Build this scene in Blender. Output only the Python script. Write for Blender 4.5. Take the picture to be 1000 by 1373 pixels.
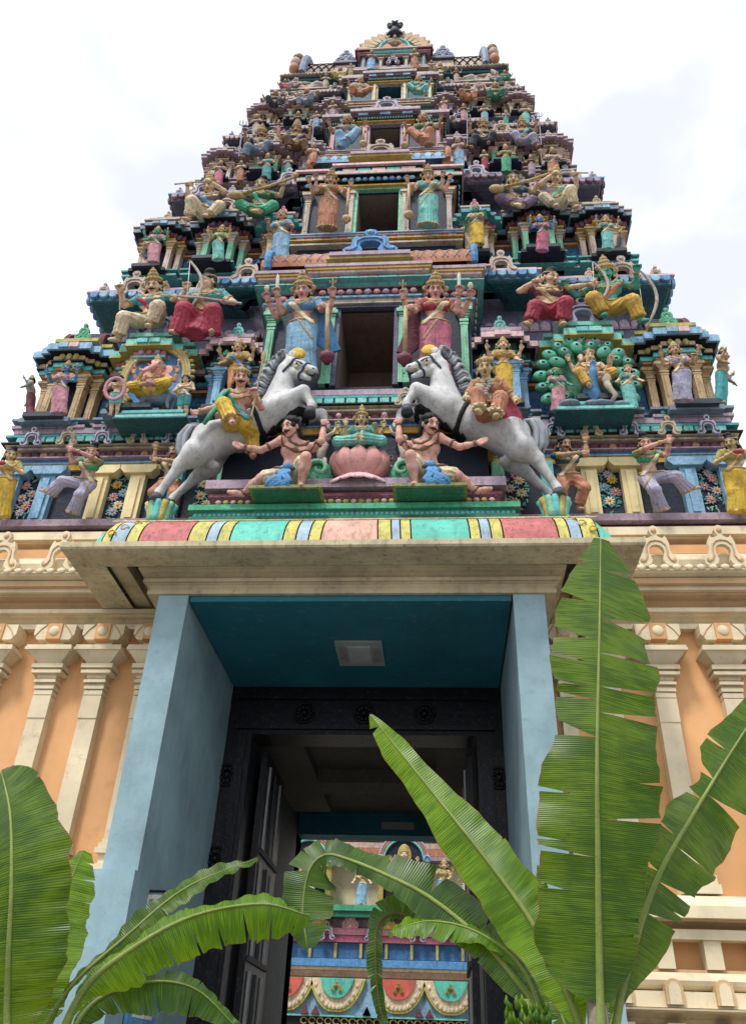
import bpy, math, random
import numpy as np
from mathutils import Vector, Matrix
random.seed(7)
sc = bpy.context.scene
for o in list(bpy.data.objects): bpy.data.objects.remove(o)
C = sc.collection
R = math.radians
PI = math.pi

# ------------------------------------------------------------ camera
F, PX, PY = 1100.0, 509.0, 686.5
CAM = np.array([1.0, -8.5, 1.6])
_y, _p, _r = R(4.85), R(34.6), R(2.15)
FW = np.array([-math.sin(_y)*math.cos(_p), math.cos(_y)*math.cos(_p), math.sin(_p)])
_rt = np.array([math.cos(_y), math.sin(_y), 0.0])
_up = np.cross(_rt, FW)
RT = _rt*math.cos(_r) + _up*math.sin(_r)
UP = -_rt*math.sin(_r) + _up*math.cos(_r)
cd = bpy.data.cameras.new('camera')
cd.sensor_fit = 'VERTICAL'; cd.sensor_height = 24.0; cd.lens = 24.0*F/1373.0
cd.shift_x = -(PX-500.0)/1373.0
cd.clip_start = 0.05; cd.clip_end = 3000
cam = bpy.data.objects.new('camera', cd); C.objects.link(cam)
cam.matrix_world = Matrix(((RT[0], UP[0], -FW[0], CAM[0]), (RT[1], UP[1], -FW[1], CAM[1]), (RT[2], UP[2], -FW[2], CAM[2]), (0, 0, 0, 1)))
sc.camera = cam

def at(px, py, Y):
    """photo measurement -> world point on the vertical plane y = Y"""
    d = FW + RT*(px-PX)/F - UP*(py-PY)/F
    return CAM + d*((Y-CAM[1])/d[1])

# ------------------------------------------------------------ world, sun
SUN_EL, SUN_AZ = R(58), R(205)
w = bpy.data.worlds.new('World'); sc.world = w; w.use_nodes = True
nt = w.node_tree; nt.nodes.clear()
def wn(t, **k):
    n = nt.nodes.new(t)
    for a, b in k.items(): setattr(n, a, b)
    return n
sky = wn('ShaderNodeTexSky', sky_type='NISHITA', sun_disc=False)
sky.sun_elevation = SUN_EL; sky.sun_rotation = SUN_AZ
tcw = wn('ShaderNodeTexCoord'); mpw = wn('ShaderNodeMapping'); mpw.inputs['Scale'].default_value = (1.0, 1.0, 1.8)
mpw.inputs['Rotation'].default_value = (0.3, 0.2, 0.9)
nz = wn('ShaderNodeTexNoise'); nz.inputs['Scale'].default_value = 1.7; nz.inputs['Detail'].default_value = 5; nz.inputs['Roughness'].default_value = 0.5
rp = wn('ShaderNodeValToRGB')
rp.color_ramp.elements[0].position = 0.44; rp.color_ramp.elements[0].color = (6.2, 6.35, 7.1, 1)
rp.color_ramp.elements[1].position = 0.60; rp.color_ramp.elements[1].color = (10.5, 10.6, 10.8, 1)
mxw = wn('ShaderNodeMixRGB'); mxw.inputs['Fac'].default_value = 0.93
bg = wn('ShaderNodeBackground'); bg.inputs['Strength'].default_value = 0.094
out = wn('ShaderNodeOutputWorld')
L = nt.links.new
L(tcw.outputs['Generated'], mpw.inputs['Vector']); L(mpw.outputs[0], nz.inputs['Vector']); L(nz.outputs['Fac'], rp.inputs['Fac'])
L(sky.outputs[0], mxw.inputs['Color1']); L(rp.outputs[0], mxw.inputs['Color2']); L(mxw.outputs[0], bg.inputs['Color']); L(bg.outputs[0], out.inputs[0])
sd = bpy.data.lights.new('sun', 'SUN'); sd.energy = 1.9; sd.use_shadow = True; sd.angle = R(11); sd.color = (1.0, 0.96, 0.90)
so = bpy.data.objects.new('sun', sd); C.objects.link(so)
_az = R(-28)   # from front, a little to the left
sdir = Vector((math.sin(_az)*math.cos(SUN_EL), -math.cos(_az)*math.cos(SUN_EL), math.sin(SUN_EL)))
so.rotation_euler = sdir.to_track_quat('Z', 'Y').to_euler()
sky.sun_rotation = math.atan2(sdir.x, sdir.y)
sc.view_settings.view_transform = 'Standard'; sc.view_settings.look = 'None'
sc.view_settings.exposure = 0.72; sc.view_settings.gamma = 1.0
sc.render.resolution_x = 745; sc.render.resolution_y = 1024
try: sc.cycles.max_bounces = 6
except Exception: pass

# ------------------------------------------------------------ materials
def _painted_group():
    g = bpy.data.node_groups.new('weathered_paint', 'ShaderNodeTree')
    itf = g.interface
    itf.new_socket('Color', in_out='INPUT', socket_type='NodeSocketColor')
    itf.new_socket('Dirt', in_out='INPUT', socket_type='NodeSocketFloat')
    itf.new_socket('Scale', in_out='INPUT', socket_type='NodeSocketFloat')
    itf.new_socket('Rough', in_out='INPUT', socket_type='NodeSocketFloat')
    itf.new_socket('Bump', in_out='INPUT', socket_type='NodeSocketFloat')
    itf.new_socket('BSDF', in_out='OUTPUT', socket_type='NodeSocketShader')
    N = g.nodes.new; K = g.links.new
    gi = N('NodeGroupInput'); go = N('NodeGroupOutput')
    geo = N('ShaderNodeNewGeometry')
    sca = N('ShaderNodeVectorMath'); sca.operation = 'SCALE'; K(geo.outputs['Position'], sca.inputs[0]); K(gi.outputs['Scale'], sca.inputs['Scale'])
    # broad fading
    n1 = N('ShaderNodeTexNoise'); n1.inputs['Scale'].default_value = 1.1; n1.inputs['Detail'].default_value = 6; n1.inputs['Roughness'].default_value = 0.62; K(sca.outputs[0], n1.inputs['Vector'])
    r1 = N('ShaderNodeMapRange'); r1.inputs['From Min'].default_value = 0.3; r1.inputs['From Max'].default_value = 0.72; r1.inputs['To Min'].default_value = 0.72; r1.inputs['To Max'].default_value = 1.18; K(n1.outputs['Fac'], r1.inputs['Value'])
    mu = N('ShaderNodeMixRGB'); mu.blend_type = 'MULTIPLY'; mu.inputs['Fac'].default_value = 1; K(gi.outputs['Color'], mu.inputs['Color1']); K(r1.outputs[0], mu.inputs['Color2'])
    # rain streaks
    mp = N('ShaderNodeMapping'); mp.inputs['Scale'].default_value = (3.2, 3.2, 0.9); K(sca.outputs[0], mp.inputs['Vector'])
    n2 = N('ShaderNodeTexNoise'); n2.inputs['Scale'].default_value = 1.6; n2.inputs['Detail'].default_value = 5; n2.inputs['Roughness'].default_value = 0.6; K(mp.outputs[0], n2.inputs['Vector'])
    r2 = N('ShaderNodeMapRange'); r2.inputs['From Min'].default_value = 0.50; r2.inputs['From Max'].default_value = 0.72; K(n2.outputs['Fac'], r2.inputs['Value']); r2.inputs['To Max'].default_value = .6
    # blotches of mould
    n3 = N('ShaderNodeTexNoise'); n3.inputs['Scale'].default_value = 7; n3.inputs['Detail'].default_value = 8; n3.inputs['Roughness'].default_value = 0.7; K(sca.outputs[0], n3.inputs['Vector'])
    r3 = N('ShaderNodeMapRange'); r3.inputs['From Min'].default_value = 0.56; r3.inputs['From Max'].default_value = 0.70; K(n3.outputs['Fac'], r3.inputs['Value'])
    ad = N('ShaderNodeMath'); ad.operation = 'MAXIMUM'; K(r2.outputs[0], ad.inputs[0]); K(r3.outputs[0], ad.inputs[1])
    dm = N('ShaderNodeMath'); dm.operation = 'MULTIPLY'; K(ad.outputs[0], dm.inputs[0]); K(gi.outputs['Dirt'], dm.inputs[1])
    mx = N('ShaderNodeMixRGB'); mx.inputs['Color2'].default_value = (0.035, 0.032, 0.03, 1); K(dm.outputs[0], mx.inputs['Fac']); K(mu.outputs[0], mx.inputs['Color1'])
    # pale chips
    n4 = N('ShaderNodeTexNoise'); n4.inputs['Scale'].default_value = 16; n4.inputs['Detail'].default_value = 4; K(sca.outputs[0], n4.inputs['Vector'])
    r4 = N('ShaderNodeMapRange'); r4.inputs['From Min'].default_value = 0.60; r4.inputs['From Max'].default_value = 0.68; r4.inputs['To Max'].default_value = 0.30; K(n4.outputs['Fac'], r4.inputs['Value'])
    cm = N('ShaderNodeMath'); cm.operation = 'MULTIPLY'; K(r4.outputs[0], cm.inputs[0]); K(gi.outputs['Dirt'], cm.inputs[1])
    mc = N('ShaderNodeMixRGB'); mc.inputs['Color2'].default_value = (0.55, 0.5, 0.45, 1); K(cm.outputs[0], mc.inputs['Fac']); K(mx.outputs[0], mc.inputs['Color1'])
    b = N('ShaderNodeBsdfPrincipled'); K(mc.outputs[0], b.inputs['Base Color']); K(gi.outputs['Rough'], b.inputs['Roughness']); b.inputs['Specular IOR Level'].default_value = .25
    bp = N('ShaderNodeBump'); bp.inputs['Distance'].default_value = 0.02; K(gi.outputs['Bump'], bp.inputs['Strength']); K(n3.outputs['Fac'], bp.inputs['Height']); K(bp.outputs[0], b.inputs['Normal'])
    K(b.outputs[0], go.inputs[0])
    return g
PG = _painted_group()
MATS = {}
def mat(name, col=None, dirt=0.55, scale=1.6, rough=0.6, bump=0.35):
    if name in MATS: return MATS[name]
    m = bpy.data.materials.new(name); m.use_nodes = True; t = m.node_tree; t.nodes.clear()
    g = t.nodes.new('ShaderNodeGroup'); g.node_tree = PG; o = t.nodes.new('ShaderNodeOutputMaterial')
    g.inputs['Color'].default_value = (*col, 1); g.inputs['Dirt'].default_value = dirt; g.inputs['Scale'].default_value = scale
    g.inputs['Rough'].default_value = rough; g.inputs['Bump'].default_value = bump
    t.links.new(g.outputs[0], o.inputs[0]); MATS[name] = m
    return m
PAL = dict(
 teal_light=(.20,.58,.52), aqua=(.13,.50,.50), teal=(.06,.34,.35), teal_dark=(.022,.12,.15), green=(.07,.38,.22), green_light=(.22,.55,.36), green_dark=(.03,.17,.10), olive=(.22,.26,.10),
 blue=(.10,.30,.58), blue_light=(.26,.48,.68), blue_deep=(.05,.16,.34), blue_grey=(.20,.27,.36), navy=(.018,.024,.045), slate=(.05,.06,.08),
 pink=(.62,.30,.36), pink_light=(.72,.48,.50), mauve=(.40,.30,.38), rose=(.55,.16,.24), maroon=(.17,.045,.07), purple=(.20,.14,.22), plum=(.11,.11,.18),
 cream=(.74,.62,.42), tan=(.50,.36,.20), gold=(.46,.33,.14), yellow=(.72,.48,.06), ochre=(.66,.40,.08), mustard=(.45,.38,.10), orange=(.62,.26,.09), terracotta=(.50,.22,.13), red=(.50,.06,.06), crimson=(.42,.05,.09),
 white=(.74,.73,.70), lavender=(.44,.42,.56), stone=(.50,.42,.36), stone_pink=(.56,.42,.36), brown=(.20,.11,.06), grey=(.30,.30,.30), black=(.012,.012,.014),
 skin=(.66,.40,.29), skin_light=(.74,.52,.36), skin_tan=(.52,.32,.20), skin_brown=(.36,.21,.13), skin_blue=(.10,.28,.52), skin_green=(.06,.36,.26), skin_pink=(.70,.38,.32), skin_yellow=(.62,.47,.25), skin_grey=(.30,.34,.42))
def M(n):
    if n in MATS: return MATS[n]
    c = PAL[n]; return mat(n, tuple(v*1.0 for v in c), scale=3.0, bump=.8, dirt={'black': 0.0, 'navy': .12, 'slate': .25}.get(n, .85))
mat('facade_cream', (.76,.65,.45), dirt=.32, scale=.8, rough=.75, bump=.2)
mat('facade_peach', (.70,.385,.18), dirt=.20, scale=.5, rough=.8, bump=.12)
mat('facade_tan', (.62,.42,.24), dirt=.22, scale=.8, rough=.75)
mat('canopy_cream', (.53,.44,.29), dirt=.5, scale=1.1, rough=.75)
mat('porch_blue', (.26,.39,.44), dirt=.22, scale=1.3, rough=.7, bump=.2)
mat('porch_teal', (.018,.15,.21), dirt=.2, scale=.7, rough=.6)
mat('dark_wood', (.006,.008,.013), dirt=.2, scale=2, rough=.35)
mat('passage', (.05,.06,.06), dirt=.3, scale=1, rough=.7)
mat('inside_brown', (.24,.18,.15), dirt=.4, scale=1, rough=.8)
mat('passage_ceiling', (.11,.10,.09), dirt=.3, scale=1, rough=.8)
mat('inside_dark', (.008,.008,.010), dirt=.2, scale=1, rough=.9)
mat('horse_white', (.54,.55,.56), dirt=.62, scale=3.2, rough=.5)
mat('horse_grey', (.30,.33,.37), dirt=.45, scale=2, rough=.6)
mat('hoof', (.06,.07,.08), dirt=.3)
mat('ground', (.20,.19,.17), dirt=.3, scale=.5, rough=.9)
mat('metal_grey', (.35,.36,.37), dirt=.2, rough=.4)

# ------------------------------------------------------------ object helpers
def tag(o, label=None, cat=None, group=None, kind=None):
    if label: o['label'] = label
    if cat: o['category'] = cat
    if group: o['group'] = group
    if kind: o['kind'] = kind
    return o
def empty(name, loc, label, cat, group=None, rz=0.0):
    o = bpy.data.objects.new(name, None); o.empty_display_size = .2; C.objects.link(o)
    o.location = loc; o.rotation_euler = (0, 0, rz)
    return tag(o, label, cat, group)
def link(name, me, parent=None, loc=None, rot=None, scale=None):
    o = bpy.data.objects.new(name, me); C.objects.link(o)
    if parent is not None: o.parent = parent
    if loc is not None: o.location = loc
    if rot is not None: o.rotation_euler = rot
    if scale is not None: o.scale = scale
    return o
class MB:
    """collects polygons of one mesh"""
    def __init__(s): s.v = []; s.f = []; s.m = []; s.mats = []; s.cur = 0; s.sm = []; s.smooth = False
    def mat(s, m):
        if isinstance(m, str): m = M(m)
        if m not in s.mats: s.mats.append(m)
        s.cur = s.mats.index(m); return s
    def add(s, vs, fs, T=None):
        b = len(s.v)
        if T is not None: vs = [tuple(T @ Vector(p)) for p in vs]
        s.v += [tuple(p) for p in vs]
        for f in fs: s.f.append(tuple(b+i for i in f)); s.m.append(s.cur); s.sm.append(s.smooth)
    def box(s, x0, x1, y0, y1, z0, z1, T=None, tp=0.0):
        t = tp
        s.add([(x0, y0, z0), (x1, y0, z0), (x1, y1, z0), (x0, y1, z0), (x0+t, y0+t, z1), (x1-t, y0+t, z1), (x1-t, y1, z1), (x0+t, y1, z1)],
              [(0, 3, 2, 1), (4, 5, 6, 7), (0, 1, 5, 4), (1, 2, 6, 5), (2, 3, 7, 6), (3, 0, 4, 7)], T)
    def sweep(s, plan, prof, closed=False, caps=True):
        """moulding: plan polyline (outside on the right-hand side looking along it), profile (out, z) listed bottom to top"""
        n = len(plan); P = [Vector((p[0], p[1])) for p in plan]; off = []
        for i in range(n):
            a = P[i-1] if (i > 0 or closed) else None; b = P[(i+1) % n] if (i < n-1 or closed) else None
            ns = []
            if a is not None: d = (P[i]-a).normalized(); ns.append(Vector((d.y, -d.x)))
            if b is not None: d = (b-P[i]).normalized(); ns.append(Vector((d.y, -d.x)))
            if len(ns) == 2:
                m = ns[0]+ns[1]
                if m.length < 1e-6: m = ns[0]
                m.normalize(); m = m/max(.35, m.dot(ns[0]))
            else: m = ns[0]
            off.append(m)
        k = len(prof); vs = []; fs = []
        for i in range(n):
            for (o, z) in prof: q = P[i]+off[i]*o; vs.append((q.x, q.y, z))
        for i in range(n if closed else n-1):
            j = (i+1) % n
            for a in range(k-1): fs.append((i*k+a, j*k+a, j*k+a+1, i*k+a+1))
        if caps and not closed:
            fs.append(tuple(range(k-1, -1, -1))); fs.append(tuple((n-1)*k+a for a in range(k)))
        s.add(vs, fs)
    def lathe(s, prof, seg=16, T=None, a0=0, a1=2*PI):
        k = len(prof); full = abs(a1-a0-2*PI) < 1e-6; n = seg if full else seg+1; vs = []; fs = []
        for i in range(n):
            a = a0+(a1-a0)*i/seg
            for (r, z) in prof: vs.append((r*math.cos(a), r*math.sin(a), z))
        for i in range(seg):
            j = (i+1) % n
            for q in range(k-1): fs.append((i*k+q, j*k+q, j*k+q+1, i*k+q+1))
        s.add(vs, fs, T)
    def tube(s, pts, r, seg=6, T=None, flat=1.0, caps=True, up=(0, 0, 1)):
        P = [Vector(p) for p in pts]; n = len(P); vs = []; fs = []
        rr = r if isinstance(r, (list, tuple)) else [r]*n
        prev = Vector(up)
        for i in range(n):
            d = (P[min(i+1, n-1)]-P[max(i-1, 0)])
            d = d.normalized() if d.length > 1e-9 else Vector((0, 0, 1))
            x = prev-d*prev.dot(d)
            if x.length < 1e-4: x = d.orthogonal()
            x.normalize(); y = d.cross(x); prev = x
            for k in range(seg):
                a = 2*PI*k/seg; vs.append(tuple(P[i]+(x*math.cos(a)*flat+y*math.sin(a))*rr[i]))
        for i in range(n-1):
            for k in range(seg):
                k2 = (k+1) % seg; fs.append((i*seg+k, i*seg+k2, (i+1)*seg+k2, (i+1)*seg+k))
        if caps: fs.append(tuple(range(seg-1, -1, -1))); fs.append(tuple((n-1)*seg+k for k in range(seg)))
        s.add(vs, fs, T)
    def ball(s, c, r, seg=8, rings=5, T=None):
        if not isinstance(r, (list, tuple)): r = (r, r, r)
        vs = []; fs = []
        for i in range(rings+1):
            th = PI*i/rings
            for k in range(seg):
                a = 2*PI*k/seg; vs.append((c[0]+r[0]*math.sin(th)*math.cos(a), c[1]+r[1]*math.sin(th)*math.sin(a), c[2]+r[2]*math.cos(th)))
        for i in range(rings):
            for k in range(seg):
                k2 = (k+1) % seg; fs.append((i*seg+k, (i+1)*seg+k, (i+1)*seg+k2, i*seg+k2))
        s.add(vs, fs, T)
    def plate(s, outline, d0, d1, T=None, bevel=0.0):
        """outline in x,z (counter-clockwise seen from -y), front at y=d0, back at y=d1"""
        n = len(outline); cx = sum(p[0] for p in outline)/n; cz = sum(p[1] for p in outline)/n
        vs = []; fs = []
        if bevel:
            vs += [(cx+(p[0]-cx)*(1-bevel), d0, cz+(p[1]-cz)*(1-bevel)) for p in outline]
            vs += [(p[0], d0+(d1-d0)*.35, p[1]) for p in outline]
            vs += [(p[0], d1, p[1]) for p in outline]
            fs.append(tuple(range(n)))
            for r in (0, 1):
                for i in range(n): j = (i+1) % n; fs.append((r*n+j, r*n+i, (r+1)*n+i, (r+1)*n+j))
        else:
            vs += [(p[0], d0, p[1]) for p in outline]+[(p[0], d1, p[1]) for p in outline]
            fs.append(tuple(range(n)))
            for i in range(n): j = (i+1) % n; fs.append((j, i, n+i, n+j))
        s.add(vs, fs, T)
    def mesh(s, name):
        me = bpy.data.meshes.new(name); me.from_pydata(s.v, [], s.f)
        for m in s.mats: me.materials.append(m)
        me.polygons.foreach_set('material_index', s.m); me.polygons.foreach_set('use_smooth', s.sm); me.update()
        return me
    def build(s, name, parent=None, **k):
        if not s.v: return None
        return link(name, s.mesh(name), parent, **k)

def T3(loc, rz=0, rx=0, sc_=1.0, ry=0):
    return Matrix.Translation(loc) @ Matrix.Rotation(rz, 4, 'Z') @ Matrix.Rotation(rx, 4, 'X') @ Matrix.Rotation(ry, 4, 'Y') @ Matrix.Diagonal((sc_, sc_, sc_, 1) if not isinstance(sc_, (list, tuple)) else (*sc_, 1))
# ------------------------------------------------------------ sculpting: blended capsules turned into one continuous surface
class Grid:
    def __init__(s, lo, hi, h):
        s.lo = np.array(lo, float); s.h = h; s.n = np.maximum(4, np.ceil((np.array(hi)-s.lo)/h).astype(int)+1)
        s.ax = [s.lo[i]+h*np.arange(s.n[i]) for i in range(3)]
    def new(s): return np.full(tuple(s.n), 9.0, np.float32)
    def sub(s, lo, hi):
        a = np.clip(((np.array(lo)-s.lo)/s.h).astype(int), 0, s.n-1); b = np.clip(((np.array(hi)-s.lo)/s.h).astype(int)+2, 1, s.n)
        if np.any(b <= a): return None, None
        sl = tuple(slice(a[i], b[i]) for i in range(3))
        X = np.stack(np.meshgrid(*[s.ax[i][sl[i]] for i in range(3)], indexing='ij'), -1)
        return sl, X
def smin(a, b, k):
    if k <= 0: return np.minimum(a, b)
    h = np.clip(0.5+0.5*(b-a)/k, 0, 1)
    return b*(1-h)+a*h-k*h*(1-h)
def cap(a, b, ra, rb, k=.02, fold=None, cut=None): return ('c', np.array(a, float), np.array(b, float), ra, rb, k, fold, cut)
def ell(c, r, k=.02, rot=None): return ('e', np.array(c, float), np.array(r, float), k, rot)
def add_prims(G, Fd, prims):
    for p in prims:
        if p[0] == 'c':
            _, a, b, ra, rb, k, fold, cut = p; m = max(ra, rb)+k+.06*0+G.h*4
            lo = np.minimum(a, b)-m; hi = np.maximum(a, b)+m
            sl, X = G.sub(lo, hi)
            if sl is None: continue
            ba = b-a; L2 = max(1e-9, ba@ba); pa = X-a; t = np.clip((pa@ba)/L2, 0, 1)
            q = pa-t[..., None]*ba; d = np.sqrt((q*q).sum(-1))-(ra+(rb-ra)*t)
            if fold:
                n, amp = fold[:2]; ax = ba/math.sqrt(L2); u = np.cross(ax, [0, 0, 1.0] if abs(ax[2]) < .8 else [1.0, 0, 0]); u /= np.linalg.norm(u); v = np.cross(ax, u)
                th = np.arctan2(q@v, q@u); tw = fold[2] if len(fold) > 2 else 1.0
                d = d+amp*np.sin(n*th+tw*t*3)*(.35+.65*t)
            if cut is not None: d = np.maximum(d, (pa@ba)/math.sqrt(L2)-math.sqrt(L2)-cut)
        else:
            _, c, r, k, rot = p; m = max(r)+k+G.h*4
            sl, X = G.sub(c-m, c+m)
            if sl is None: continue
            q = X-c
            if rot is not None: q = q@rot
            k0 = np.sqrt(((q/r)**2).sum(-1)); k1 = np.sqrt(((q/(r*r))**2).sum(-1))+1e-9
            d = k0*(k0-1)/k1
        Fd[sl] = smin(Fd[sl], d.astype(np.float32), p[5] if p[0] == 'c' else p[3])
    return Fd
def nets(G, Fd):
    """surface nets"""
    Fd = Fd.copy(); Fd[0] = np.maximum(Fd[0], .01); Fd[-1] = np.maximum(Fd[-1], .01); Fd[:, 0] = np.maximum(Fd[:, 0], .01); Fd[:, -1] = np.maximum(Fd[:, -1], .01); Fd[:, :, 0] = np.maximum(Fd[:, :, 0], .01); Fd[:, :, -1] = np.maximum(Fd[:, :, -1], .01)
    s = Fd < 0
    cs = [s[i:s.shape[0]-1+i, j:s.shape[1]-1+j, k:s.shape[2]-1+k] for i in (0, 1) for j in (0, 1) for k in (0, 1)]
    cnt = sum(c.astype(np.int8) for c in cs); act = (cnt > 0) & (cnt < 8)
    I = np.argwhere(act)
    if len(I) == 0: return np.zeros((0, 3)), np.zeros((0, 4), int)
    idx = np.full(act.shape, -1, np.int64); idx[act] = np.arange(len(I))
    off = np.array([(i, j, k) for i in (0, 1) for j in (0, 1) for k in (0, 1)])
    vals = np.stack([Fd[I[:, 0]+o[0], I[:, 1]+o[1], I[:, 2]+o[2]] for o in off], 1).astype(float)
    acc = np.zeros((len(I), 3)); n = np.zeros(len(I))
    for a in range(8):
        for b in range(a+1, 8):
            if np.abs(off[a]-off[b]).sum() != 1: continue
            va, vb = vals[:, a], vals[:, b]; cr = (va < 0) != (vb < 0)
            t = np.where(cr, va/np.where(cr, va-vb, 1), 0)
            p = off[a]+(off[b]-off[a])*t[:, None]
            acc[cr] += p[cr]; n[cr] += 1
    V = G.lo+(I+acc/n[:, None])*G.h
    Q = []
    for ax in range(3):
        b, c = (ax+1) % 3, (ax+2) % 3
        sa = [slice(None)]*3; sb = [slice(None)]*3; sa[ax] = slice(0, -1); sb[ax] = slice(1, None)
        A = s[tuple(sa)]; B = s[tuple(sb)]
        E = np.argwhere(A != B)
        E = E[(E[:, b] > 0) & (E[:, c] > 0) & (E[:, b] < s.shape[b]-1) & (E[:, c] < s.shape[c]-1)]
        inside = A[E[:, 0], E[:, 1], E[:, 2]]
        def g(db, dc):
            q = E.copy(); q[:, b] -= db; q[:, c] -= dc; return idx[q[:, 0], q[:, 1], q[:, 2]]
        q = np.stack([g(1, 1), g(0, 1), g(0, 0), g(1, 0)], 1); q[~inside] = q[~inside][:, ::-1]
        Q.append(q)
    return V, np.concatenate(Q)
def np_mesh(name, chunks, mats, smooth=True):
    """chunks: list of (V, Q, material index)"""
    Vs = []; Qs = []; Ms = []; b = 0
    for V, Q, mi in chunks:
        if len(V) == 0: continue
        Vs.append(V); Qs.append(Q+b); Ms.append(np.full(len(Q), mi)); b += len(V)
    me = bpy.data.meshes.new(name)
    if not Vs: return me
    V = np.concatenate(Vs); Q = np.concatenate(Qs); Mi = np.concatenate(Ms)
    me.vertices.add(len(V)); me.vertices.foreach_set('co', V.astype(np.float32).ravel())
    me.loops.add(Q.size); me.loops.foreach_set('vertex_index', Q.astype(np.int32).ravel())
    me.polygons.add(len(Q)); me.polygons.foreach_set('loop_start', np.arange(0, Q.size, 4, dtype=np.int32)); me.polygons.foreach_set('loop_total', np.full(len(Q), 4, np.int32))
    for m in mats: me.materials.append(m)
    me.polygons.foreach_set('material_index', Mi.astype(np.int32)); me.polygons.foreach_set('use_smooth', np.full(len(Q), smooth))
    me.update(calc_edges=True); me.validate()
    return me
def rotm(rx=0, ry=0, rz=0):
    return np.array((Matrix.Rotation(rz, 3, 'Z') @ Matrix.Rotation(rx, 3, 'X') @ Matrix.Rotation(ry, 3, 'Y')))

def hand_chunk(wr, d, palm_n, ln=.085, curl=.5, grip=False, r=.0105):
    """a hand with palm, four unequal fingers and a thumb; d = pointing direction, palm_n = palm normal"""
    d = np.array(d, float); d /= np.linalg.norm(d); n = np.array(palm_n, float); n -= d*(n@d); n /= np.linalg.norm(n); sd_ = np.cross(d, n)
    wr = np.array(wr, float); pl = ln*.48
    P = [cap(wr-d*.01, wr+d*pl*.6, .016, .018, .012), ell(wr+d*pl*.62, (.0, 0, 0), 0)]
    P = [cap(wr-d*.015, wr+d*pl*.5, .015, .019, .012)]
    for i, (o, l) in enumerate(zip((-1.5, -.5, .5, 1.5), (.78, .95, 1.0, .82))):
        b = wr+d*pl*.92+sd_*o*.0125; P.append(cap(wr+d*pl*.35+sd_*o*.008, b, .012, .0105, .010))
        a = curl*1.1; l1 = ln*.27*l; l2 = ln*.25*l
        m = b+(d*math.cos(a)+n*math.sin(a))*l1; a2 = a*2.1
        e = m+(d*math.cos(a2)+n*math.sin(a2))*l2
        P += [cap(b, m, r*.95, r*.85, .004), cap(m, e, r*.85, r*.65, .003)]
    tb = wr+d*pl*.25-sd_*.018; tm = tb+(d*.55-sd_*.6+n*.45)*ln*.28; te = tm+(d*.8-sd_*.05+n*(.35+curl))*ln*.22
    P += [cap(tb, tm, r*1.2, r, .006), cap(tm, te, r, r*.75, .003)]
    al = np.array([np.minimum(p[1], p[2]) for p in P]).min(0)-.025; ah = np.array([np.maximum(p[1], p[2]) for p in P]).max(0)+.025
    G = Grid(al, ah, .0055)
    return nets(G, add_prims(G, G.new(), P))

def head_chunks(hc, hr, male=False, moustache=False, hi=True, closed=False):
    """head at hc with rotation hr: continuous skin + eyes, brows, lips"""
    hc = np.array(hc, float)
    def w(p): return hc+hr@np.array(p, float)
    P = [ell(w((0, .008, .018)), (.058, .066, .062), .01, hr), ell(w((0, -.012, -.022)), (.047, .050, .052), .02, hr),
         ell(w((0, -.042, -.062)), (.020, .016, .016), .02, hr),
         cap(w((0, -.060, .012)), w((0, -.078, -.022)), .006, .0125, .008), ell(w((-.010, -.068, -.024)), (.008, .008, .006), .006, hr), ell(w((.010, -.068, -.024)), (.008, .008, .006), .006, hr),
         cap(w((-.036, -.046, .022)), w((-.010, -.058, .024)), .007, .007, .012), cap(w((.036, -.046, .022)), w((.010, -.058, .024)), .007, .007, .012),
         ell(w((-.030, -.042, -.022)), (.016, .014, .015), .02, hr), ell(w((.030, -.042, -.022)), (.016, .014, .015), .02, hr),
         ell(w((0, -.056, -.045)), (.016, .010, .008), .010, hr),
         ell(w((-.060, .005, -.004)), (.009, .014, .024), .006, hr), ell(w((.060, .005, -.004)), (.009, .014, .024), .006, hr)]
    G = Grid(hc-.1, hc+.1, .0052 if hi else .008)
    skin = nets(G, add_prims(G, G.new(), P))
    def el_ch(c, r, rot=hr, h=.0025):
        c = w(c); m = max(r)+.004; g = Grid(c-m, c+m, h); return nets(g, add_prims(g, g.new(), [ell(c, r, 0, rot)]))
    fe = []
    s = 1
    for sx in (-1, 1):
        if hi:
            fe.append((*el_ch((sx*.023, -.0555, .006), (.0125, .006, .0068)), 0))
            fe.append((*el_ch((sx*.023, -.0605, .006), (.0052, .003, .0055), h=.0018), 1))
        g = Grid(w((sx*.026, -.05, .02))-.04, w((sx*.026, -.05, .02))+.04, .0032)
        fe.append((*nets(g, add_prims(g, g.new(), [cap(w((sx*.012, -.0625, .024)), w((sx*.027, -.058, .0295)), .0032, .0034, 0), cap(w((sx*.027, -.058, .0295)), w((sx*.043, -.044, .022)), .0034, .0022, 0),
            cap(w((sx*.010, -.060, .010)), w((sx*.024, -.0615, .0145)), .0022, .0026, 0), cap(w((sx*.024, -.0615, .0145)), w((sx*.038, -.050, .009)), .0026, .002, 0)])), 1))
        if moustache:
            g = Grid(w((sx*.02, -.06, -.036))-.04, w((sx*.02, -.06, -.036))+.04, .0035)
            fe.append((*nets(g, add_prims(g, g.new(), [cap(w((0, -.072, -.036)), w((sx*.022, -.064, -.040)), .006, .006, 0), cap(w((sx*.022, -.064, -.040)), w((sx*.036, -.052, -.030)), .0055, .0025, 0)])), 1))
    fe.append((*el_ch((0, -.064, -.0445), (.0155, .006, .0045)), 2)); fe.append((*el_ch((0, -.062, -.0525), (.012, .006, .0045)), 2))
    return skin, fe

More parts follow.
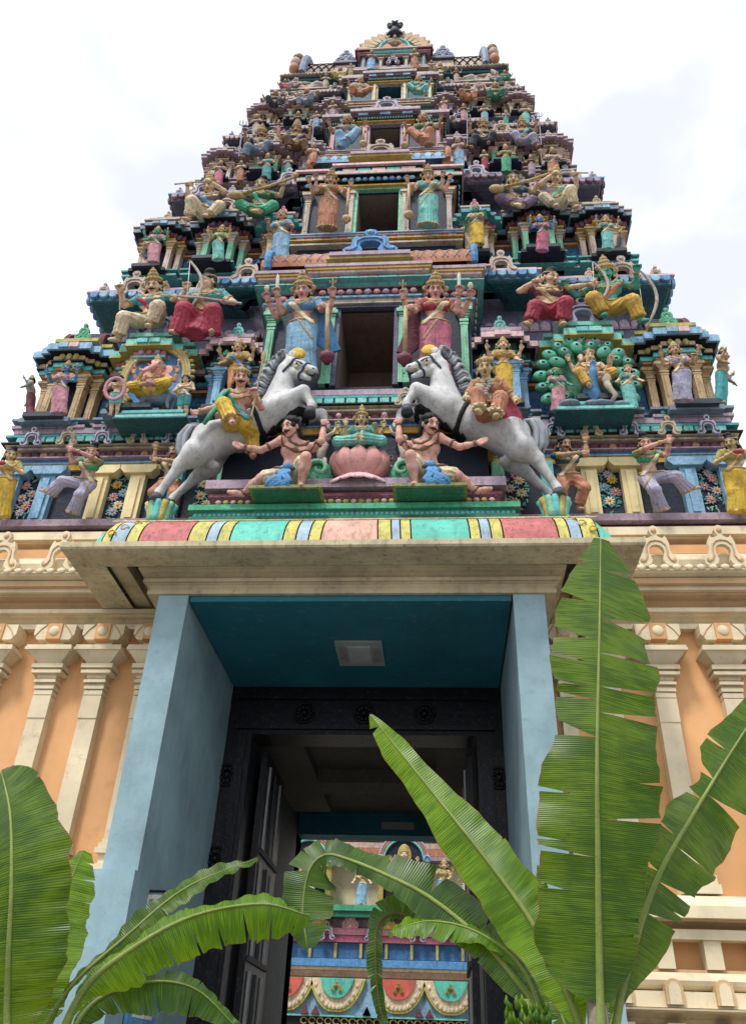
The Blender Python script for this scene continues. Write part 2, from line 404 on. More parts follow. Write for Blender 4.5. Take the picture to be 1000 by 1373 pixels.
FIGS = {}
def figure(key, pel=(0, 0, .53), che=(0, 0, .72), head=(0, -.012, .915), hp=(-.35, 0, 0), legs=None, arms=(), female=True, dress='sari', hi=True, h=None,
           moustache=False, crown='tall', sash=True, sleeves=True, hairlong=True, belly=0, tw=0.0):
    """returns dict part -> mesh (unit figure, 1 tall without crown, faces -y, x to the viewer's right)"""
    if key in FIGS: return FIGS[key]
    pel, che, head = [np.array(a, float) for a in (pel, che, head)]
    if legs is None: legs = [((-.055, -.01, .28), (-.05, .01, .055), (-.06, -.085, .022)), ((.055, -.02, .28), (.06, .0, .055), (.075, -.09, .022))]
    up = (che-pel); up /= np.linalg.norm(up); xs = np.array([math.cos(tw), math.sin(tw), 0.0]); xs -= up*(xs@up); xs /= np.linalg.norm(xs); fr = np.cross(xs, up)*-1.0
    if fr[1] > 0 and abs(tw) < 1.5: fr = -fr
    BR = np.stack([xs, -fr, up], 1)
    pts = [pel, che, head]+[np.array(q, float) for l in legs for q in l]+[np.array(q, float) for a in arms for q in (a[1], a[2])]
    lo = np.min(pts, 0)-np.array([.14, .14, .06]); hi_ = np.max(pts, 0)+np.array([.14, .14, .12])
    h = h or (.0125 if hi else .018)
    G = Grid(lo, hi_, h); body = []; cloth = []; blouse = []
    wst = pel*.55+che*.45
    body += [ell(pel+up*.01, (.088, .066, .06), .02, BR), cap(pel, wst, .070, .060, .03), ell(wst, (.062+belly, .052+belly, .05+belly*.5), .03, BR) if not belly else ell(wst+fr*.03, (.075+belly, .06+belly, .08), .04, BR),
             ell(che, (.098 if female else .112, .062, .082), .03, BR), cap(che+up*.075-xs*.075, che+up*.075+xs*.075, .036, .036, .03), cap(che+up*.07, head-np.array([0, 0, .02]), .034, .030, .02)]
    if female: body += [ell(che+fr*.052-xs*.042, (.038, .034, .038), .02), ell(che+fr*.052+xs*.042, (.038, .034, .038), .02)]
    else: body += [ell(che+fr*.040-xs*.042+up*.02, (.045, .026, .036), .02), ell(che+fr*.040+xs*.042+up*.02, (.045, .026, .036), .02)]
    hips = []
    for i, (kn, an, to) in enumerate(legs):
        sx = -1 if i == 0 else 1
        kn, an, to = [np.array(q, float) for q in (kn, an, to)]; hp_ = pel+xs*sx*.052-up*.02; hips.append(hp_)
        body += [cap(hp_, kn, .056, .038, .03), cap(kn, kn*.6+an*.4, .038, .038, .02), cap(kn*.6+an*.4, an, .038, .021, .02), cap(an, to, .022, .017, .015), ell(an*.5+to*.5, (.026, .026, .018), .02)]
        if dress in ('sari', 'dhoti'):
            n = 9 if dress == 'sari' else 8
            ra, rb, rc = (.074, .062, .070) if dress == 'sari' else (.074, .060, .052)
            en = an if dress == 'sari' else kn*.25+an*.75
            cloth += [cap(hp_, kn, ra, rb, .035, (n, .0065, sx*2.2)), cap(kn, en+(en-kn)*.10, rb*.92, rc*1.02, .03, (n+2, .0105, sx*.8), -.008)]
        elif dress == 'shorts':
            cloth += [cap(hp_, hp_*.25+kn*.75, .074, .062, .03, (10, .005))]
    if dress: cloth += [ell(pel+up*.02, (.096, .074, .06), .03, BR)]
    if dress == 'sari':   # pleats falling between the feet
        a = pel+fr*.04; e = (np.array(legs[0][1])+np.array(legs[1][1]))/2+fr*.01
        if np.linalg.norm(np.array(legs[0][1])-np.array(legs[1][1])) < .3: cloth += [cap(a, e-np.array([0, 0, .02]), .05, .082, .03, (15, .010, 0), -.004)]
    jew = []   # (point, normal, half width, thickness)
    chunks = [];
    for a in arms:
        sx, elb, wr, hd, pn = a[:5]; curl = a[5] if len(a) > 5 else .5; s_off = a[6] if len(a) > 6 else (0, 0, 0)
        sh = che+up*.072+xs*sx*(.104 if female else .120)+np.array(s_off, float); elb, wr = np.array(elb, float), np.array(wr, float)
        body += [ell(sh, (.038, .036, .036), .02), cap(sh, elb, .034, .026, .02), cap(elb, elb*.6+wr*.4, .0265, .0255, .01), cap(elb*.6+wr*.4, wr, .0255, .0165, .01)]
        if sleeves: blouse += [cap(sh, sh*.5+elb*.5, .043, .036, .015)]
        jew += [(sh*.35+elb*.65, elb-sh, .011, .008), (wr*.88+elb*.12, wr-elb, .012, .009)]
        if hi: V, Q = hand_chunk(wr, hd, pn, curl=curl); chunks.append((V, Q, 0))
        else: body += [cap(wr, wr+np.array(hd, float)/np.linalg.norm(hd)*.05, .019, .013, .01)]
    Fb = add_prims(G, G.new(), body); V, Q = nets(G, Fb); chunks.append((V, Q, 0))
    hr = rotm(hp[0]+.28, hp[1], hp[2])
    skin, fe = head_chunks(head, hr, not female, moustache, hi)
    chunks.append((*skin, 0))
    D = {'body': np_mesh('body', chunks, [M('skin')])}
    D['face_paint'] = np_mesh('face_paint', fe, [M('white'), M('black'), M('crimson')])
    Fall = Fb.copy(); X = None
    def slab(p, n, hw):
        n = np.array(n, float); n /= np.linalg.norm(n)
        ax, ay, az = G.ax
        return np.abs((ax[:, None, None]-p[0])*n[0]+(ay[None, :, None]-p[1])*n[1]+(az[None, None, :]-p[2])*n[2])-hw
    def near(p, r):
        ax, ay, az = G.ax
        return np.sqrt((ax[:, None, None]-p[0])**2+(ay[None, :, None]-p[1])**2+(az[None, None, :]-p[2])**2)-r
    if cloth:
        Fc = add_prims(G, G.new(), cloth)
        D['skirt'] = np_mesh('skirt', [(*nets(G, Fc), 0)], [M('blue')]); Fall = np.minimum(Fall, Fc)
        # woven border: hem bands and a front strip
        bd = []
        for (kn, an, to) in legs:
            kn, an = np.array(kn, float), np.array(an, float); en = an if dress == 'sari' else (kn*.25+an*.75 if dress == 'dhoti' else None)
            if en is None: continue
            dvec = (en-kn)/np.linalg.norm(en-kn); bd.append(np.maximum(slab(en+dvec*(.005 if dress == 'sari' else -.0), dvec, .013), near(en, .13)))
        if hi and dress == 'sari': bd.append(np.maximum(np.maximum(slab(pel, (1, 0, .55), .012), near(pel-up*.05+fr*.05, .16)), -(Fb*0+1)))
        if bd:
            B = bd[0]
            for q in bd[1:]: B = np.minimum(B, q)
            D['hem'] = np_mesh('hem', [(*nets(G, np.maximum(Fc-.006, B)), 0)], [M('gold')])
    if sleeves or female:
        blouse += [ell(che+up*.005, (.108 if female else .120, .074, .072), .02, BR), cap(che+up*.075-xs*.07, che+up*.075+xs*.07, .040, .040, .02)]
        if female: blouse += [ell(che+fr*.055-xs*.042, (.042, .038, .042), .02), ell(che+fr*.055+xs*.042, (.042, .038, .042), .02)]
        Fl = add_prims(G, G.new(), blouse)
        Fl = np.maximum(Fl, -near(che+up*.115+fr*.03, .062))
        D['blouse'] = np_mesh('blouse', [(*nets(G, Fl), 0)], [M('teal')]); Fall = np.minimum(Fall, Fl)
    if sash:
        mid = che*.6+pel*.4; sl = np.maximum(slab(mid, up*.62+xs*.78, .021), near(mid, .17))
        D['sash'] = np_mesh('sash', [(*nets(G, np.maximum(Fall-.012, sl)), 0)], [M('cream')])
    J = np.maximum(slab(pel+up*.035, up, .012), near(pel+up*.03, .15))-0
    J = np.maximum(Fall-.011, J)
    nk = che+up*.085+fr*.02; J = np.minimum(J, np.maximum(Fall-.010, np.maximum(np.maximum(near(che+up*.10, .088), -near(che+up*.10, .068)), slab(nk, up, .08))))
    J = np.minimum(J, np.maximum(Fall-.012, near(che+up*.005+fr*.07, .022)))
    if hi: J = np.minimum(J, np.maximum(Fall-.009, np.maximum(np.maximum(near(che+up*.11, .140), -near(che+up*.11, .127)), slab(che+up*.02, up, .09))))
    for (p, n, hw, th) in jew: J = np.minimum(J, np.maximum(Fb-th if not sleeves else np.minimum(Fall, Fb)-th, np.maximum(slab(p, n, hw), near(p, .06))))
    for (kn, an, to) in legs:
        kn, an = np.array(kn, float), np.array(an, float); J = np.minimum(J, np.maximum(Fb-.009, np.maximum(slab(an+(kn-an)*.08, kn-an, .009), near(an, .05))))
    D['jewellery'] = np_mesh('jewellery', [(*nets(G, J), 0)], [M('gold')])
    # hair
    def w(p): return head+hr@np.array(p, float)
    g = Grid(head-np.array([.16, .16, .26]), head+np.array([.16, .16, .16]), .0085 if hi else .012)
    HP = [ell(w((0, .018, .030)), (.066, .068, .062), .01, hr), cap(w((-.055, .02, .0)), w((-.062, .03, -.08)), .020, .016, .02), cap(w((.055, .02, .0)), w((.062, .03, -.08)), .020, .016, .02)]
    if hairlong: HP += [cap(w((-.062, .03, -.07)), che+up*.05-xs*.11+fr*.02, .020, .014, .02, (5, .003, 4)), cap(w((.062, .03, -.07)), che+up*.05+xs*.11+fr*.02, .020, .014, .02, (5, .003, 4))]
    if crown == 'bun': HP += [ell(w((.02, .03, .10)), (.042, .042, .038), .01, hr)]
    if crown == 'curly':
        rr = random.Random(3)
        for i in range(46):
            a = rr.uniform(0, 2*PI); e = rr.uniform(-.35, 1.3); q = (math.cos(a)*math.cos(e)*.066, .018+math.sin(a)*math.cos(e)*.066, .02+math.sin(e)*.064)
            if q[1] < -.03 and q[2] < .06: continue
            HP.append(ell(w(q), (.019, .019, .019), .004))
    D['hair'] = np_mesh('hair', [(*nets(g, add_prims(g, g.new(), HP)), 0)], [M('black')])
    # crown and earrings
    b = MB(); b.mat('gold'); b.smooth = True
    T = Matrix.Translation(Vector(head)) @ Matrix(hr.tolist()).to_4x4() @ Matrix.Translation((0, .014, .035))
    if crown == 'tall':
        b.lathe([(.060, 0), (.068, .008), (.066, .022), (.058, .026), (.062, .034), (.056, .058), (.046, .066), (.050, .074), (.042, .098), (.030, .106), (.034, .114), (.024, .134), (.010, .142), (.012, .152), (0, .164)], 16, T)
        if hi:
            for k in range(9):
                a = -PI/2+(k-4)*.42; b.ball((math.cos(a)*.066, math.sin(a)*.066, .034), (.011, .011, .018), 6, 4, T)
            b.mat('red'); b.ball((0, -.066, .034), (.010, .008, .014), 6, 4, T); b.mat('gold')
    elif crown == 'low':
        b.lathe([(.060, 0), (.069, .008), (.066, .026), (.058, .03), (.055, .048), (.030, .066), (.012, .072), (.014, .084), (0, .096)], 16, T)
        if hi:
            for k in range(7):
                a = -PI/2+(k-3)*.45; b.ball((math.cos(a)*.066, math.sin(a)*.066, .03), (.012, .010, .018), 6, 4, T)
    elif crown in ('bun', 'curly', 'none'):
        b.lathe([(.061, 0), (.068, .004), (.068, .014), (.061, .018)], 16, T)
    T2 = Matrix.Translation(Vector(head)) @ Matrix(hr.tolist()).to_4x4()
    for sx in (-1, 1):
        b.ball((sx*.066, 0, -.034), (.013, .013, .016), 8, 5, T2)
        if crown == 'tall' and hi:
            b.tube([(sx*.066, .012, -.01), (sx*.088, .014, .01), (sx*.094, .014, .03), (sx*.080, .014, .045)], [.012, .016, .014, .006], 6, T2)
    D['crown'] = b.mesh('crown')
    FIGS[key] = D
    return D
WX = [1.0]
def place_fig(name, D, loc, ht, label, cat, group=None, rz=0.0, tilt=0.0, skin='skin', skirt=None, blouse=None, sash=None, hem=None, jew='gold', crown=None, hair='black', mirror=False, skip=(), wide=1.0):
    """a statue: Empty at its feet, parts as children with their own paint"""
    e = empty(name, loc, label, cat, group, rz); e.rotation_euler = (tilt, 0, rz)
    s = ht; WX[0] = wide; sx = (-s if mirror else s)*wide
    cols = dict(body=skin, skirt=skirt, blouse=blouse, sash=sash, hem=hem, jewellery=jew, hair=hair)
    for k, me in D.items():
        if k in skip or len(me.polygons) == 0: continue
        if k in cols and cols[k] is None: continue
        o = link(k, me, e, scale=(sx, s, s))
        if k in cols:
            o.material_slots[0].link = 'OBJECT'; o.material_slots[0].material = M(cols[k])
        elif k == 'crown' and crown:
            o.material_slots[0].link = 'OBJECT'; o.material_slots[0].material = M(crown)
    return e
# ------------------------------------------------------------ the ground
g = MB(); g.mat('ground'); g.box(-400, 400, -400, 400, -.3, 0); tag(g.build('ground'), kind='structure')
g = MB(); g.mat('ground'); g.box(-12, 12, -14, -1.2, 0.002, .012); tag(g.build('pavement'), kind='structure')

# ------------------------------------------------------------ shared small pieces (normalised meshes)
def two_tone(mb, n): me = mb.mesh(n); return me
def kudu_mesh():
    """horseshoe antefix with curled feet and a knob: 1 wide, 1 high, base at z=0"""
    b = MB(); b.mat('cream')
    half = [(0, 1.0), (.09, .97), (.13, .88), (.10, .79), (.06, .74), (.12, .70), (.22, .68), (.26, .74), (.31, .66), (.35, .54), (.34, .42), (.37, .30), (.46, .24), (.52, .14), (.49, .03), (.40, -.01), (.28, 0), (.18, .05), (.14, .13), (.17, .24), (.20, .34), (.18, .43), (.10, .50), (0, .52)]
    pts = [(-x, z) for x, z in half] + [(x, z) for x, z in reversed(half[1:-1])]
    b.plate(pts, -.10, .10, bevel=.0)
    b.mat('tan'); b.smooth = True
    for sx in (-1, 1):
        P = [(0, -.115, .62), (sx*.14, -.12, .60), (sx*.25, -.125, .50), (sx*.27, -.125, .36), (sx*.26, -.125, .24), (sx*.32, -.125, .13), (sx*.40, -.125, .08), (sx*.45, -.125, .13), (sx*.41, -.125, .18)]
        b.tube(P, [.022]*9, 5)
        b.ball((sx*.385, -.11, .12), .05, 7, 4)
    b.ball((0, -.11, .87), (.075, .05, .075), 8, 4)
    return b.mesh('kudu')
def kudu_solid_mesh():
    b = MB(); b.mat('cream')
    half = [(0, 1.0), (.10, .96), (.13, .87), (.08, .78), (.16, .72), (.20, .76), (.27, .68), (.33, .56), (.30, .44), (.40, .40), (.50, .28), (.50, .12), (.44, 0), (0, 0)]
    pts = [(-x, z) for x, z in half] + [(x, z) for x, z in reversed(half[1:-1])]
    b.plate(pts, -.10, .10)
    b.mat('tan'); b.smooth = True
    for sx in (-1, 1):
        b.tube([(0, -.12, .68), (sx*.16, -.125, .62), (sx*.23, -.125, .48), (sx*.16, -.125, .36), (sx*.09, -.125, .28), (sx*.16, -.125, .22), (sx*.24, -.125, .26)], .024, 5)
        b.tube([(sx*.28, -.12, .36), (sx*.40, -.125, .30), (sx*.43, -.125, .17), (sx*.34, -.125, .10), (sx*.28, -.125, .17), (sx*.34, -.125, .22)], .024, 5)
    b.ball((0, -.11, .87), (.07, .05, .07), 8, 4); b.ball((0, -.10, .48), (.07, .05, .09), 8, 4); b.ball((0, -.10, .12), (.10, .05, .07), 8, 4)
    return b.mesh('kudu_solid')
KUDU, KUDU2 = kudu_mesh(), kudu_solid_mesh()
def kudu(parent, x, y, z, w, h, m1='cream', m2='tan', style=0, name='antefix', rz=0):
    o = link(name, KUDU2 if style else KUDU, parent, (x, y, z), (R(4), 0, rz), (w, w*.8, h))
    for i, m in enumerate((m1, m2)): o.material_slots[i].link = 'OBJECT'; o.material_slots[i].material = M(m)
    return o
def petal_mesh(kind):
    b = MB(); b.mat('pink'); b.smooth = True
    if kind == 'shingle':   # tongue hanging down, width 1, height 1, depth 1
        n = 7; pts = [(-.46, 1), ]+[(.46*math.cos(PI+PI*i/n), .45+.45*math.sin(PI+PI*i/n)) for i in range(n+1)]+[(.46, 1)]
        b.smooth = False; b.plate(pts, -.5, .3, bevel=.14)
    elif kind == 'scallop':
        n = 8; pts = [(-.46, 0)]+[(.46*math.cos(PI-PI*i/n), .5+.45*math.sin(PI-PI*i/n)) for i in range(n+1)]+[(.46, 0)]
        b.smooth = False; b.plate(list(reversed(pts))[::-1], -.5, .3, bevel=.2)
    elif kind == 'fat':
        b.ball((0, 0, .5), (.48, .55, .52), 6, 4)
    elif kind == 'bead':
        b.ball((0, 0, .5), (.44, .6, .44), 6, 3)
    elif kind == 'block':
        b.smooth = False; b.box(-.46, .46, -.6, .3, .04, .96)
    elif kind == 'leaf':
        b.smooth = False; b.plate([(-.45, 0), (-.42, .35), (-.2, .7), (0, 1), (.2, .7), (.42, .35), (.45, 0)][::-1], -.5, .3, bevel=.25)
    return b.mesh('petal_'+kind)
PET = {k: petal_mesh(k) for k in ('shingle', 'scallop', 'fat', 'bead', 'block', 'leaf')}
PETDATA = {k: ([tuple(v.co) for v in me.vertices], [tuple(p.vertices) for p in me.polygons]) for k, me in PET.items()}
def along(path, sp, inset=0.0):
    """evenly spaced places along a polyline: (x, y, normal angle)"""
    res = []
    for a, b in zip(path[:-1], path[1:]):
        a = Vector(a[:2]); b = Vector(b[:2]); Ln = (b-a).length
        if Ln < sp*.8: continue
        n = max(1, int(Ln/sp+.3)); d = (b-a)/Ln; nrm = Vector((d.y, -d.x)); ang = math.atan2(d.y, d.x)
        for i in range(n):
            q = a+d*(Ln*(i+.5)/n)+nrm*inset; res.append((q.x, q.y, ang, Ln/n))
    return res
def row(mb, path, z, h, sp, kind, m, out=0.0, depth=.05, m2=None):
    """a row of small pieces joined into mb"""
    V, Fc = PETDATA[kind]
    for i, (x, y, a, s) in enumerate(along(path, sp, out)):
        mb.mat(m2 if (m2 and i % 2) else m); mb.smooth = kind in ('fat', 'bead')
        ca, sa = math.cos(a), math.sin(a); j = random.uniform(.93, 1.04)
        vs = [(x+ca*v[0]*s*j-sa*v[1]*depth, y+sa*v[0]*s*j+ca*v[1]*depth, z+v[2]*h*j) for v in V]
        mb.add(vs, Fc)
    mb.smooth = False
def row_parts(parent, name, path, z, h, sp, kind, mats_, out=0.0, depth=.05):
    for i, (x, y, a, s) in enumerate(along(path, sp, out)):
        o = link(name, PET[kind], parent, (x, y, z), (random.uniform(-.03, .03), 0, a), (s*random.uniform(.94, 1.0), depth, h*random.uniform(.94, 1.03)))
        o.material_slots[0].link = 'OBJECT'; o.material_slots[0].material = M(mats_[i % len(mats_)])
def band(mb, path, z, h, out, m, kind='flat', inn=-.06):
    mb.mat(m)
    if kind == 'flat': pr = [(inn, z), (out, z), (out, z+h), (inn, z+h)]
    elif kind == 'slope': pr = [(inn, z), (out*.35, z), (out, z+h*.72), (out, z+h), (inn, z+h)]
    elif kind == 'roll': pr = [(inn, z)]+[(out*.45+out*.55*math.cos(t), z+h/2+h/2*math.sin(t)) for t in (-1.57, -1.1, -.5, 0, .5, 1.1, 1.57)]+[(inn, z+h)]
    elif kind == 'cove': pr = [(inn, z), (out*.15, z), (out*.25, z+h*.35), (out*.55, z+h*.7), (out, z+h*.85), (out, z+h), (inn, z+h)]
    elif kind == 'bevel': pr = [(inn, z), (out, z), (out, z+h*.5), (out*.6, z+h), (inn, z+h)]
    mb.smooth = False; mb.sweep(path, pr)
def pilaster(parent, x, y, z0, z1, w, m, m2=None, style=0, name='pilaster', depth=None):
    b = MB(); H = z1-z0; d = depth or w*.7; m2 = m2 or m
    b.mat(m2); b.box(x-w*.75, x+w*.75, y-d*1.15, y+.1, z0, z0+.05*H); b.box(x-w*.62, x+w*.62, y-d*1.05, y+.1, z0+.05*H, z0+.09*H)
    b.mat(m); b.box(x-w*.5, x+w*.5, y-d, y+.1, z0+.09*H, z0+.74*H)
    b.box(x-w*.18, x+w*.18, y-d*1.12, y-d*.9, z0+.12*H, z0+.72*H)
    b.mat(m2)
    for k, (s, a, c) in enumerate(((.62, .74, .765), (.50, .765, .785), (.66, .785, .815), (.52, .815, .835), (.62, .835, .86), (.80, .86, .885), (.95, .885, .91))):
        b.box(x-w*s, x+w*s, y-d*(s+.45), y+.1, z0+a*H, z0+c*H)
    b.box(x-w*1.25, x+w*1.25, y-d*1.7, y+.1, z0+.91*H, z0+.955*H); b.mat(m); b.box(x-w*.9, x+w*.9, y-d*1.3, y+.1, z0+.955*H, z1)
    return b.build(name, parent)

# ------------------------------------------------------------ cream and peach lower building
HWB = 5.15
base = MB(); base.mat('facade_peach')
base.box(-HWB, -2.2, 0, 6.4, 0, 7.0)
gate = base.build('gate_building')
tag(gate, 'cream and peach plastered gate building carrying the painted tower', 'building')
b = MB(); b.mat('facade_peach'); b.box(2.2, HWB, 0, 6.4, 0, 7.0); b.build('wall', gate)
zr = lambda py, Y=-.1, px=900: float(at(px, py, Y)[2])
fr_path = [(-HWB, 3), (-HWB, 0), (HWB, 0), (HWB, 3)]
def gpart(name, fn, parent=gate):
    b = MB(); fn(b); return b.build(name, parent)
def cor(b):
    band(b, fr_path, 5.80, .06, .10, 'facade_cream'); band(b, fr_path, 5.86, .10, .14, 'facade_cream', 'cove'); band(b, fr_path, 5.96, .05, .20, 'facade_cream')
    band(b, fr_path, 6.01, .17, .24, 'facade_tan', 'cove'); band(b, fr_path, 6.18, .05, .30, 'facade_cream'); band(b, fr_path, 6.23, .07, .36, 'facade_tan', 'flat')
    band(b, fr_path, 6.30, .10, .46, 'facade_cream', 'roll')
gpart('cornice', cor)
def cor2(b):
    band(b, fr_path, 6.401, .30, .34, 'facade_cream', 'roll'); band(b, fr_path, 6.702, .12, .22, 'facade_peach'); band(b, fr_path, 6.823, .12, .20, 'facade_cream', 'cove'); band(b, fr_path, 6.944, .11, .26, 'facade_cream')
gpart('moulding', cor2)
b = MB(); row(b, [(-HWB, -.47), (HWB, -.47)], 6.33, .09, .13, 'bead', 'facade_cream', depth=.03); tag(b.build('bead_row', gate), kind='stuff')
for x in [s*q for q in (2.75, 3.47, 4.20, 4.92) for s in (-1, 1)]:
    o = link('antefix', KUDU, gate, (x, -.40, 6.42), (R(3), 0, 0), (.43, .34, .52))
    for i, m in enumerate(('facade_cream', 'facade_tan')): o.material_slots[i].link = 'OBJECT'; o.material_slots[i].material = M(m)
def facade_pilaster(x, w=.2, half=0):
    y = -.02
    P = MB(); P.mat('facade_cream')
    P.box(x-w*.5, x+w*.5, y-.10, y+.05, 3.48, 4.98); P.box(x-w*.52, x+w*.52, y-.11, y+.04, 4.985, 5.04)
    P.box(x-w*.52, x+w*.52, y-.11, y+.04, 4.72, 4.976)
    p = P.build('pilaster', gate)
    q = MB(); q.mat('facade_cream')
    for s, a, c in ((.56, 5.05, 5.09), (.50, 5.09, 5.12), (.62, 5.12, 5.15), (.52, 5.15, 5.18)): q.box(x-w*s, x+w*s, y-.10-(s-.5)*.35, y+.05, a, c)
    q.box(x-w*.55, x+w*.55, y-.12, y+.05, 5.18, 5.22); q.box(x-w*.85, x+w*.85, y-.17, y+.05, 5.22, 5.255); q.box(x-w*.65, x+w*.65, y-.14, y+.05, 5.255, 5.28); q.box(x-w*.9, x+w*.9, y-.18, y+.05, 5.28, 5.33)
    # flared abacus
    q.add([(x-w*.6, y-.14, 5.33), (x+w*.6, y-.14, 5.33), (x+w*.6, y+.05, 5.33), (x-w*.6, y+.05, 5.33), (x-w*1.25, y-.25, 5.46), (x+w*1.25, y-.25, 5.46), (x+w*1.25, y+.05, 5.46), (x-w*1.25, y+.05, 5.46)], [(0, 3, 2, 1), (4, 5, 6, 7), (0, 1, 5, 4), (1, 2, 6, 5), (2, 3, 7, 6), (3, 0, 4, 7)])
    q.box(x-w*1.35, x+w*1.35, y-.27, y+.045, 5.46, 5.49); q.box(x-w*1.3, x+w*1.3, y-.26, y+.05, 5.495, 5.52)
    q.box(x-w*.5, x+w*.5, y-.14, y+.05, 5.52, 5.60)
    q.build('capital', p)
    k = MB(); k.mat('facade_cream')
    for sx in (-1, 1):
        a = x+sx*w*.42; e = x+sx*w*1.2
        k.add([(a, y-.22, 5.60), (a, y-.22, 5.79), (e, y-.22, 5.79), (e, y-.22, 5.67), (e-sx*.05, y-.22, 5.60), (a, y+.05, 5.60), (a, y+.05, 5.79), (e, y+.05, 5.79), (e, y+.05, 5.67), (e-sx*.05, y+.05, 5.60)],
              [(0, 1, 2, 3, 4), (5, 9, 8, 7, 6), (0, 5, 6, 1), (1, 6, 7, 2), (2, 7, 8, 3), (3, 8, 9, 4), (4, 9, 5, 0)])
    k.mat('facade_tan')
    for sx in (-1, 1): k.tube([(x+sx*w*.5, y-.225, 5.79), (x+sx*w*.85, y-.225, 5.72), (x+sx*w*1.1, y-.225, 5.64)], .006, 4)
    k.mat('facade_peach'); k.box(x-w*.42, x+w*.42, y-.24, y+.05, 5.602, 5.792)
    k.mat('facade_cream'); k.smooth = True
    k.lathe([(0, .012), (.050, .012), (.062, 0), (.062, -.03)], 18, T3((x, y-.24, 5.70), 0, R(90)))
    k.build('bracket', p)
    s = MB(); s.mat('facade_cream')
    for a, e, t in ((3.08, 3.16, .16), (3.16, 3.24, .12), (3.24, 3.34, .02), (3.34, 3.39, .10), (3.39, 3.44, .06), (3.44, 3.48, .02)): s.box(x-w*.5-t*.5, x+w*.5+t*.5, y-.10-t*.45, y+.05, a, e)
    s.build('pilaster_base', p)
for x in (2.81, 3.38, 4.07, 4.72):
    facade_pilaster(x); facade_pilaster(-x)
facade_pilaster(-2.27, .15); facade_pilaster(2.36, .15)
# plinth courses below the pilasters
def plinth(b):
    P = fr_path
    band(b, P, 2.86, .20, .30, 'facade_cream', 'bevel'); band(b, P, 2.78, .08, .24, 'facade_tan', 'cove'); band(b, P, 2.70, .08, .20, 'facade_cream')
    band(b, P, 2.45, .02, .12, 'facade_tan'); band(b, P, 2.30, .15, .24, 'facade_cream', 'roll'); band(b, P, 2.17, .12, .26, 'facade_cream'); band(b, P, 2.06, .10, .34, 'canopy_cream', 'cove')
    band(b, P, 1.72, .09, .30, 'facade_cream', 'bevel'); band(b, P, 1.50, .22, .34, 'facade_cream'); band(b, P, .02, 1.47, .40, 'facade_cream')
def plinth_sides():
    global fr_path
    for P in ([(-HWB, 3), (-HWB, 0), (-2.2, 0)], [(2.3, 0), (HWB, 0), (HWB, 3)]):
        fr_path = P; gpart('plinth', plinth)
plinth_sides()
for sx in (-1, 1):
    x = 2.55
    while x < 5.1:
        blk = MB(); blk.mat('facade_cream'); blk.box(sx*x-.075, sx*x+.075, -.17, .01, 2.47, 2.70); blk.build('plinth_block', gate); blk = MB(); blk.mat('facade_cream'); blk.box(sx*x-.075, sx*x+.075, -.22, .01, 1.81, 2.06); blk.build('plinth_block', gate)
        s = MB(); s.mat('facade_tan')
        o = [(-.075, 0)]+[(.075*math.cos(PI-PI*i/8), .12+.075*math.sin(PI-PI*i/8)) for i in range(9)]+[(.075, 0)]
        s.plate(o[::-1], -.30, -.15, T3((sx*x, 0, 2.19))); s.mat('facade_cream')
        s.plate([(p[0]*.66, p[1]*.86) for p in o][::-1], -.312, -.2, T3((sx*x, 0, 2.19))); s.build('plinth_boss', gate)
        x += .42

# ------------------------------------------------------------ porch with its blue pillars and painted canopy
PXC = .07
por = MB(); por.mat('porch_blue')
porch = MB(); porch.mat('porch_teal'); porch.box(PXC-1.68, PXC+1.68, -.98, 1.3, 5.68, 5.78)
porch = porch.build('porch'); tag(porch, 'entrance porch with pale blue pillars, dark teal ceiling and striped canopy', 'porch')
for sx in (-1, 1):
    b = MB(); b.mat('porch_blue'); x0, x1 = sorted((PXC+sx*1.70, PXC+sx*2.02)); b.box(x0, x1, -1.0, 1.35, 3.02, 5.75)
    b.box(x0 if sx > 0 else x0-.16, x1 if sx < 0 else x1+.16, -1.06, 1.35, 2.42, 3.02); b.box(x0 if sx > 0 else x0-.30, x1 if sx < 0 else x1+.30, -1.12, 1.35, 0, 2.42)
    b.build('pillar', porch)
# canopy: lip, soffit trough, mouldings down to the pillars
def rect(hw, y, yb=0): return [(PXC-hw, yb), (PXC-hw, y), (PXC+hw, y), (PXC+hw, yb)]
mat('canopy_lip', (.54,.47,.31), dirt=.65, scale=2.6, rough=.8)
b = MB(); b.mat('canopy_lip')
cp = rect(2.97, -1.5, .0)
b.sweep(cp, [(-.36, 6.02), (0, 6.02), (.015, 6.04), (.015, 6.10), (-.1, 6.13), (-.36, 6.27)])
b.build('canopy_lip', porch)
b = MB(); b.mat('canopy_cream'); b.box(PXC-2.7, PXC+2.7, -1.25, 0, 6.24, 6.40); b.build('canopy_slab', porch)
b = MB(); b.mat('canopy_cream')
cp2 = rect(2.12, -1.0, 0)
for z, h, o, k in ((5.75, .05, .06, 'flat'), (5.80, .07, .12, 'cove'), (5.87, .04, .18, 'flat'), (5.91, .09, .26, 'cove'), (6.00, .04, .32, 'flat'), (6.04, .21, .30, 'flat')): band(b, cp2, z, h, o*.42, 'canopy_cream', k, inn=-.2)
b.build('canopy_moulding', porch)
for sx in (-1, 1):
    b = MB(); b.mat('canopy_cream'); b.box(min(PXC+sx*2.42, PXC+sx*2.605), max(PXC+sx*2.42, PXC+sx*2.605), -1.13, -.05, 6.07, 6.25); b.build('canopy_rib', porch)
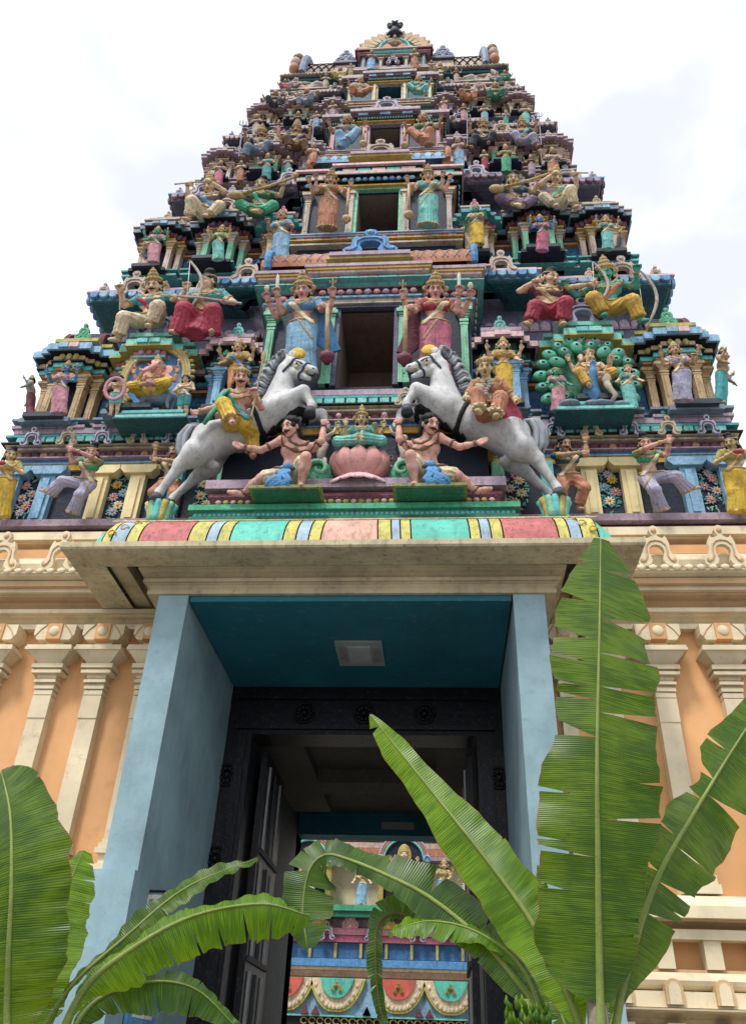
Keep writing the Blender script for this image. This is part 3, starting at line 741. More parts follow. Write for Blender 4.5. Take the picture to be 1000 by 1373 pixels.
# painted roll on the canopy, one piece per painted band
BX = [(128, 'tip'), (156, 'mustard'), (176, 'blue_light'), (192, 'yellow'), (257, 'rose'), (281, 'yellow'), (296, 'blue_light'), (312, 'yellow'), (382, 'teal_light'), (399, 'yellow'), (416, 'blue_light'), (432, 'yellow'), (508, 'terracotta'), (526, 'yellow'), (538, 'blue_light'), (552, 'yellow'), (630, 'teal_light'), (644, 'yellow'), (658, 'blue_light'), (674, 'yellow'), (747, 'rose'), (762, 'yellow'), (778, 'blue_light'), (800, 'mustard'), (822, 'tip')]
mat('painted_yellow', (.58, .53, .14), 1.0, 4.0); mat('painted_salmon', (.64, .38, .30), .8, 3.5); mat('painted_teal', (.12, .55, .45), .7, 3.5); mat('painted_red', (.50, .15, .15), 1.0, 4.5); mat('painted_blue', (.36, .50, .62), .8, 3.5)
CM = dict(mustard='painted_yellow', yellow='painted_yellow', blue_light='painted_blue', teal_light='painted_teal', terracotta='painted_salmon', rose='painted_red', tip='painted_teal')
def roll_prof(x):   # quarter round, shrinking to the rounded ends
    e = min(1.0, max(.0, (2.78-abs(x-PXC))/.22)); return .30+.14*math.sqrt(e)
xs_ = [float(at(px, 716, -1.35)[0]) for px, _ in BX]; xs_[0] = PXC-2.60; 
xs_ = [PXC-2.79]+xs_[0:]
for i in range(len(BX)):
    xa, xb = xs_[i], xs_[i+1]; xa += .008; xb -= .008; n = max(2, int((xb-xa)/.12)); b = MB(); b.mat(CM[BX[i][1]]); b.smooth = True
    vs = []; K = 9
    for j in range(n+1):
        x = xa+(xb-xa)*j/n; e = min(1.0, max(.02, (2.80-abs(x-PXC))/.25)); r = math.sqrt(e)
        for k in range(K+1):
            t = (PI/2)*k/K; lean = (1 if x > PXC else -1)*.03*math.sin(t)
            vs.append((x-lean, -1.44+.52*(1-math.cos(t)*1.0)+(1-r)*.2, 6.13+.50*r*math.sin(t)))
    fs = [(j*(K+1)+k, (j+1)*(K+1)+k, (j+1)*(K+1)+k+1, j*(K+1)+k+1) for j in range(n) for k in range(K)]
    b.add(vs, fs); b.build('painted_band', porch)
b = MB(); b.mat('cream'); b.smooth = True; t = PI/2*.62
b.tube([(PXC-2.62+5.24*i/20, -1.45+.52*(1-math.cos(t))-.002, 6.13+.50*math.sin(t)) for i in range(21)], .013, 6); b.build('cream_line', porch)
rs_ = random.Random(4)
for s_ in (-1, 1):   # painted scrolls in relief on the rounded ends
    for k in range(5):
        x = PXC+s_*(2.50-.10*(k % 3)); t0 = .25+.25*k; c_ = (x, -1.45+.52*(1-math.cos(t0)), 6.13+.46*math.sin(t0)); q = MB(); q.mat('cream' if k % 2 else 'yellow'); q.smooth = True
        q.tube([(c_[0]+(.055-.006*i)*math.cos(i*.75), c_[1]-.012+.0*i, c_[2]+(.055-.006*i)*math.sin(i*.75)) for i in range(9)], .010, 5); q.build('painted_scroll', porch)
# dark line of the joints behind the bands and the fill body
b = MB(); b.mat('black'); vs = []; K = 9; N = 40
for j in range(N+1):
    x = PXC-2.76+5.52*j/N; e = min(1.0, max(.02, (2.80-abs(x-PXC))/.25)); r = math.sqrt(e)
    for k in range(K+1): t = (PI/2)*k/K; vs.append((x, -1.425+.52*(1-math.cos(t))+(1-r)*.2, 6.12+.49*r*math.sin(t)))
b.add(vs, [(j*(K+1)+k, (j+1)*(K+1)+k, (j+1)*(K+1)+k+1, j*(K+1)+k+1) for j in range(N) for k in range(K)]); b.build('joint_backing', porch)
b = MB(); b.mat('slate'); b.box(PXC-2.6, PXC+2.6, -.93, 0, 6.2, 6.60); b.build('canopy_core', porch)
# green ledges and maroon plinth over the canopy
b = MB()
lp = rect(1.78, -1.12, 0); band(b, rect(2.25, -.98, 0), 6.55, .06, .04, 'plum'); band(b, rect(2.25, -.98, 0), 6.61, .08, .0, 'aqua')
band(b, lp, 6.60, .05, .03, 'green_dark'); band(b, lp, 6.65, .08, .0, 'teal'); band(b, lp, 6.73, .07, .05, 'green')
b.mat('slate'); b.box(PXC-1.7, PXC+1.7, -1.0, .0, 6.5, 6.79); b.build('green_ledge', porch)
b = MB(); row(b, [(PXC-1.78, -1.12), (PXC+1.78, -1.12)], 6.665, .05, .055, 'bead', 'teal_light', depth=.02); tag(b.build('bead_row', porch), kind='stuff')
b = MB(); mp_ = rect(1.56, -.98, 0); band(b, mp_, 6.80, .05, .0, 'purple'); band(b, mp_, 6.85, .16, .10, 'maroon', 'slope'); band(b, mp_, 7.01, .05, .02, 'black'); band(b, mp_, 7.06, .12, .14, 'mauve')
b.mat('slate'); b.box(PXC-1.55, PXC+1.55, -.97, 0, 6.79, 7.10); b.build('maroon_plinth', porch)
b = MB(); row(b, [(PXC-1.58, -1.05), (PXC+1.58, -1.05)], 6.88, .07, .085, 'fat', 'stone_pink', depth=.03, m2='mustard'); tag(b.build('boss_row', porch), kind='stuff')

# ceiling lamp
b = MB(); b.mat('metal_grey'); cx_, cy_ = float(at(481, 888, .1)[0]), .12
cx_, cy_ = .09, .27
b.box(cx_-.27, cx_+.27, cy_-.32, cy_+.32, 5.655, 5.682)
cl = b.build('ceiling_light'); tag(cl, 'square flush ceiling light on the teal porch ceiling', 'lamp')
b = MB(); mat('lens', (.42, .44, .44), .1); b.mat('lens'); b.box(cx_-.13, cx_+.13, cy_-.22, cy_+.22, 5.640, 5.654); b.build('lens', cl)
for sx in (-1, 1): b = MB(); b.mat('grey'); b.box(cx_+sx*.20-.035, cx_+sx*.20+.035, cy_-.2, cy_+.2, 5.645, 5.654); b.build('side_panel', cl)

# ------------------------------------------------------------ dark doorway, open door leaves, passage
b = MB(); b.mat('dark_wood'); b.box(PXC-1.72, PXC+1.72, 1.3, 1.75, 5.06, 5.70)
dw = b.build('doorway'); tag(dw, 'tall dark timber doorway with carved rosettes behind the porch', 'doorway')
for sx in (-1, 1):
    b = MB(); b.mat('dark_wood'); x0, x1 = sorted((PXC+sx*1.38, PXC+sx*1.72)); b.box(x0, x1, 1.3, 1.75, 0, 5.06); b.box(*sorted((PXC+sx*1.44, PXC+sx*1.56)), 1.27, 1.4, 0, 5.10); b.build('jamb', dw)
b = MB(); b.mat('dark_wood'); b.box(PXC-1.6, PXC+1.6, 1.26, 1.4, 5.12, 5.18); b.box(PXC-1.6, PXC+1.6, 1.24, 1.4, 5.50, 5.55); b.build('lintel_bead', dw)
def rosette():
    b = MB(); b.mat('dark_wood'); b.smooth = True; b.ball((0, -.03, 0), (.035, .03, .035), 8, 5)
    for k in range(10): a = 2*PI*k/10; b.ball((math.cos(a)*.075, -.015, math.sin(a)*.075), (.028, .02, .028), 6, 4)
    b.tube([(math.cos(a)*.125, -.01, math.sin(a)*.125) for a in [2*PI*k/24 for k in range(25)]], .012, 5); return b.mesh('rosette')
RO = rosette()
for x, z in ((-1.63, 4.55), (1.63, 4.55), (-.75, 5.33), (0, 5.33), (.75, 5.33), (-1.63, 3.6), (1.63, 3.6)): link('rosette', RO, dw, (PXC+x, 1.29, z))
for sx in (-1, 1):   # leaves folded back along the passage
    x = PXC+sx*1.30
    b = MB(); b.mat('dark_wood'); b.box(x-.04, x+.04, 1.80, 3.1, .1, 5.0); d = b.build('door'); tag(d, 'dark timber door leaf with open slatted panels folded back on the %s side of the passage' % ('left' if sx < 0 else 'right'), 'door')
    for j in range(4):
        for i in range(3):
            z0 = .4+j*1.15; q = MB(); q.mat('metal_grey' if i != 1 else 'slate'); yy = 1.95+i*.38; q.box(x-sx*.06-.012, x-sx*.06+.012, yy, yy+.05, z0, z0+1.0); q.build('door_bar', d)
        q = MB(); q.mat('slate'); q.box(x-sx*.055-.015, x-sx*.055+.015, 1.85, 3.05, .34+j*1.15, .40+j*1.15); q.build('door_rail', d)
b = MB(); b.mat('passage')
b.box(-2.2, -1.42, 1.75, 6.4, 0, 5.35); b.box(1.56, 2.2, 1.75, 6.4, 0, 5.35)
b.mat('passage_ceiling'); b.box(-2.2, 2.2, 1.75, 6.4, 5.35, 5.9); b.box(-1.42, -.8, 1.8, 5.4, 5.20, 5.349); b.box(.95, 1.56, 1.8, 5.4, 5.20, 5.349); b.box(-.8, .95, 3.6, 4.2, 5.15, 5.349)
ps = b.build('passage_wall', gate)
b = MB(); b.mat('facade_peach'); b.box(-2.2, 2.2, 0, 6.4, 5.9, 7.0); b.build('wall', gate)
b = MB(); b.mat('porch_teal'); zl = float(at(500, 1122, 6.1)[2]); zl2 = float(at(500, 1078, 6.1)[2])
xl = float(at(382, 1200, 6.1)[0]); xr_ = float(at(640, 1200, 6.1)[0])
b.box(-1.42, 1.56, 6.0, 6.4, zl, 5.35); b.build('inner_lintel', gate)
b = MB(); b.mat('passage'); b.box(-1.42, xl, 5.9, 6.4, 0, zl); b.build('inner_jamb', gate); b = MB(); b.mat('passage'); b.box(xr_, 1.56, 5.9, 6.4, 0, zl); b.build('inner_jamb', gate)
b = MB(); b.mat('metal_grey'); b.box(-.1+.1, .45+.1, 5.985, 5.998, zl+.10, zl+.22); t_ = b.build('wall_light'); tag(t_, 'small flat light fitting on the inner blue lintel', 'lamp')
# ------------------------------------------------------------ the painted tower
YB = 6.6
tw_ = MB(); tw_.mat('slate'); tw_.box(-4.5, 4.5, .35, YB-.35, 7.0, 8.9)
tower = tw_.build('temple_tower'); tag(tower, 'towering multi-tiered painted temple gate tower narrowing to a barrel roof', 'tower')
zc = lambda py, Y: float(at(500, py, Y)[2])
def plan(W, y, steps=(), yb=3.0):
    """front outline with stepped projections (x centre, half width, how far forward), mirrored about x=0"""
    P = [(-W, yb), (-W, y)]; segs = []
    for (x, hw, d) in steps:
        segs.append((x-hw, x+hw, d))
        if x > 0: segs.append((-x-hw, -x+hw, d))
    segs.sort()
    for a, b_, d in segs:
        if a <= -W: P[-2:] = [(-W, yb), (-W, y-d)]; P += [(b_, y-d), (b_, y)]
        elif b_ >= W: P += [(a, y), (a, y-d), (W, y-d)]
        else: P += [(a, y), (a, y-d), (b_, y-d), (b_, y)]
    if P[-1][0] < W: P.append((W, y))
    P.append((W, yb)); return P

# --- storey 0: panels with dancers
S0 = MB(); S0.mat('navy'); S0.box(-4.72, 4.72, .0, .5, 7.2, 8.3); s0 = S0.build('storey', tower)
CB = (0, 1.70, .66)  # centre bay standing forward over the porch
p0 = plan(4.72, 0, (), 3)
b = MB(); q = plan(4.78, 0, (), 3)
band(b, q, 7.0, .03, .10, 'mauve'); band(b, q, 7.03, .04, .0, 'maroon'); band(b, q, 7.07, .13, .06, 'maroon', 'slope'); band(b, q, 7.20, .03, .04, 'black'); band(b, q, 7.23, .10, .14, 'mauve')
b.build('maroon_ledge', s0)
b = MB(); row(b, [(-4.8, -.055), (4.8, -.055)], 7.09, .075, .105, 'fat', 'stone_pink', depth=.03, m2='mustard'); tag(b.build('boss_row', s0), kind='stuff')
S = MB(); S.mat('navy'); S.box(-1.62, 1.62, -.66, .0, 7.1, 8.25); S.build('centre_bay', s0)
q = plan(4.74, 0, (CB,), 3)
b = MB(); band(b, q, 8.20, .10, .03, 'ochre'); band(b, q, 8.30, .015, .05, 'blue_light'); band(b, q, 8.315, .05, .03, 'blue'); b.build('yellow_band', s0)
b = MB(); band(b, q, 8.365, .02, .10, 'mauve'); band(b, q, 8.385, .11, .04, 'plum'); band(b, q, 8.495, .03, .12, 'stone'); band(b, q, 8.525, .04, .14, 'cream', 'cove'); band(b, q, 8.565, .02, .18, 'black'); b.build('cornice', s0)
row_parts(s0, 'scallop', q, 8.385, .105, .118, 'scallop', ('maroon', 'terracotta', 'maroon'), out=.045, depth=.06)
b = MB(); band(b, q, 8.56, .13, .10, 'teal_dark'); band(b, q, 8.685, .04, .16, 'teal'); band(b, q, 8.725, .06, .04, 'plum'); band(b, q, 8.79, .09, .10, 'mauve'); b.build('cornice', s0)
row_parts(s0, 'shingle', q, 8.565, .13, .14, 'shingle', ('teal_light', 'aqua', 'teal_light', 'teal_light'), out=.125, depth=.07)
b = MB(); row(b, q, 8.728, .055, .085, 'shingle', 'pink', out=.06, depth=.05, m2='mauve'); tag(b.build('petal_row', s0), kind='stuff')
i = 0
for x in (2.05, 2.52, 3.0, 3.5, 3.98, 4.48):
    for s in (-1, 1):
        kudu(s0, s*x, -.20, 8.50, .28, .30, ('stone', 'lavender')[i % 2], ('mustard', 'slate')[i % 2])
    i += 1
for x in (.62, 1.2): 
    for s in (-1, 1): kudu(s0, s*x, -.86, 8.50, .26, .28, 'stone', 'mustard')
# panel pilasters
mat('paint_pale_yellow', (.74, .62, .34), .3, 1.2)
for x0, m in ((791, 'paint_pale_yellow'), (845, 'paint_pale_yellow'), (925, 'blue_light'), (979, 'blue_light')):
    x = float(at(x0, 650, -.08)[0])
    for s in (-1, 1):
        b = MB(); b.mat(m); X = s*x; w_ = .10
        b.box(X-w_, X+w_, -.10, .02, 7.33, 8.06); b.box(X-w_*.45, X+w_*.45, -.13, -.09, 7.36, 8.0)
        b.plate([(-.24, .07), (-.18, 0), (.18, 0), (.24, .07), (.24, .13), (-.24, .13)], -.15, .02, T3((X, 0, 8.06)))
        b.build('pilaster', s0)
for X in (-1.78, 1.78):
    for dx in (0, .62):
        b = MB(); b.mat('green_light' if dx == 0 else 'aqua'); x = X+(dx if X > 0 else -dx); b.box(x-.08, x+.08, -.10, .02, 7.33, 8.19); b.build('pilaster', s0)
def flower(parent, x, y, z, r, m1, m2='yellow', n=9):
    b = MB(); b.mat(m1); b.smooth = True
    for k in range(n):
        a = 2*PI*k/n+x*7; b.ball((r*.58*math.cos(a), 0, r*.58*math.sin(a)), (r*.42, r*.2, r*.22), 6, 3, Matrix.Translation((x, y, z)) @ Matrix.Rotation(0, 4, 'Y')) if False else b.ball((0, 0, 0), (r*.45, r*.16, r*.19), 6, 4, Matrix.Translation((x+r*.58*math.cos(a), y, z+r*.58*math.sin(a))) @ Matrix.Rotation(-a, 4, 'Y'))
    b.mat(m2); b.ball((x, y-.012, z), (r*.24, r*.18, r*.24), 8, 4); return b.build('flower', parent)
rf = random.Random(5)
for s in (-1, 1):
    for pc, cols in ((815, ('yellow', 'blue_light', 'pink', 'cream', 'lavender')), (950, ('pink', 'mauve', 'pink_light', 'pink', 'lavender')), (690, ('cream', 'pink_light', 'cream', 'cream', 'pink'))):
        x = s*float(at(pc, 650, 0)[0]); lf = MB(); lf.mat('teal' if pc == 815 else 'green_dark')
        for k in range(60):
            a = rf.uniform(0, 2*PI); rr_ = rf.random()**.5; lx, lz = x+math.cos(a)*rr_*.155, 7.77+math.sin(a)*rr_*.37; an = rf.uniform(0, PI)
            lf.mat(rf.choice(('teal', 'aqua', 'teal') if pc == 815 else ('green_light', 'teal', 'stone')))
            lf.ball((0, 0, 0), (.034, .006, .012), 6, 3, Matrix.Translation((lx, -.012, lz)) @ Matrix.Rotation(an, 4, 'Y'))
        tag(lf.build('painted_leaves', s0), kind='stuff')
        pos = [(.05, .16), (-.07, .04), (.07, -.03), (-.02, -.17), (.01, .25)] if s > 0 else [(-.05, .18), (.06, .05), (-.06, -.02), (.03, -.15), (-.02, -.25)]
        for (dx, dz), m in zip(pos, cols): flower(s0, x+dx, -.02, 7.77+dz, .075 if pc != 950 else .07, m, 'yellow' if m != 'yellow' else 'ochre', 9)

# --- storeys 1..5
def vault(mb, x0, x1, y, z, r, m, m2, ring=True, seg=12, pattern=False):
    """barrel lying along x with horseshoe end rings"""
    n = 14 if not pattern else 1; vs = []; fs = []; mb.mat(m); mb.smooth = True
    for i in range(2):
        for k in range(seg+1): a = PI*k/seg-PI*.12; vs.append(((x0, x1)[i], y-r*math.cos(a)*1.0, z+r*math.sin(a)))
    for k in range(seg): fs.append((k, seg+1+k, seg+2+k, k+1))
    fs += [tuple(range(seg, -1, -1)), tuple(seg+1+k for k in range(seg+1))]
    mb.add(vs, fs); mb.smooth = False
    if pattern:   # raised lattice ribs
        mb.mat(pattern); nn = int((x1-x0)/.17); 
        for i in range(nn+1):
            for dr in (-1, 1):
                P = []
                for k in range(7):
                    a = -.1+1.5*k/6; xx = x0+(x1-x0)*i/nn+dr*.26*(k/6-.5)
                    if x0+.02 < xx < x1-.02: P.append((xx, y-(r+.004)*math.cos(a), z+(r+.004)*math.sin(a)))
                if len(P) > 2: mb.tube(P, .012, 4)
    if ring:
        for xx in (x0, x1):
            P = [(xx, y-(r+.03)*math.cos(a), z+(r+.03)*math.sin(a)) for a in [PI*k/12-PI*.15 for k in range(14)]]
            mb.mat(m2); mb.tube(P, .05, 6)

def storey(i, z0, zt, W, yb, ye, pal, open_, bayw, detail=2, ztop=None):
    """z0..zt wall height, W eave half width, yb plane of the aedicule fronts, ye plane of the eave"""
    H = zt-z0; yr = ye+.42; k = W/4.75
    (ox, oz0, oz1, oy) = open_
    core = MB(); core.mat(pal['wall'])
    Wc = W-.42*k
    core.box(-Wc, -bayw*.6, yr, YB-yr, z0-.3, zt+.3); core.box(bayw*.6, Wc, yr, YB-yr, z0-.3, zt+.3)
    st = core.build('storey', tower)
    # centre bay with its opening
    cb = MB(); cb.mat(pal['bay'])
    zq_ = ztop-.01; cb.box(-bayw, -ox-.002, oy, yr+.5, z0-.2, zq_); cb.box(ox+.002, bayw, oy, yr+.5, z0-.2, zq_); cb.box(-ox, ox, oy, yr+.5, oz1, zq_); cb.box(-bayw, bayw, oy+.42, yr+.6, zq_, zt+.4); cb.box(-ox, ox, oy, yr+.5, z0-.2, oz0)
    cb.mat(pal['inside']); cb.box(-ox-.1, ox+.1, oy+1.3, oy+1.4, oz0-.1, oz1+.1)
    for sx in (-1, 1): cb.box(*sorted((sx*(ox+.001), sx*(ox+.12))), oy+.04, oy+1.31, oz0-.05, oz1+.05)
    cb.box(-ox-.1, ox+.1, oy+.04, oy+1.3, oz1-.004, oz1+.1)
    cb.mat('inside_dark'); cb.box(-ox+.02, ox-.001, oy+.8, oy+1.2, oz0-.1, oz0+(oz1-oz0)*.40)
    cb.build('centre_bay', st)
    # courses under the sill
    if i > 1:
        e = MB(); rows = MB(); pth = [(-bayw-.02, yr), (-bayw-.02, oy), (bayw+.02, oy), (bayw+.02, yr)]; zq = oz0-.34*k
        for (h, o, m, kind) in ((.05, .12, 'stone', 'flat'), (.07, .06, pal['c'][3], 'roll'), (.03, .14, 'ochre', 'flat'), (.06, .08, 'aqua', 'flat'), (.05, .15, 'mauve', 'flat'), (.06, .17, pal['c'][5], 'bevel')):
            band(e, pth, zq, h*k, o*k, m, kind)
            if kind == 'roll': row(rows, pth, zq, h*k, .09*k, 'fat', m, out=.07*k, depth=.04)
            if m == 'aqua': row(rows, pth, zq, h*k, .16*k, 'block', 'rose', out=.10*k, depth=.04, m2='blue_light')
            zq += h*k
        e.build('sill_courses', st); tag(rows.build('petal_row', st), kind='stuff')
    # frames round the opening
    f = MB(); m1, m2 = pal['jamb']; fw = .05*k+.02
    for sx in (-1, 1):
        f.mat(m1); f.box(*sorted((sx*ox, sx*(ox+fw))), oy-.05, oy+.05, oz0, oz1); f.mat(m2); f.box(*sorted((sx*(ox+fw+.003), sx*(ox+2*fw))), oy-.09, oy+.05, oz0, oz1)
    f.mat(m1); f.box(-ox-2*fw, ox+2*fw, oy-.08, oy+.05, oz1+.002, oz1+.05*k); f.build('door_frame', st)
    for sx in (-1, 1):
        for fx_, mm in ((ox+.16*k, pal['jamb'][1]), (bayw-.10*k, pal['jamb'][1])): pilaster(st, sx*fx_, oy+.02, max(oz0, z0+.1), oz1-.02, .10*k, mm, mm, depth=.09*k)
    # lintel courses over the opening
    zz = oz1+.05*k; L_ = ztop-zz; e = MB(); path = [(-bayw-.02, yr), (-bayw-.02, oy), (-ox-.35*k, oy), (-ox-.35*k, oy-.10), (ox+.35*k, oy-.10), (ox+.35*k, oy), (bayw+.02, oy), (bayw+.02, yr)]
    fr = pal['entab']; tot = sum(a[1] for a in fr)
    rows = MB()
    for (kind, h, o, m, m2) in fr:
        h = h/tot*L_
        if kind in ('petal', 'beads', 'blocks'):
            band(e, path, zz, h, o*k*.6, 'black' if kind != 'blocks' else m)
            row(rows, path, zz, h*.96, {'petal': .13, 'beads': .06, 'blocks': .26}[kind]*k+.01, {'petal': 'fat', 'beads': 'bead', 'blocks': 'block'}[kind], m, out=o*k*.6, depth=.07*k if kind != 'blocks' else .05, m2=m2)
        else: band(e, path, zz, h, o*k, m, kind)
        zz += h
    e.build('entablature', st); tag(rows.build('petal_row', st), kind='stuff')
    # base ledges of the storey
    fx = [(.925*W, .44*k, .0), (.66*W, .50*k, .14*k), (.41*W, .34*k, .08*k)]
    pb = plan(W+.04, yb+.10, [(f_[0], f_[1], .12*k) for f_ in fx]+[(0, bayw+.05, yb+.10-oy+.02)], 3+yb)
    e = MB(); rows = MB(); z = z0
    for (h, o, m, kind) in ((.05, .10, pal['c'][0], 'flat'), (.07, .04, pal['c'][1], 'slope'), (.04, .12, pal['c'][2], 'flat')):
        if i > 0: band(e, pb, z, h*k, o, m, kind)
        z += h*k
    e.build('ledge', st)
    row(rows, pb, z0+.055*k, .055*k, .09*k+.01, 'shingle', pal['c'][3], out=.09, depth=.03); tag(rows.build('petal_row', st), kind='stuff')
    # wall stages between the aedicules
    e = MB(); rows = MB(); recs = [[(-W+.3*k, yr), (-W+.3*k, yb+.34*k), (-bayw*.9, yb+.34*k)], [(bayw*.9, yb+.34*k), (W-.3*k, yb+.34*k), (W-.3*k, yr)]]
    for ri, rec in enumerate(recs):
        zs = z0+.30*H; e = MB(); rows = MB()
        for (h, o, m, kind) in ((.02, .05, 'orange', 'flat'), (.015, .08, 'slate', 'flat'), (.05, .04, pal['c'][3], 'roll'), (.02, .10, 'black', 'flat'), (.035, .16, pal['c'][5], 'flat'), (.03, .15, pal['c'][6], 'bevel'), (.02, .06, 'black', 'flat'), (.02, .12, pal['c'][1], 'flat'), (.03, .14, pal['c'][4], 'slope'), (.03, .17, pal['c'][0], 'flat')):
            band(e, rec, zs, h*H*.85, o*k+.02, m, kind)
            if kind == 'roll': row(rows, rec, zs, h*H*.85, .10*k, 'fat', m, out=.05*k, depth=.05*k)
            zs += h*H*.85
        e.mat(pal['panel']); e.box(*sorted((rec[-1][0] if ri == 0 else rec[0][0], (-1 if ri == 0 else 1)*(W-.35*k))), yb+.36*k, yr, z0, z0+.30*H)
        e.build('wall_courses', st); tag(rows.build('petal_row', st), kind='stuff')
    # scrollwork on the blue wall panels
    if detail >= 2:
        for xx in (.53*W, .55*W+.12, .80*W):
            for s in (-1, 1):
                for zq in (.08, .17, .25):
                    cx, cz = s*xx, z0+zq*H; P = [(cx+math.cos(t)*(.085-.010*t), yb+.36*k-.01, cz+math.sin(t)*(.085-.010*t)) for t in [q*.55 for q in range(14)]]
                    sc_ = MB(); sc_.mat(pal['scroll']); sc_.tube(P, .010, 4); sc_.build('scroll', st)
    # aedicules
    zl = z0+.36*H
    for ai, (x, hw, fwd) in enumerate(fx):
        for s in (-1, 1):
            X = s*x; y0 = yb-fwd-.06*k; y1 = yb+.10*k-fwd*.5
            z00 = z0+.04*H
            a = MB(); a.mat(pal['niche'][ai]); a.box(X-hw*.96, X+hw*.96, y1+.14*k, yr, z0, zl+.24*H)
            ad = a.build('aedicule', st)
            for qx in (-.86, -.5, .5, .86):
                # pilasters are real children of the storey; one each side pair
                pilaster(st, X+qx*hw, y1+.10*k if abs(qx) > .6 else y0+.14*k, z00, zl, .085*k+.015, pal['pil'][ai][0], pal['pil'][ai][1], depth=.06*k)
            # steps under the statue
            p_ = MB(); p_.mat(pal['foot']); p_.box(X-hw*.80, X+hw*.80, y0-.18*k, y1+.2, z0+.005*H, z0+.03*H); p_.mat('slate'); p_.box(X-hw*.62, X+hw*.62, y0-.26*k, y0, z0+.015*H, z0+.04*H); p_.mat(pal['c'][2]); p_.box(X-hw*.9, X+hw*.9, y0-.1*k, y1+.2, z0+.031*H, z0+.042*H); p_.build('pedestal', st)
            # a pair of plans: outline stepped three times
            def pl(g=0.0, back=yr): return [(X-hw, back), (X-hw, y1), (X-hw*.62, y1), (X-hw*.62, (y0+y1)/2), (X-hw*.36, (y0+y1)/2), (X-hw*.36, y0), (X+hw*.36, y0), (X+hw*.36, (y0+y1)/2), (X+hw*.62, (y0+y1)/2), (X+hw*.62, y1), (X+hw, y1), (X+hw, back)]
            P = pl(); e = MB(); rows = MB(); z = zl; sc2 = H/3.4
            for (kind, h, o, m, m2) in pal['aed'][ai]:
                hh = h*sc2
                if kind == 'petal': band(e, P, z, hh, o*k*.5, m, 'roll'); row(rows, P, z, hh, .10*k+.008, 'fat', m, out=o*k*.55, depth=.06*k, m2=m2)
                elif kind == 'leaf': band(e, P, z, hh, o*k*.6, 'black'); row(rows, P, z, hh, .09*k+.008, 'leaf', m, out=o*k*.7, depth=.04*k, m2=m2)
                elif kind == 'beads': band(e, P, z, hh, o*k*.7, m); row(rows, P, z, hh, .06*k+.006, 'bead', m2 or m, out=o*k*.75, depth=.04*k)
                elif kind == 'blocks': band(e, P, z, hh, o*k*.8, m); row(rows, P, z+hh*.1, hh*.9, .17*k, 'block', m2, out=o*k*.8, depth=.05*k, m2=m)
                elif kind == 'tiles': band(e, P, z, hh, o*k, m, 'slope')
                else: band(e, P, z, hh, o*k, m, kind)
                z += hh
            e.build('cornice', st); tag(rows.build('petal_row', st), kind='stuff')
            # upper stage, set back
            hw2 = hw*.78; P2 = [(X-hw2, yr), (X-hw2, y1+.10*k), (X-hw2*.5, y1+.10*k), (X-hw2*.5, y0+.12*k), (X+hw2*.5, y0+.12*k), (X+hw2*.5, y1+.10*k), (X+hw2, y1+.10*k), (X+hw2, yr)]
            e = MB(); rows = MB(); e.mat('slate'); e.box(X-hw2, X+hw2, y1+.11*k, yr, z-.02, z+.2*H)
            for (kind, h, o, m, m2) in pal['aed2'][ai]:
                hh = h*sc2
                if kind in ('petal', 'beads', 'leaf'):
                    band(e, P2, z, hh, o*k*.6, m, 'roll' if kind == 'petal' else 'flat'); row(rows, P2, z, hh, (.10 if kind != 'beads' else .06)*k+.006, {'petal': 'fat', 'beads': 'bead', 'leaf': 'leaf'}[kind], m2 or m, out=o*k*.6, depth=.05*k)
                else: band(e, P2, z, hh, o*k, m, kind)
                z += hh
            e.build('cornice', st)
            if rows.v: tag(rows.build('petal_row', st), kind='stuff')
            v = MB(); rm = pal['roof'][ai]
            if ai != 1:
                vault(v, X-hw2*.82, X+hw2*.82, y1+.22*k, z+.05*k, .20*k*sc2*1.1, rm[0], rm[1]); v.build('vault_roof', st)
                kudu(st, X, y0+.10*k, z-.01, .26*k, .36*k, rm[2], rm[3], 1, 'antefix')
            else:
                v.mat(rm[0]); v.box(X-hw2*.6, X+hw2*.6, y0+.12*k, yr, z, z+.06*k); v.build('roof_step', st)
                kudu(st, X, y0+.06*k, z+.05*k, .62*k, .50*k, rm[2], rm[3], 0, 'antefix')
    # big eave
    ep = plan(W, ye, [(.47*W, .085*W, .20*k), (0, .385*W, .30*k)], 3+ye)
    e = MB(); rows = MB()
    e.mat(pal['soffit']); e.sweep(ep, [(-.50, zt-.02), (-.04, zt+.0), (0, zt+.02), (0, zt+.05), (-.5, zt+.05)])
    band(e, ep, zt+.05, .14*k, .03, pal['c'][4], 'cove'); band(e, ep, zt+.05+.14*k, .035, .07, pal['c'][5]); band(e, ep, zt+.085+.14*k, .10*k, .0, pal['eave_top'], 'bevel', inn=-.35); band(e, ep, zt+.085+.24*k, .05*k, -.05, pal['c'][1], 'flat', inn=-.35)
    e.build('eave', st)
    if i <= 2: row_parts(st, 'eave_petal', ep, zt+.05, .15*k, .155*k, 'shingle', pal['eave'], out=.05, depth=.07)
    else: row(rows, ep, zt+.05, .15*k, .14*k, 'shingle', pal['eave'][0], out=.05, depth=.06, m2=pal['eave'][-1]); tag(rows.build('petal_row', st), kind='stuff')
    wl = MB(); wl.mat(pal['c'][6]);
    under = MB(); row(under, [(-W+.45*k, yr-.01), (W-.45*k, yr-.01)], zt-.16*H, .07*H, .18*k, 'scallop', pal['under'], depth=.06); tag(under.build('petal_row', st), kind='stuff')
    ka, kb = pal['kud']
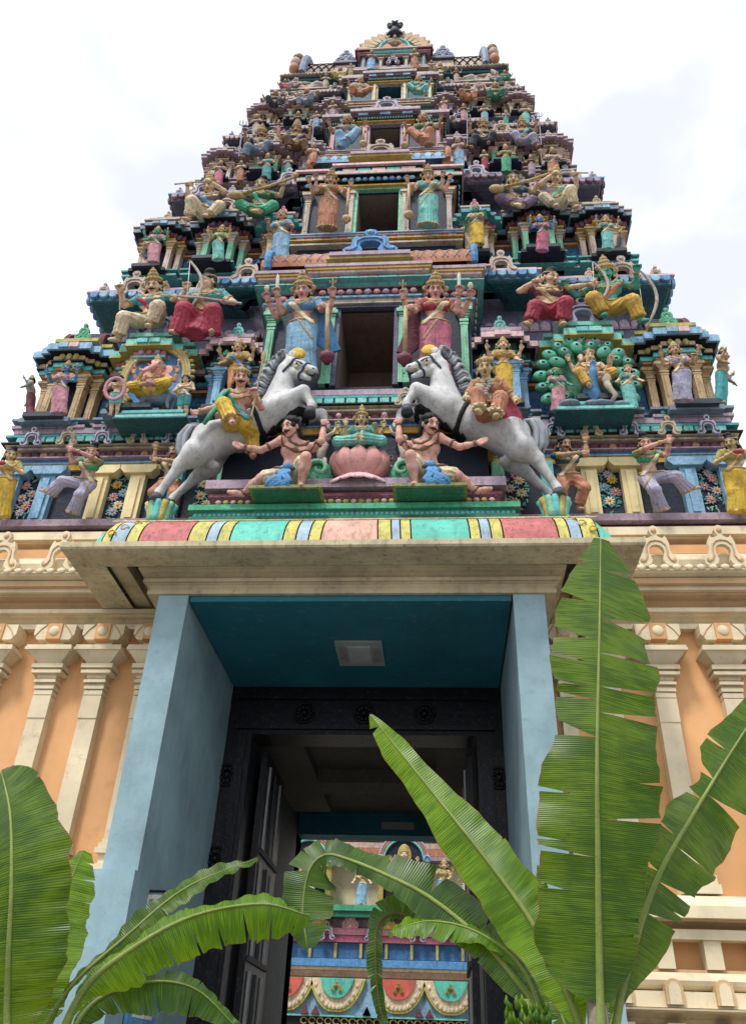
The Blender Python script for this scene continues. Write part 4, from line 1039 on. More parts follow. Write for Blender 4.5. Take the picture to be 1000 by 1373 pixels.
    for s in (-1, 1):
        kudu(st, s*.845*W, ye-.05, zt+.10, .56*k, .54*k, ka, kb)
        kudu(st, s*.435*W, ye-.24*k, zt+.12, .52*k, .52*k, ka, kb)
        kudu(st, s*.60*W, ye-.04, zt+.10, .30*k, .34*k, ka, kb)
        for q_, f_ in enumerate((.955, .735, .54) if i == 1 else (.965, .90, .775, .71, .64, .54, .345)): kudu(st, s*f_*W, ye-(.04 if f_ > .5 else .30*k), zt+.12, .24*k, .30*k, (ka, 'stone_pink', 'blue_grey')[q_ % 3], kb, q_ % 2)
        if i > 1:
            for f_ in (.86, .985, .60, .73): kudu(st, s*f_*W*.965, yb-.16*k, z0+.44*H, .16*k, .20*k, ('stone', 'lavender')[int(f_*100) % 2], kb, 1)
    return st

A1 = [('flat', .03, .03, 'orange', None), ('flat', .08, .06, 'aqua', None), ('flat', .02, .10, 'black', None), ('petal', .14, .16, 'tan', 'mustard'), ('flat', .02, .14, 'black', None), ('blocks', .12, .22, 'blue_light', 'pink_light'), ('flat', .03, .16, 'blue', None)]
A1b = [('flat', .03, .03, 'terracotta', None), ('flat', .05, .06, 'teal_light', None), ('petal', .10, .12, 'rose', 'mauve'), ('flat', .03, .16, 'mustard', None), ('blocks', .11, .20, 'teal_light', 'aqua'), ('flat', .03, .14, 'olive', None)]
A1c = [('flat', .03, .03, 'orange', None), ('flat', .03, .06, 'blue_light', None), ('leaf', .15, .12, 'green', 'green_dark'), ('flat', .02, .14, 'black', None), ('blocks', .11, .22, 'pink_light', 'blue_light')]
B1 = [('flat', .04, .02, 'pink', None), ('beads', .12, .14, 'teal_dark', 'teal'), ('flat', .07, .16, 'mustard', None), ('petal', .09, .08, 'green_dark', None)]
B1b = [('flat', .04, .02, 'orange', None), ('petal', .10, .12, 'mauve', None), ('flat', .08, .18, 'teal_light', None)]
B1c = [('beads', .05, .06, 'tan', 'aqua'), ('petal', .12, .12, 'mustard', None), ('flat', .07, .16, 'mauve', None)]
E1 = [('flat', .10, .02, 'stone', None), ('flat', .05, .06, 'blue_light', None), ('petal', .12, .12, 'pink', 'mauve'), ('flat', .03, .10, 'maroon', None), ('cove', .12, .20, 'aqua', None), ('blocks', .14, .16, 'terracotta', 'teal_light'), ('flat', .03, .08, 'black', None), ('flat', .05, .17, 'pink_light', None), ('flat', .05, .20, 'ochre', None), ('flat', .07, .22, 'mauve', None)]
P1 = dict(bay='navy', wall='plum', inside='inside_brown', jamb=('plum', 'green_light'), entab=E1, c=('mauve', 'plum', 'blue_grey', 'teal', 'blue_light', 'pink_light', 'blue_light'), panel='blue_deep', scroll='blue', foot='blue_grey',
          niche=('navy', 'navy', 'navy'), pil=(('tan', 'tan'), ('mustard', 'tan'), ('blue_light', 'blue_light')), aed=(A1, A1b, A1c), aed2=(B1, B1b, B1c),
          roof=(('terracotta', 'maroon', 'green', 'green_light'), ('teal_light', '', 'lavender', 'slate'), ('orange', 'terracotta', 'teal_light', 'aqua')), soffit='teal_dark', eave=('blue_light', 'blue', 'blue_light'), eave_top='pink_light', under='mauve', kud=('stone', 'stone_pink'))
A2 = [('flat', .04, .03, 'ochre', None), ('petal', .15, .12, 'maroon', 'plum'), ('flat', .02, .14, 'black', None), ('blocks', .10, .20, 'blue_grey', 'blue_light'), ('flat', .04, .12, 'mauve', None), ('flat', .03, .18, 'stone', None)]
A2c = [('flat', .04, .03, 'cream', None), ('petal', .12, .12, 'rose', 'maroon'), ('blocks', .10, .20, 'teal', 'blue_light'), ('flat', .04, .12, 'mauve', None)]
B2 = [('flat', .04, .02, 'maroon', None), ('flat', .05, .10, 'mauve', None), ('beads', .09, .14, 'teal_dark', 'blue_grey'), ('flat', .05, .16, 'stone', None)]
E2 = [('flat', .05, .04, 'ochre', None), ('flat', .05, .02, 'black', None), ('petal', .14, .14, 'blue_light', 'blue'), ('flat', .04, .16, 'black', None), ('flat', .10, .16, 'stone_pink', None), ('flat', .03, .10, 'maroon', None), ('blocks', .10, .18, 'aqua', 'pink_light'), ('flat', .05, .14, 'black', None), ('flat', .07, .20, 'pink_light', None)]
P2 = dict(P1, bay='navy', wall='plum', jamb=('green_light', 'stone'), entab=E2, c=('aqua', 'teal_dark', 'teal', 'maroon', 'mauve', 'blue_light', 'aqua'), panel='blue_deep', scroll='blue', foot='navy', pil=(('stone_pink', 'tan'), ('green_light', 'stone'), ('stone', 'tan')), aed=(A2, A2, A2c), aed2=(B2, B2, B2),
          roof=(('blue_light', 'terracotta', 'tan', 'mustard'), ('mauve', '', 'stone_pink', 'mauve'), ('aqua', 'terracotta', 'pink', 'rose')), soffit='plum', eave=('mauve', 'purple'), eave_top='stone', under='plum', kud=('lavender', 'stone'))
A3 = [('flat', .04, .03, 'stone', None), ('petal', .13, .12, 'brown', 'maroon'), ('blocks', .10, .20, 'mauve', 'stone'), ('flat', .04, .12, 'mauve', None), ('flat', .03, .18, 'stone', None)]
E3 = [('flat', .06, .04, 'ochre', None), ('beads', .10, .12, 'teal_light', 'aqua'), ('flat', .04, .12, 'maroon', None), ('blocks', .12, .18, 'slate', 'blue_light'), ('flat', .08, .2, 'mauve', None), ('flat', .06, .2, 'stone', None), ('beads', .05, .24, 'cream', 'cream')]
P3 = dict(P2, bay='slate', wall='slate', jamb=('mauve', 'pink'), entab=E3, c=('stone', 'slate', 'mauve', 'brown', 'purple', 'stone', 'blue_grey'), panel='blue_deep', pil=(('stone', 'stone_pink'), ('green', 'stone'), ('stone', 'mauve')), aed=(A3, A3, A3), aed2=(B2, B2, B2),
          roof=(('stone_pink', 'mauve', 'stone', 'lavender'), ('stone', '', 'stone', 'stone_pink'), ('mauve', 'tan', 'lavender', 'slate')), soffit='slate', eave=('stone', 'mauve'), eave_top='slate', kud=('lavender', 'slate'))
P4 = dict(P3, bay='teal_dark', jamb=('stone', 'cream'), c=('blue_grey', 'slate', 'stone', 'maroon', 'mauve', 'stone', 'teal'), inside='teal_dark', kud=('stone', 'mauve'), roof=(('blue_grey', 'mauve', 'stone', 'lavender'), ('stone', '', 'stone_pink', 'mauve'), ('mauve', 'tan', 'lavender', 'slate')))
def zo(py, Y): return zc(py, Y)
oy1 = -.12
ST = {}
ST[1] = storey(1, 8.88, 12.10, 4.75, 0.0, .45, P1, (.40, zo(520, oy1+.02), zo(417, oy1), oy1), 1.52, 2, zo(367, oy1-.1))
oy2 = .50
ST[2] = storey(2, 12.75, 15.78, 4.20, .55, 1.10, P2, (.37, zo(318, oy2), zo(259, oy2), oy2), 1.36, 2, zo(229, oy2-.1))
oy3 = 1.15
ST[3] = storey(3, 16.30, 18.72, 3.64, 1.15, 1.65, P3, (.32, zo(206, oy3), zo(172, oy3), oy3), 1.18, 2, zo(153, oy3-.1))
oy4 = 1.70
ST[4] = storey(4, 19.15, 21.10, 3.14, 1.65, 2.10, P4, (.27, zo(139, oy4), zo(118, oy4), oy4), 1.0, 1, zo(101, oy4-.1))
# centre barrels between the storeys
def centre_barrel(st, hw, y, z, r, m, mr, pat, kx, kz, kw, kh, km):
    v = MB(); vault(v, -hw, -kw*.42, y, z, r, m, mr, pattern=pat); v.build('vault_roof', st); v = MB(); vault(v, kw*.42, hw, y, z, r, m, mr, pattern=pat); v.build('vault_roof', st)
    b = MB(); b.mat('mauve'); b.box(-kw*.75, kw*.75, y-r-.16, y, z-.12, z-.04); b.mat('slate'); b.box(-kw*.62, kw*.62, y-r-.10, y, z-.04, z+.04); b.mat('mustard'); b.box(-kw*.8, kw*.8, y-r-.13, y, z-.17, z-.121); b.build('kudu_step', st)
    kudu(st, 0, y-r-.06, kz, kw, kh, km[0], km[1], 0, 'antefix')
    for s in (-1, 1):
        b = MB(); b.mat(mr); b.tube([(s*hw, y-(r+.04)*math.cos(a), z+(r+.04)*math.sin(a)) for a in [PI*k/12-.5 for k in range(14)]], .06, 6); b.mat('terracotta'); b.lathe([(0, 0), (r*.7, 0), (r*.8, -.12), (.0, -.16)], 14, T3((s*(hw+.02), y, z+.02), 0, 0, 1, R(90))); b.build('gable_ring', st)
centre_barrel(ST[1], 1.62, .14, zc(345, -.2), .34, 'terracotta', 'blue', 'stone_pink', 0, zc(343, -.25), .84, .52, ('blue', 'blue_light'))
centre_barrel(ST[2], 1.28, .72, zc(213, .5), .26, 'blue_light', 'terracotta', 'stone', 0, zc(214, .42), .74, .50, ('stone', 'stone_pink'))
centre_barrel(ST[3], .66, 1.40, zc(149, 1.2), .15, 'slate', 'mauve', None, 0, zc(148, 1.15), .70, .46, ('lavender', 'stone'))
# --- storey 5: shallow attic with reclining figures, then the great barrel
z5, zt5, W5, y5 = 21.45, 22.70, 2.83, 2.40
b = MB(); b.mat('inside_dark'); b.box(-2.55, 2.55, y5+.35, YB-y5-.35, z5-.2, zt5+.1); s5 = b.build('storey', tower)
q = plan(2.88, 2.12, [(0, 1.15, .25)], 4)
b = MB(); band(b, q, z5-.02, .06, .10, 'stone'); band(b, q, z5+.04, .06, .05, 'mauve'); band(b, q, z5+.10, .05, .12, 'stone'); 
q2 = plan(2.70, 2.25, [(0, 1.1, .2)], 4); band(b, q2, z5+.15, .08, .06, 'slate'); band(b, q2, z5+.23, .06, .12, 'stone'); b.build('ledge', s5)
b = MB(); row(b, q, z5+.03, .06, .12, 'bead', 'teal', out=.06, depth=.05, m2='stone'); row(b, q2, z5+.16, .06, .11, 'bead', 'mauve', out=.08, depth=.04); tag(b.build('petal_row', s5), kind='stuff')
q = plan(W5, y5, (), 4.2)
b = MB(); b.mat('teal_dark'); b.sweep(q, [(-.5, zt5), (0, zt5), (.02, zt5+.06), (-.5, zt5+.06)]); band(b, q, zt5+.06, .07, .05, 'slate'); band(b, q, zt5+.13, .06, .10, 'stone', inn=-.3); b.build('eave', s5)
b = MB(); row(b, q, zt5+.12, .07, .09, 'bead', 'stone', out=.10, depth=.05); tag(b.build('bead_row', s5), kind='stuff')
zb = zt5+.19
def shell(mb, x0, x1, m, ry, rz_, yc, z0, seg=14):
    vs = []; fs = []; mb.mat(m); mb.smooth = True
    for i in range(2):
        for k in range(seg+1): a = PI*k/seg; vs.append(((x0, x1)[i], yc-ry*math.cos(a), z0+rz_*math.sin(a)**.8))
    for k in range(seg): fs.append((k, seg+1+k, seg+2+k, k+1))
    fs += [tuple(range(seg, -1, -1)), tuple(seg+1+k for k in range(seg+1))]; mb.add(vs, fs); mb.smooth = False
b = MB(); shell(b, -2.45, 2.45, 'stone_pink', .85, 1.60, 3.32, zb); br = b.build('barrel_roof', tower)
b = MB(); b.mat('black')
for i in range(25):
    for dr in (-1, 1):
        P = []
        for k in range(9):
            a = .02+1.5*k/8; xx = -2.4+4.8*i/24+dr*.9*(k/8-.25)
            if abs(xx) < 2.4: P.append((xx, 3.32-.858*math.cos(a), zb+1.61*abs(math.sin(a))**.8))
        if len(P) > 2: b.tube(P, .020, 4)
b.build('lattice', br)
b = MB(); b.mat('stone'); b.tube([(-2.45, 3.32, zb+1.60), (2.45, 3.32, zb+1.60)], .06, 6); b.build('ridge', br)
for s in (-1, 1):   # fanned gable ends
    b = MB(); b.mat('blue_grey'); P = [(s*2.36, 3.32-1.0*math.cos(a), zb+1.85*math.sin(a)) for a in [PI*k/16 for k in range(17)]]; b.tube(P, .10, 8, flat=1.2); b.mat('slate')
    b.tube([(s*2.46, p[1], p[2]+.02) for p in P], .05, 5); g5 = b.build('gable_arch', br)
    for k in range(13):
        a = PI*(k+.5)/13; f = MB(); f.mat(('terracotta', 'stone_pink', 'brown')[k % 3]); f.smooth = True
        f.ball((0, 0, 0), (.14, .21, .15), 9, 7, Matrix.Translation((s*2.58, 3.32-1.02*math.cos(a), zb+1.85*math.sin(a))) @ Matrix.Rotation(-(a-PI/2), 4, 'X')); f.build('gable_lobe', g5)
# upper shrine front with halo on the barrel
yu = 2.35
b = MB(); b.mat('slate'); b.box(-.85, -.27, yu, 3.3, 22.5, zc(70, yu)); b.box(.27, .85, yu, 3.3, 22.5, zc(70, yu)); b.box(-.27, .27, yu, 3.3, zc(81, yu), zc(70, yu)); b.mat('inside_brown'); b.box(-.3, .3, yu+.5, yu+.6, 22.6, 23.8); up = b.build('upper_shrine', tower)
b = MB(); qq = [(-.88, 3.2), (-.88, yu), (.88, yu), (.88, 3.2)]; qs = [(-.5, 3), (-.5, yu-.08), (.5, yu-.08), (.5, 3)]
z = zc(97, yu); band(b, qq, z-.08, .06, .16, 'mauve'); band(b, qq, z-.16, .07, .10, 'slate'); band(b, qq, z-.24, .07, .20, 'stone')
z = zc(80, yu); band(b, qs, z, .05, .03, 'stone_pink'); band(b, qs, z+.05, .10, .08, 'aqua', 'roll'); band(b, qs, z+.15, .04, .12, 'stone'); band(b, qq, z+.20, .05, .08, 'pink'); band(b, qq, z+.25, .05, .14, 'maroon'); band(b, qq, z+.30, .07, .05, 'mauve')
b.build('cornice', up)
for s in (-1, 1): pilaster(up, s*.33, yu, zc(97, yu), zc(81, yu), .07, 'stone', 'stone'); pilaster(up, s*.78, yu, zc(97, yu), zc(76, yu), .07, 'blue_grey', 'slate')
kudu(up, 0, yu-.2, zc(97, yu), .34, .34, 'lavender', 'slate')
zh = zc(66, yu)
b = MB(); b.mat('tan')
for k in range(17):
    a = -.25+(PI+.5)*k/16; b.plate([(-.07, .40), (.07, .40), (.085, .62), (0, .72), (-.085, .62)], -.03, .05, Matrix.Translation((0, yu+.1, zh+.05)) @ Matrix.Rotation(-(a-PI/2), 4, 'Y') @ Matrix.Diagonal((1.2, 1, 1.45, 1)))
hl = b.build('halo', up); b = MB(); b.mat('aqua'); b.tube([(.40*math.cos(a), yu+.08, zh+.12+.50*math.sin(a)) for a in [-.3+(PI+.6)*k/20 for k in range(21)]], .05, 6); b.mat('terracotta'); b.lathe([(0, .05), (.36, .05), (.36, -.05)], 20, T3((0, yu+.12, zh+.12), 0, R(90))); b.build('halo_ring', hl)
b = MB(); b.mat('slate'); b.smooth = True   # lion-faced finial
zf = zc(40, yu+.05)
b.ball((0, yu, zf), (.15, .13, .13), 12, 8)
for s in (-1, 1): b.ball((s*.15, yu-.02, zf+.06), (.08, .07, .07), 8, 5); b.ball((s*.06, yu-.13, zf+.03), .035, 6, 4); b.ball((s*.14, yu-.04, zf-.08), (.07, .06, .07), 8, 5); b.tube([(s*.05, yu, zf-.12), (s*.13, yu, zf-.3), (s*.2, yu, zf-.42)], [.06, .05, .03], 6)
b.ball((0, yu-.13, zf-.05), (.07, .05, .05), 8, 5); b.ball((0, yu, zf+.17), (.07, .07, .08), 8, 5); b.tube([(0, yu, zf-.1), (0, yu, zf-.45)], [.1, .13], 8); b.build('finial', up)
for s in (-1, 1):   # side domes on the barrel
    X = s*1.28; b = MB(); z = zc(88, 2.5); b.mat('stone_pink'); b.box(X-.27, X+.27, 2.45, 3.2, 22.8, z); b.mat('slate'); b.box(X-.31, X+.31, 2.38, 3.2, z, z+.07); b.mat('lavender'); b.box(X-.29, X+.29, 2.42, 3.2, z+.075, z+.17); b.mat('blue_grey'); b.build('dome_base', up)
    kudu(up, X, 2.50, z+.17, .56, .56, 'blue_grey', 'lavender', 1, 'dome_antefix')
# ------------------------------------------------------------ statues
U4 = [(-1, (-.19, -.02, .66), (-.235, -.10, .80), (0, -.1, 1), (0, -1, 0), .4, (-.01, .02, 0)), (1, (.19, -.02, .66), (.235, -.10, .80), (0, -.1, 1), (0, -1, 0), .4, (.01, .02, 0))]
DN = [(-1, (-.17, -.03, .66), (-.21, -.13, .58), (-.2, -.5, -.6), (0, -1, 0), .4), (1, (.17, -.03, .66), (.21, -.13, .58), (.2, -.5, -.6), (0, -1, 0), .4)]
HOLD = [(-1, (-.17, -.04, .65), (-.15, -.16, .70), (0, -.3, 1), (0, -1, .2), .9), (1, (.17, -.04, .65), (.13, -.16, .60), (0, -.6, -.6), (0, -1, 0), .5)]
sleg = [((-.15, -.17, .24), (-.15, -.10, .03), (-.17, -.18, .0)), ((.19, -.14, .27), (.04, -.17, .10), (-.02, -.22, .06))]
sleg2 = [((-.14, -.17, .33), (-.13, -.10, .13), (-.15, -.18, .10)), ((.15, -.17, .25), (.14, -.14, .03), (.20, -.2, .0))]
cross = [((-.19, -.14, .02), (-.02, -.17, .01), (.05, -.18, .01)), ((.19, -.14, .03), (.03, -.19, .03), (-.05, -.2, .03))]
SP, SC, SH = (0, 0, .26), (0, 0, .45), (0, -.012, .645)
HPT = (-.05, 0, 0)
def q4(): return figure('queen', arms=[(-1, (-.21, 0, .66), (-.27, -.09, .80), (0, -.1, 1), (0, -1, 0), .7, (-.01, .02, 0)), (-1, (-.17, -.04, .67), (-.18, -.13, .82), (.0, -.1, 1), (0, -1, 0), .8), (1, (.21, 0, .66), (.26, -.09, .79), (0, -.1, 1), (0, -1, 0), .7, (.01, .02, 0)), (1, (.17, -.05, .66), (.20, -.16, .64), (.2, -.5, -.4), (0, -.6, -1), .9)], h=.0105, hp=(.12, 0, 0))
FQ = q4()
def figs():
    g = {}
    g['stand4'] = figure('stand4', arms=U4+DN, h=.0135)
    g['stand4h'] = figure('stand4h', arms=U4+HOLD, h=.0135, che=(.012, 0, .72), head=(.03, -.012, .915), pel=(-.02, 0, .53))
    g['stand2'] = figure('stand2', arms=DN, h=.0135, crown='low', pel=(.02, 0, .53), che=(-.01, 0, .72), head=(-.02, -.012, .915))
    g['stand2h'] = figure('stand2h', arms=HOLD, h=.0135, crown='low')
    g['s4small'] = figure('s4small', arms=U4+DN, hi=False, h=.018)
    g['s2small'] = figure('s2small', arms=HOLD, hi=False, h=.018)
    g['seatsmall'] = figure('seatsmall', pel=SP, che=SC, head=SH, legs=sleg, arms=[(-1, (-.2, -.05, .42), (-.25, -.14, .52), (0, 0, 1), (0, -1, 0)), (1, (.2, -.04, .40), (.19, -.14, .32), (0, -1, -.2), (0, 0, -1))], hi=False, h=.018, female=False, dress='dhoti')
    g['seatsmall2'] = figure('seatsmall2', pel=SP, che=SC, head=SH, legs=sleg2, arms=[(-1, (-.22, -.02, .40), (-.28, -.10, .48), (0, 0, 1), (0, -1, 0)), (1, (.22, -.04, .42), (.27, -.14, .50), (0, 0, 1), (0, -1, 0))], hi=False, h=.018, female=False, dress='dhoti')
    return g
G_ = figs()
def zrange(D):
    lo, hi = 9, -9
    for k, me in D.items():
        n = len(me.vertices)
        if not n: continue
        a = np.empty(n*3, np.float32); me.vertices.foreach_get('co', a); z = a[2::3]; lo = min(lo, z.min()); hi = max(hi, z.max())
    return float(lo), float(hi)
def S(D, px, pf, pt, Y, label, tilt=.08, rz=0.0, group=None, **kw):
    """statue with feet seen at (px, pf) and top at pt on the plane Y"""
    tilt += .16; a = at(px, pf, Y); lo, hi = zrange(D); u0, u1 = .2, 5.0
    for _ in range(30):   # height whose top is seen at pt
        ht = (u0+u1)/2; q = np.array([a[0], a[1]-math.sin(tilt)*(hi-lo)*ht, a[2]+math.cos(tilt)*(hi-lo)*ht])-CAM
        if PY-F*(q@UP)/(q@FW) > pt: u0 = ht
        else: u1 = ht
    rs = random.Random(int(px*7+pf)); rz += rs.uniform(-.14, .14)
    return place_fig('statue', D, (a[0], a[1], a[2]-lo*ht), ht, label, 'statue', group, rz=rz, tilt=tilt, **dict(dict(wide=1.17), **kw)), ht
def prop(e, name, fn, ht=1.0, mirror=False):
    b = MB(); fn(b); me = b.mesh(name); return link(name, me, e, scale=((-ht if mirror else ht)*WX[0], ht, ht))
MC = ['maroon']
def mace(b, x=.235, y=-.19, top=.62, bot=.02):
    b.mat('tan'); b.smooth = True; b.tube([(x, y, top), (x, y+.02, bot+.10)], [.014, .022], 8)
    b.mat(MC[0]); b.lathe([(0, 0), (.02, .0), (.03, .02), (.055, .05), (.06, .08), (.05, .11), (.025, .125), (.022, .14)], 12, T3((x, y+.02, bot)))
def lotusbud(b, x, z, y=-.12):
    b.mat('green_light'); b.tube([(x, y, z-.05), (x, y-.01, z+.04)], .007, 5); b.mat('pink'); b.smooth = True; b.ball((x, y-.01, z+.055), (.018, .018, .028), 8, 5)
def blade(b, x, z, y=-.12):
    b.mat('white'); b.add([(x-.012, y, z), (x+.012, y, z), (x+.014, y, z+.13), (x, y, z+.18), (x-.014, y, z+.13), (x, y-.008, z+.01), (x, y-.008, z+.14)], [(0, 5, 6, 4), (5, 1, 2, 6), (6, 2, 3), (4, 6, 3)]); b.mat('gold'); b.tube([(x-.03, y, z), (x+.03, y, z)], .008, 5); b.tube([(x, y, z), (x, y, z-.06)], .008, 5)
def backplate(b, x, z, w, h, m='slate', y=.12): b.mat(m); b.plate([(-w/2, 0), (w/2, 0), (w/2, h*.8), (w*.3, h), (-w*.3, h), (-w/2, h*.8)][::1], y, y+.03, T3((x, 0, z)))
# two tall queens beside the central window
for mir, px, sk, bl, lab in ((False, 403, 'blue_light', 'blue', 'tall four-armed goddess statue in a blue sari left of the central window'), (True, 583, 'rose', 'crimson', 'tall four-armed goddess statue in a rose-red sari right of the central window')):
    e, ht = S(FQ, px, 506, 368, -.42, lab, tilt=.10, group='goddesses beside the central window', skirt=sk, blouse=bl, sash='cream', hem='tan', skin='skin_pink', mirror=mir)
    prop(e, 'mace', mace, ht, mir); prop(e, 'sword', lambda b: blade(b, -.18, .86, -.14), ht, mir); prop(e, 'conch', lambda b: (b.mat('cream'), b.ball((-.27, -.12, .90), (.022, .02, .035), 8, 5)), ht, mir)
    prop(e, 'trident_head', lambda b: (b.mat('gold'), b.tube([(.26, -.11, .83), (.26, -.11, .96)], .006, 5), b.tube([(.235, -.11, .93), (.24, -.11, .90), (.28, -.11, .90), (.285, -.11, .93)], .006, 5)), ht, mir)
    def halo(b):
        b.mat('crimson'); b.smooth = False
        b.plate([(-.075, 0), (-.085, .06), (-.06, .14), (-.03, .19), (0, .23), (.03, .19), (.06, .14), (.085, .06), (.075, 0)][::-1], .045, .065, T3((0, 0, .93)))
    prop(e, 'halo', halo, ht)
    prop(e, 'shawl', lambda b: (b.mat('maroon' if mir else 'blue'), b.add([(.12, .06, .80), (.20, .06, .72), (.26, .07, .45), (.30, .06, .30), (.20, .08, .28), (.10, .09, .40), (.12, .09, .80), (.20, .09, .72), (.26, .10, .45), (.30, .09, .30), (.20, .11, .28), (.10, .12, .40)], [(0, 5, 4, 3, 2, 1), (6, 7, 8, 9, 10, 11), (0, 1, 7, 6), (1, 2, 8, 7), (2, 3, 9, 8), (3, 4, 10, 9), (4, 5, 11, 10), (5, 0, 6, 11)])), ht, mir)

def pair(D, pl, pr, Y, labl, labr, group, kwl, kwr, props=(), tilt=.08, **kw):
    """mirror-image statues; pl / pr = (px, feet, top) left and right"""
    for mir, (px, pf, pt), lab, kk in ((False, pl, labl, kwl), (True, pr, labr, kwr)):
        e, ht = S(D, px, pf, pt, Y, lab, tilt, group=group, mirror=mir, **dict(kw, **kk))
        for nm, fn in props: prop(e, nm, fn, ht, mir)
def PRB(b): lotusbud(b, -.235, .86)
def PRB2(b): lotusbud(b, .235, .86)
LB = (('lotus_bud', PRB), ('lotus_bud', PRB2))
MC[0] = 'tan'
# first storey niches
G1 = 'statues in the niches of the first storey'
pair(G_['stand4h'], (78, 557, 482), (916, 540, 456), -.50, 'blue-skinned goddess statue in a pink sari, leftmost niche of the first storey', 'goddess statue in a lavender sari, rightmost niche of the first storey', G1,
     dict(skin='skin_blue', skirt='pink', blouse='pink', sash='stone_pink'), dict(skin='skin_tan', skirt='lavender', blouse='lavender', sash='cream'), LB)
pair(G_['stand4'], (316, 535, 452), (676, 530, 450), -.45, 'orange-robed goddess statue behind the moustached horseman', 'goddess statue in a mustard-gold sari behind the red-robed horse rider', G1,
     dict(skin='skin_tan', skirt='orange', blouse='gold', sash='blue'), dict(skin='skin_light', skirt='yellow', blouse='ochre', sash='gold'), LB)
# second storey niches
G2 = 'statues in the niches of the second storey'
pair(G_['stand4'], (205, 354, 302), (815, 336, 287), .10, 'green-skinned goddess statue in a pink sari, outer left niche of the second storey', 'goddess statue in a turquoise sari, outer right niche of the second storey', G2,
     dict(skin='skin_green', skirt='pink', blouse='mauve', sash='stone_pink'), dict(skin='skin_yellow', skirt='teal_light', blouse='teal', sash='cream'), LB)
pair(G_['stand4h'], (292, 350, 300), (727, 338, 286), .02, 'goddess statue in a bright teal sari, middle left niche of the second storey', 'blue-faced goddess statue in a rose sari, middle right niche of the second storey', G2,
     dict(skin='skin_yellow', skirt='teal_light', blouse='green', sash='cream'), dict(skin='skin_blue', skirt='rose', blouse='rose', sash='stone_pink'), LB)
pair(G_['stand2h'], (376, 352, 282), (640, 330, 275), .10, 'woman statue in a long light-blue sari beside the left end of the terracotta barrel', 'green-faced woman statue in a yellow sari beside the right end of the terracotta barrel', G2,
     dict(skin='skin_tan', skirt='blue_light', blouse='blue', sash='cream'), dict(skin='skin_green', skirt='yellow', blouse='stone_pink', sash='gold'))
# second storey goddesses
pair(FQ, (438, 309, 229), (574, 305, 224), .16, 'four-armed goddess statue in an orange-red sari left of the second window', 'four-armed goddess statue in a turquoise sari right of the second window', 'goddesses beside the second window',
     dict(skirt='terracotta', blouse='terracotta', sash='cream'), dict(skirt='teal_light', blouse='aqua', sash='cream'), (('mace', mace),), skin='skin', hem='tan')
# third storey
G3 = 'statues in the niches of the third storey'
pair(G_['s4small'], (292, 250, 214), (742, 243, 196), .80, 'small statue in a rose-pink sari, outer left niche of the third storey', 'small statue in an orange-tan sari, outer right niche of the third storey', G3,
     dict(skirt='rose', blouse='mauve', sash='stone_pink', skin='skin_brown'), dict(skirt='terracotta', blouse='stone', sash='stone_pink', skin='skin_brown'))
pair(G_['s4small'], (357, 243, 204), (679, 232, 192), .74, 'small statue in a dark teal sari, middle left niche of the third storey', 'small statue in a grass-green sari, middle right niche of the third storey', G3,
     dict(skirt='teal', blouse='teal', sash='stone', skin='skin_tan'), dict(skirt='green', blouse='olive', sash='stone', skin='skin_tan'))
pair(G_['s2small'], (418, 228, 190), (616, 224, 182), .80, 'small statue in a salmon sari, inner left of the third storey', 'small statue in a pale-blue skirt, inner right of the third storey', G3,
     dict(skirt='terracotta', blouse='stone_pink', sash='tan', skin='skin_tan'), dict(skirt='blue_light', blouse='stone', sash='pink', skin='skin_tan'))
D3 = figure('seatgod', pel=(0, 0, .34), che=(0, 0, .53), head=(0, -.012, .725), legs=[((-.10, -.16, .30), (-.08, -.10, .06), (-.1, -.18, .03)), ((.16, -.15, .36), (.05, -.16, .17), (.0, -.2, .13))], arms=[(-1, (-.21, 0, .48), (-.27, -.08, .62), (0, 0, 1), (0, -1, 0), .6, (0, .02, 0)), (1, (.21, 0, .48), (.27, -.08, .62), (0, 0, 1), (0, -1, 0), .6, (0, .02, 0)), (1, (.19, -.05, .45), (.25, -.13, .36), (.3, -.3, -1), (0, -1, 0), .6), (-1, (-.17, -.05, .45), (-.12, -.17, .40), (0, -1, 0), (0, 0, -1), .5)], h=.013)
pair(D3, (464, 206, 152), (569, 204, 149), .82, 'seated goddess statue in a bright blue sari left of the third window', 'seated goddess statue in a salmon-red sari right of the third window', 'seated goddesses beside the third window',
     dict(skirt='blue_light', blouse='blue_grey', sash='mauve', skin='skin_brown'), dict(skirt='terracotta', blouse='green_dark', sash='stone', skin='skin_brown'), (('mace', lambda b: mace(b, .26, -.19, .40, -.02)),))
# fourth storey
G4 = 'small statues on the fourth storey'
pair(G_['s4small'], (343, 184, 152), (705, 168, 138), 1.30, 'tiny statue in a pale skirt, outermost left on the fourth storey', 'tiny statue in a teal skirt, outermost right on the fourth storey', G4, dict(skirt='stone', blouse='mauve', sash=None, skin='skin_brown'), dict(skirt='teal_light', blouse='stone', sash=None, skin='skin_brown'))
pair(G_['s4small'], (398, 180, 148), (650, 166, 138), 1.28, 'tiny statue in a slate-blue skirt, middle left of the fourth storey', 'tiny statue in a sky-blue skirt, middle right of the fourth storey', G4, dict(skirt='blue_grey', blouse='slate', sash=None, skin='skin_brown'), dict(skirt='blue_light', blouse='stone', sash=None, skin='skin_brown'))
pair(G_['s2small'], (446, 162, 134), (596, 155, 129), 1.30, 'tiny statue in a mauve skirt, innermost left of the fourth storey', 'tiny statue in a pink skirt, innermost right of the fourth storey', G4, dict(skirt='mauve', blouse='stone', sash=None, skin='skin_brown'), dict(skirt='pink', blouse='stone', sash=None, skin='skin_brown'))
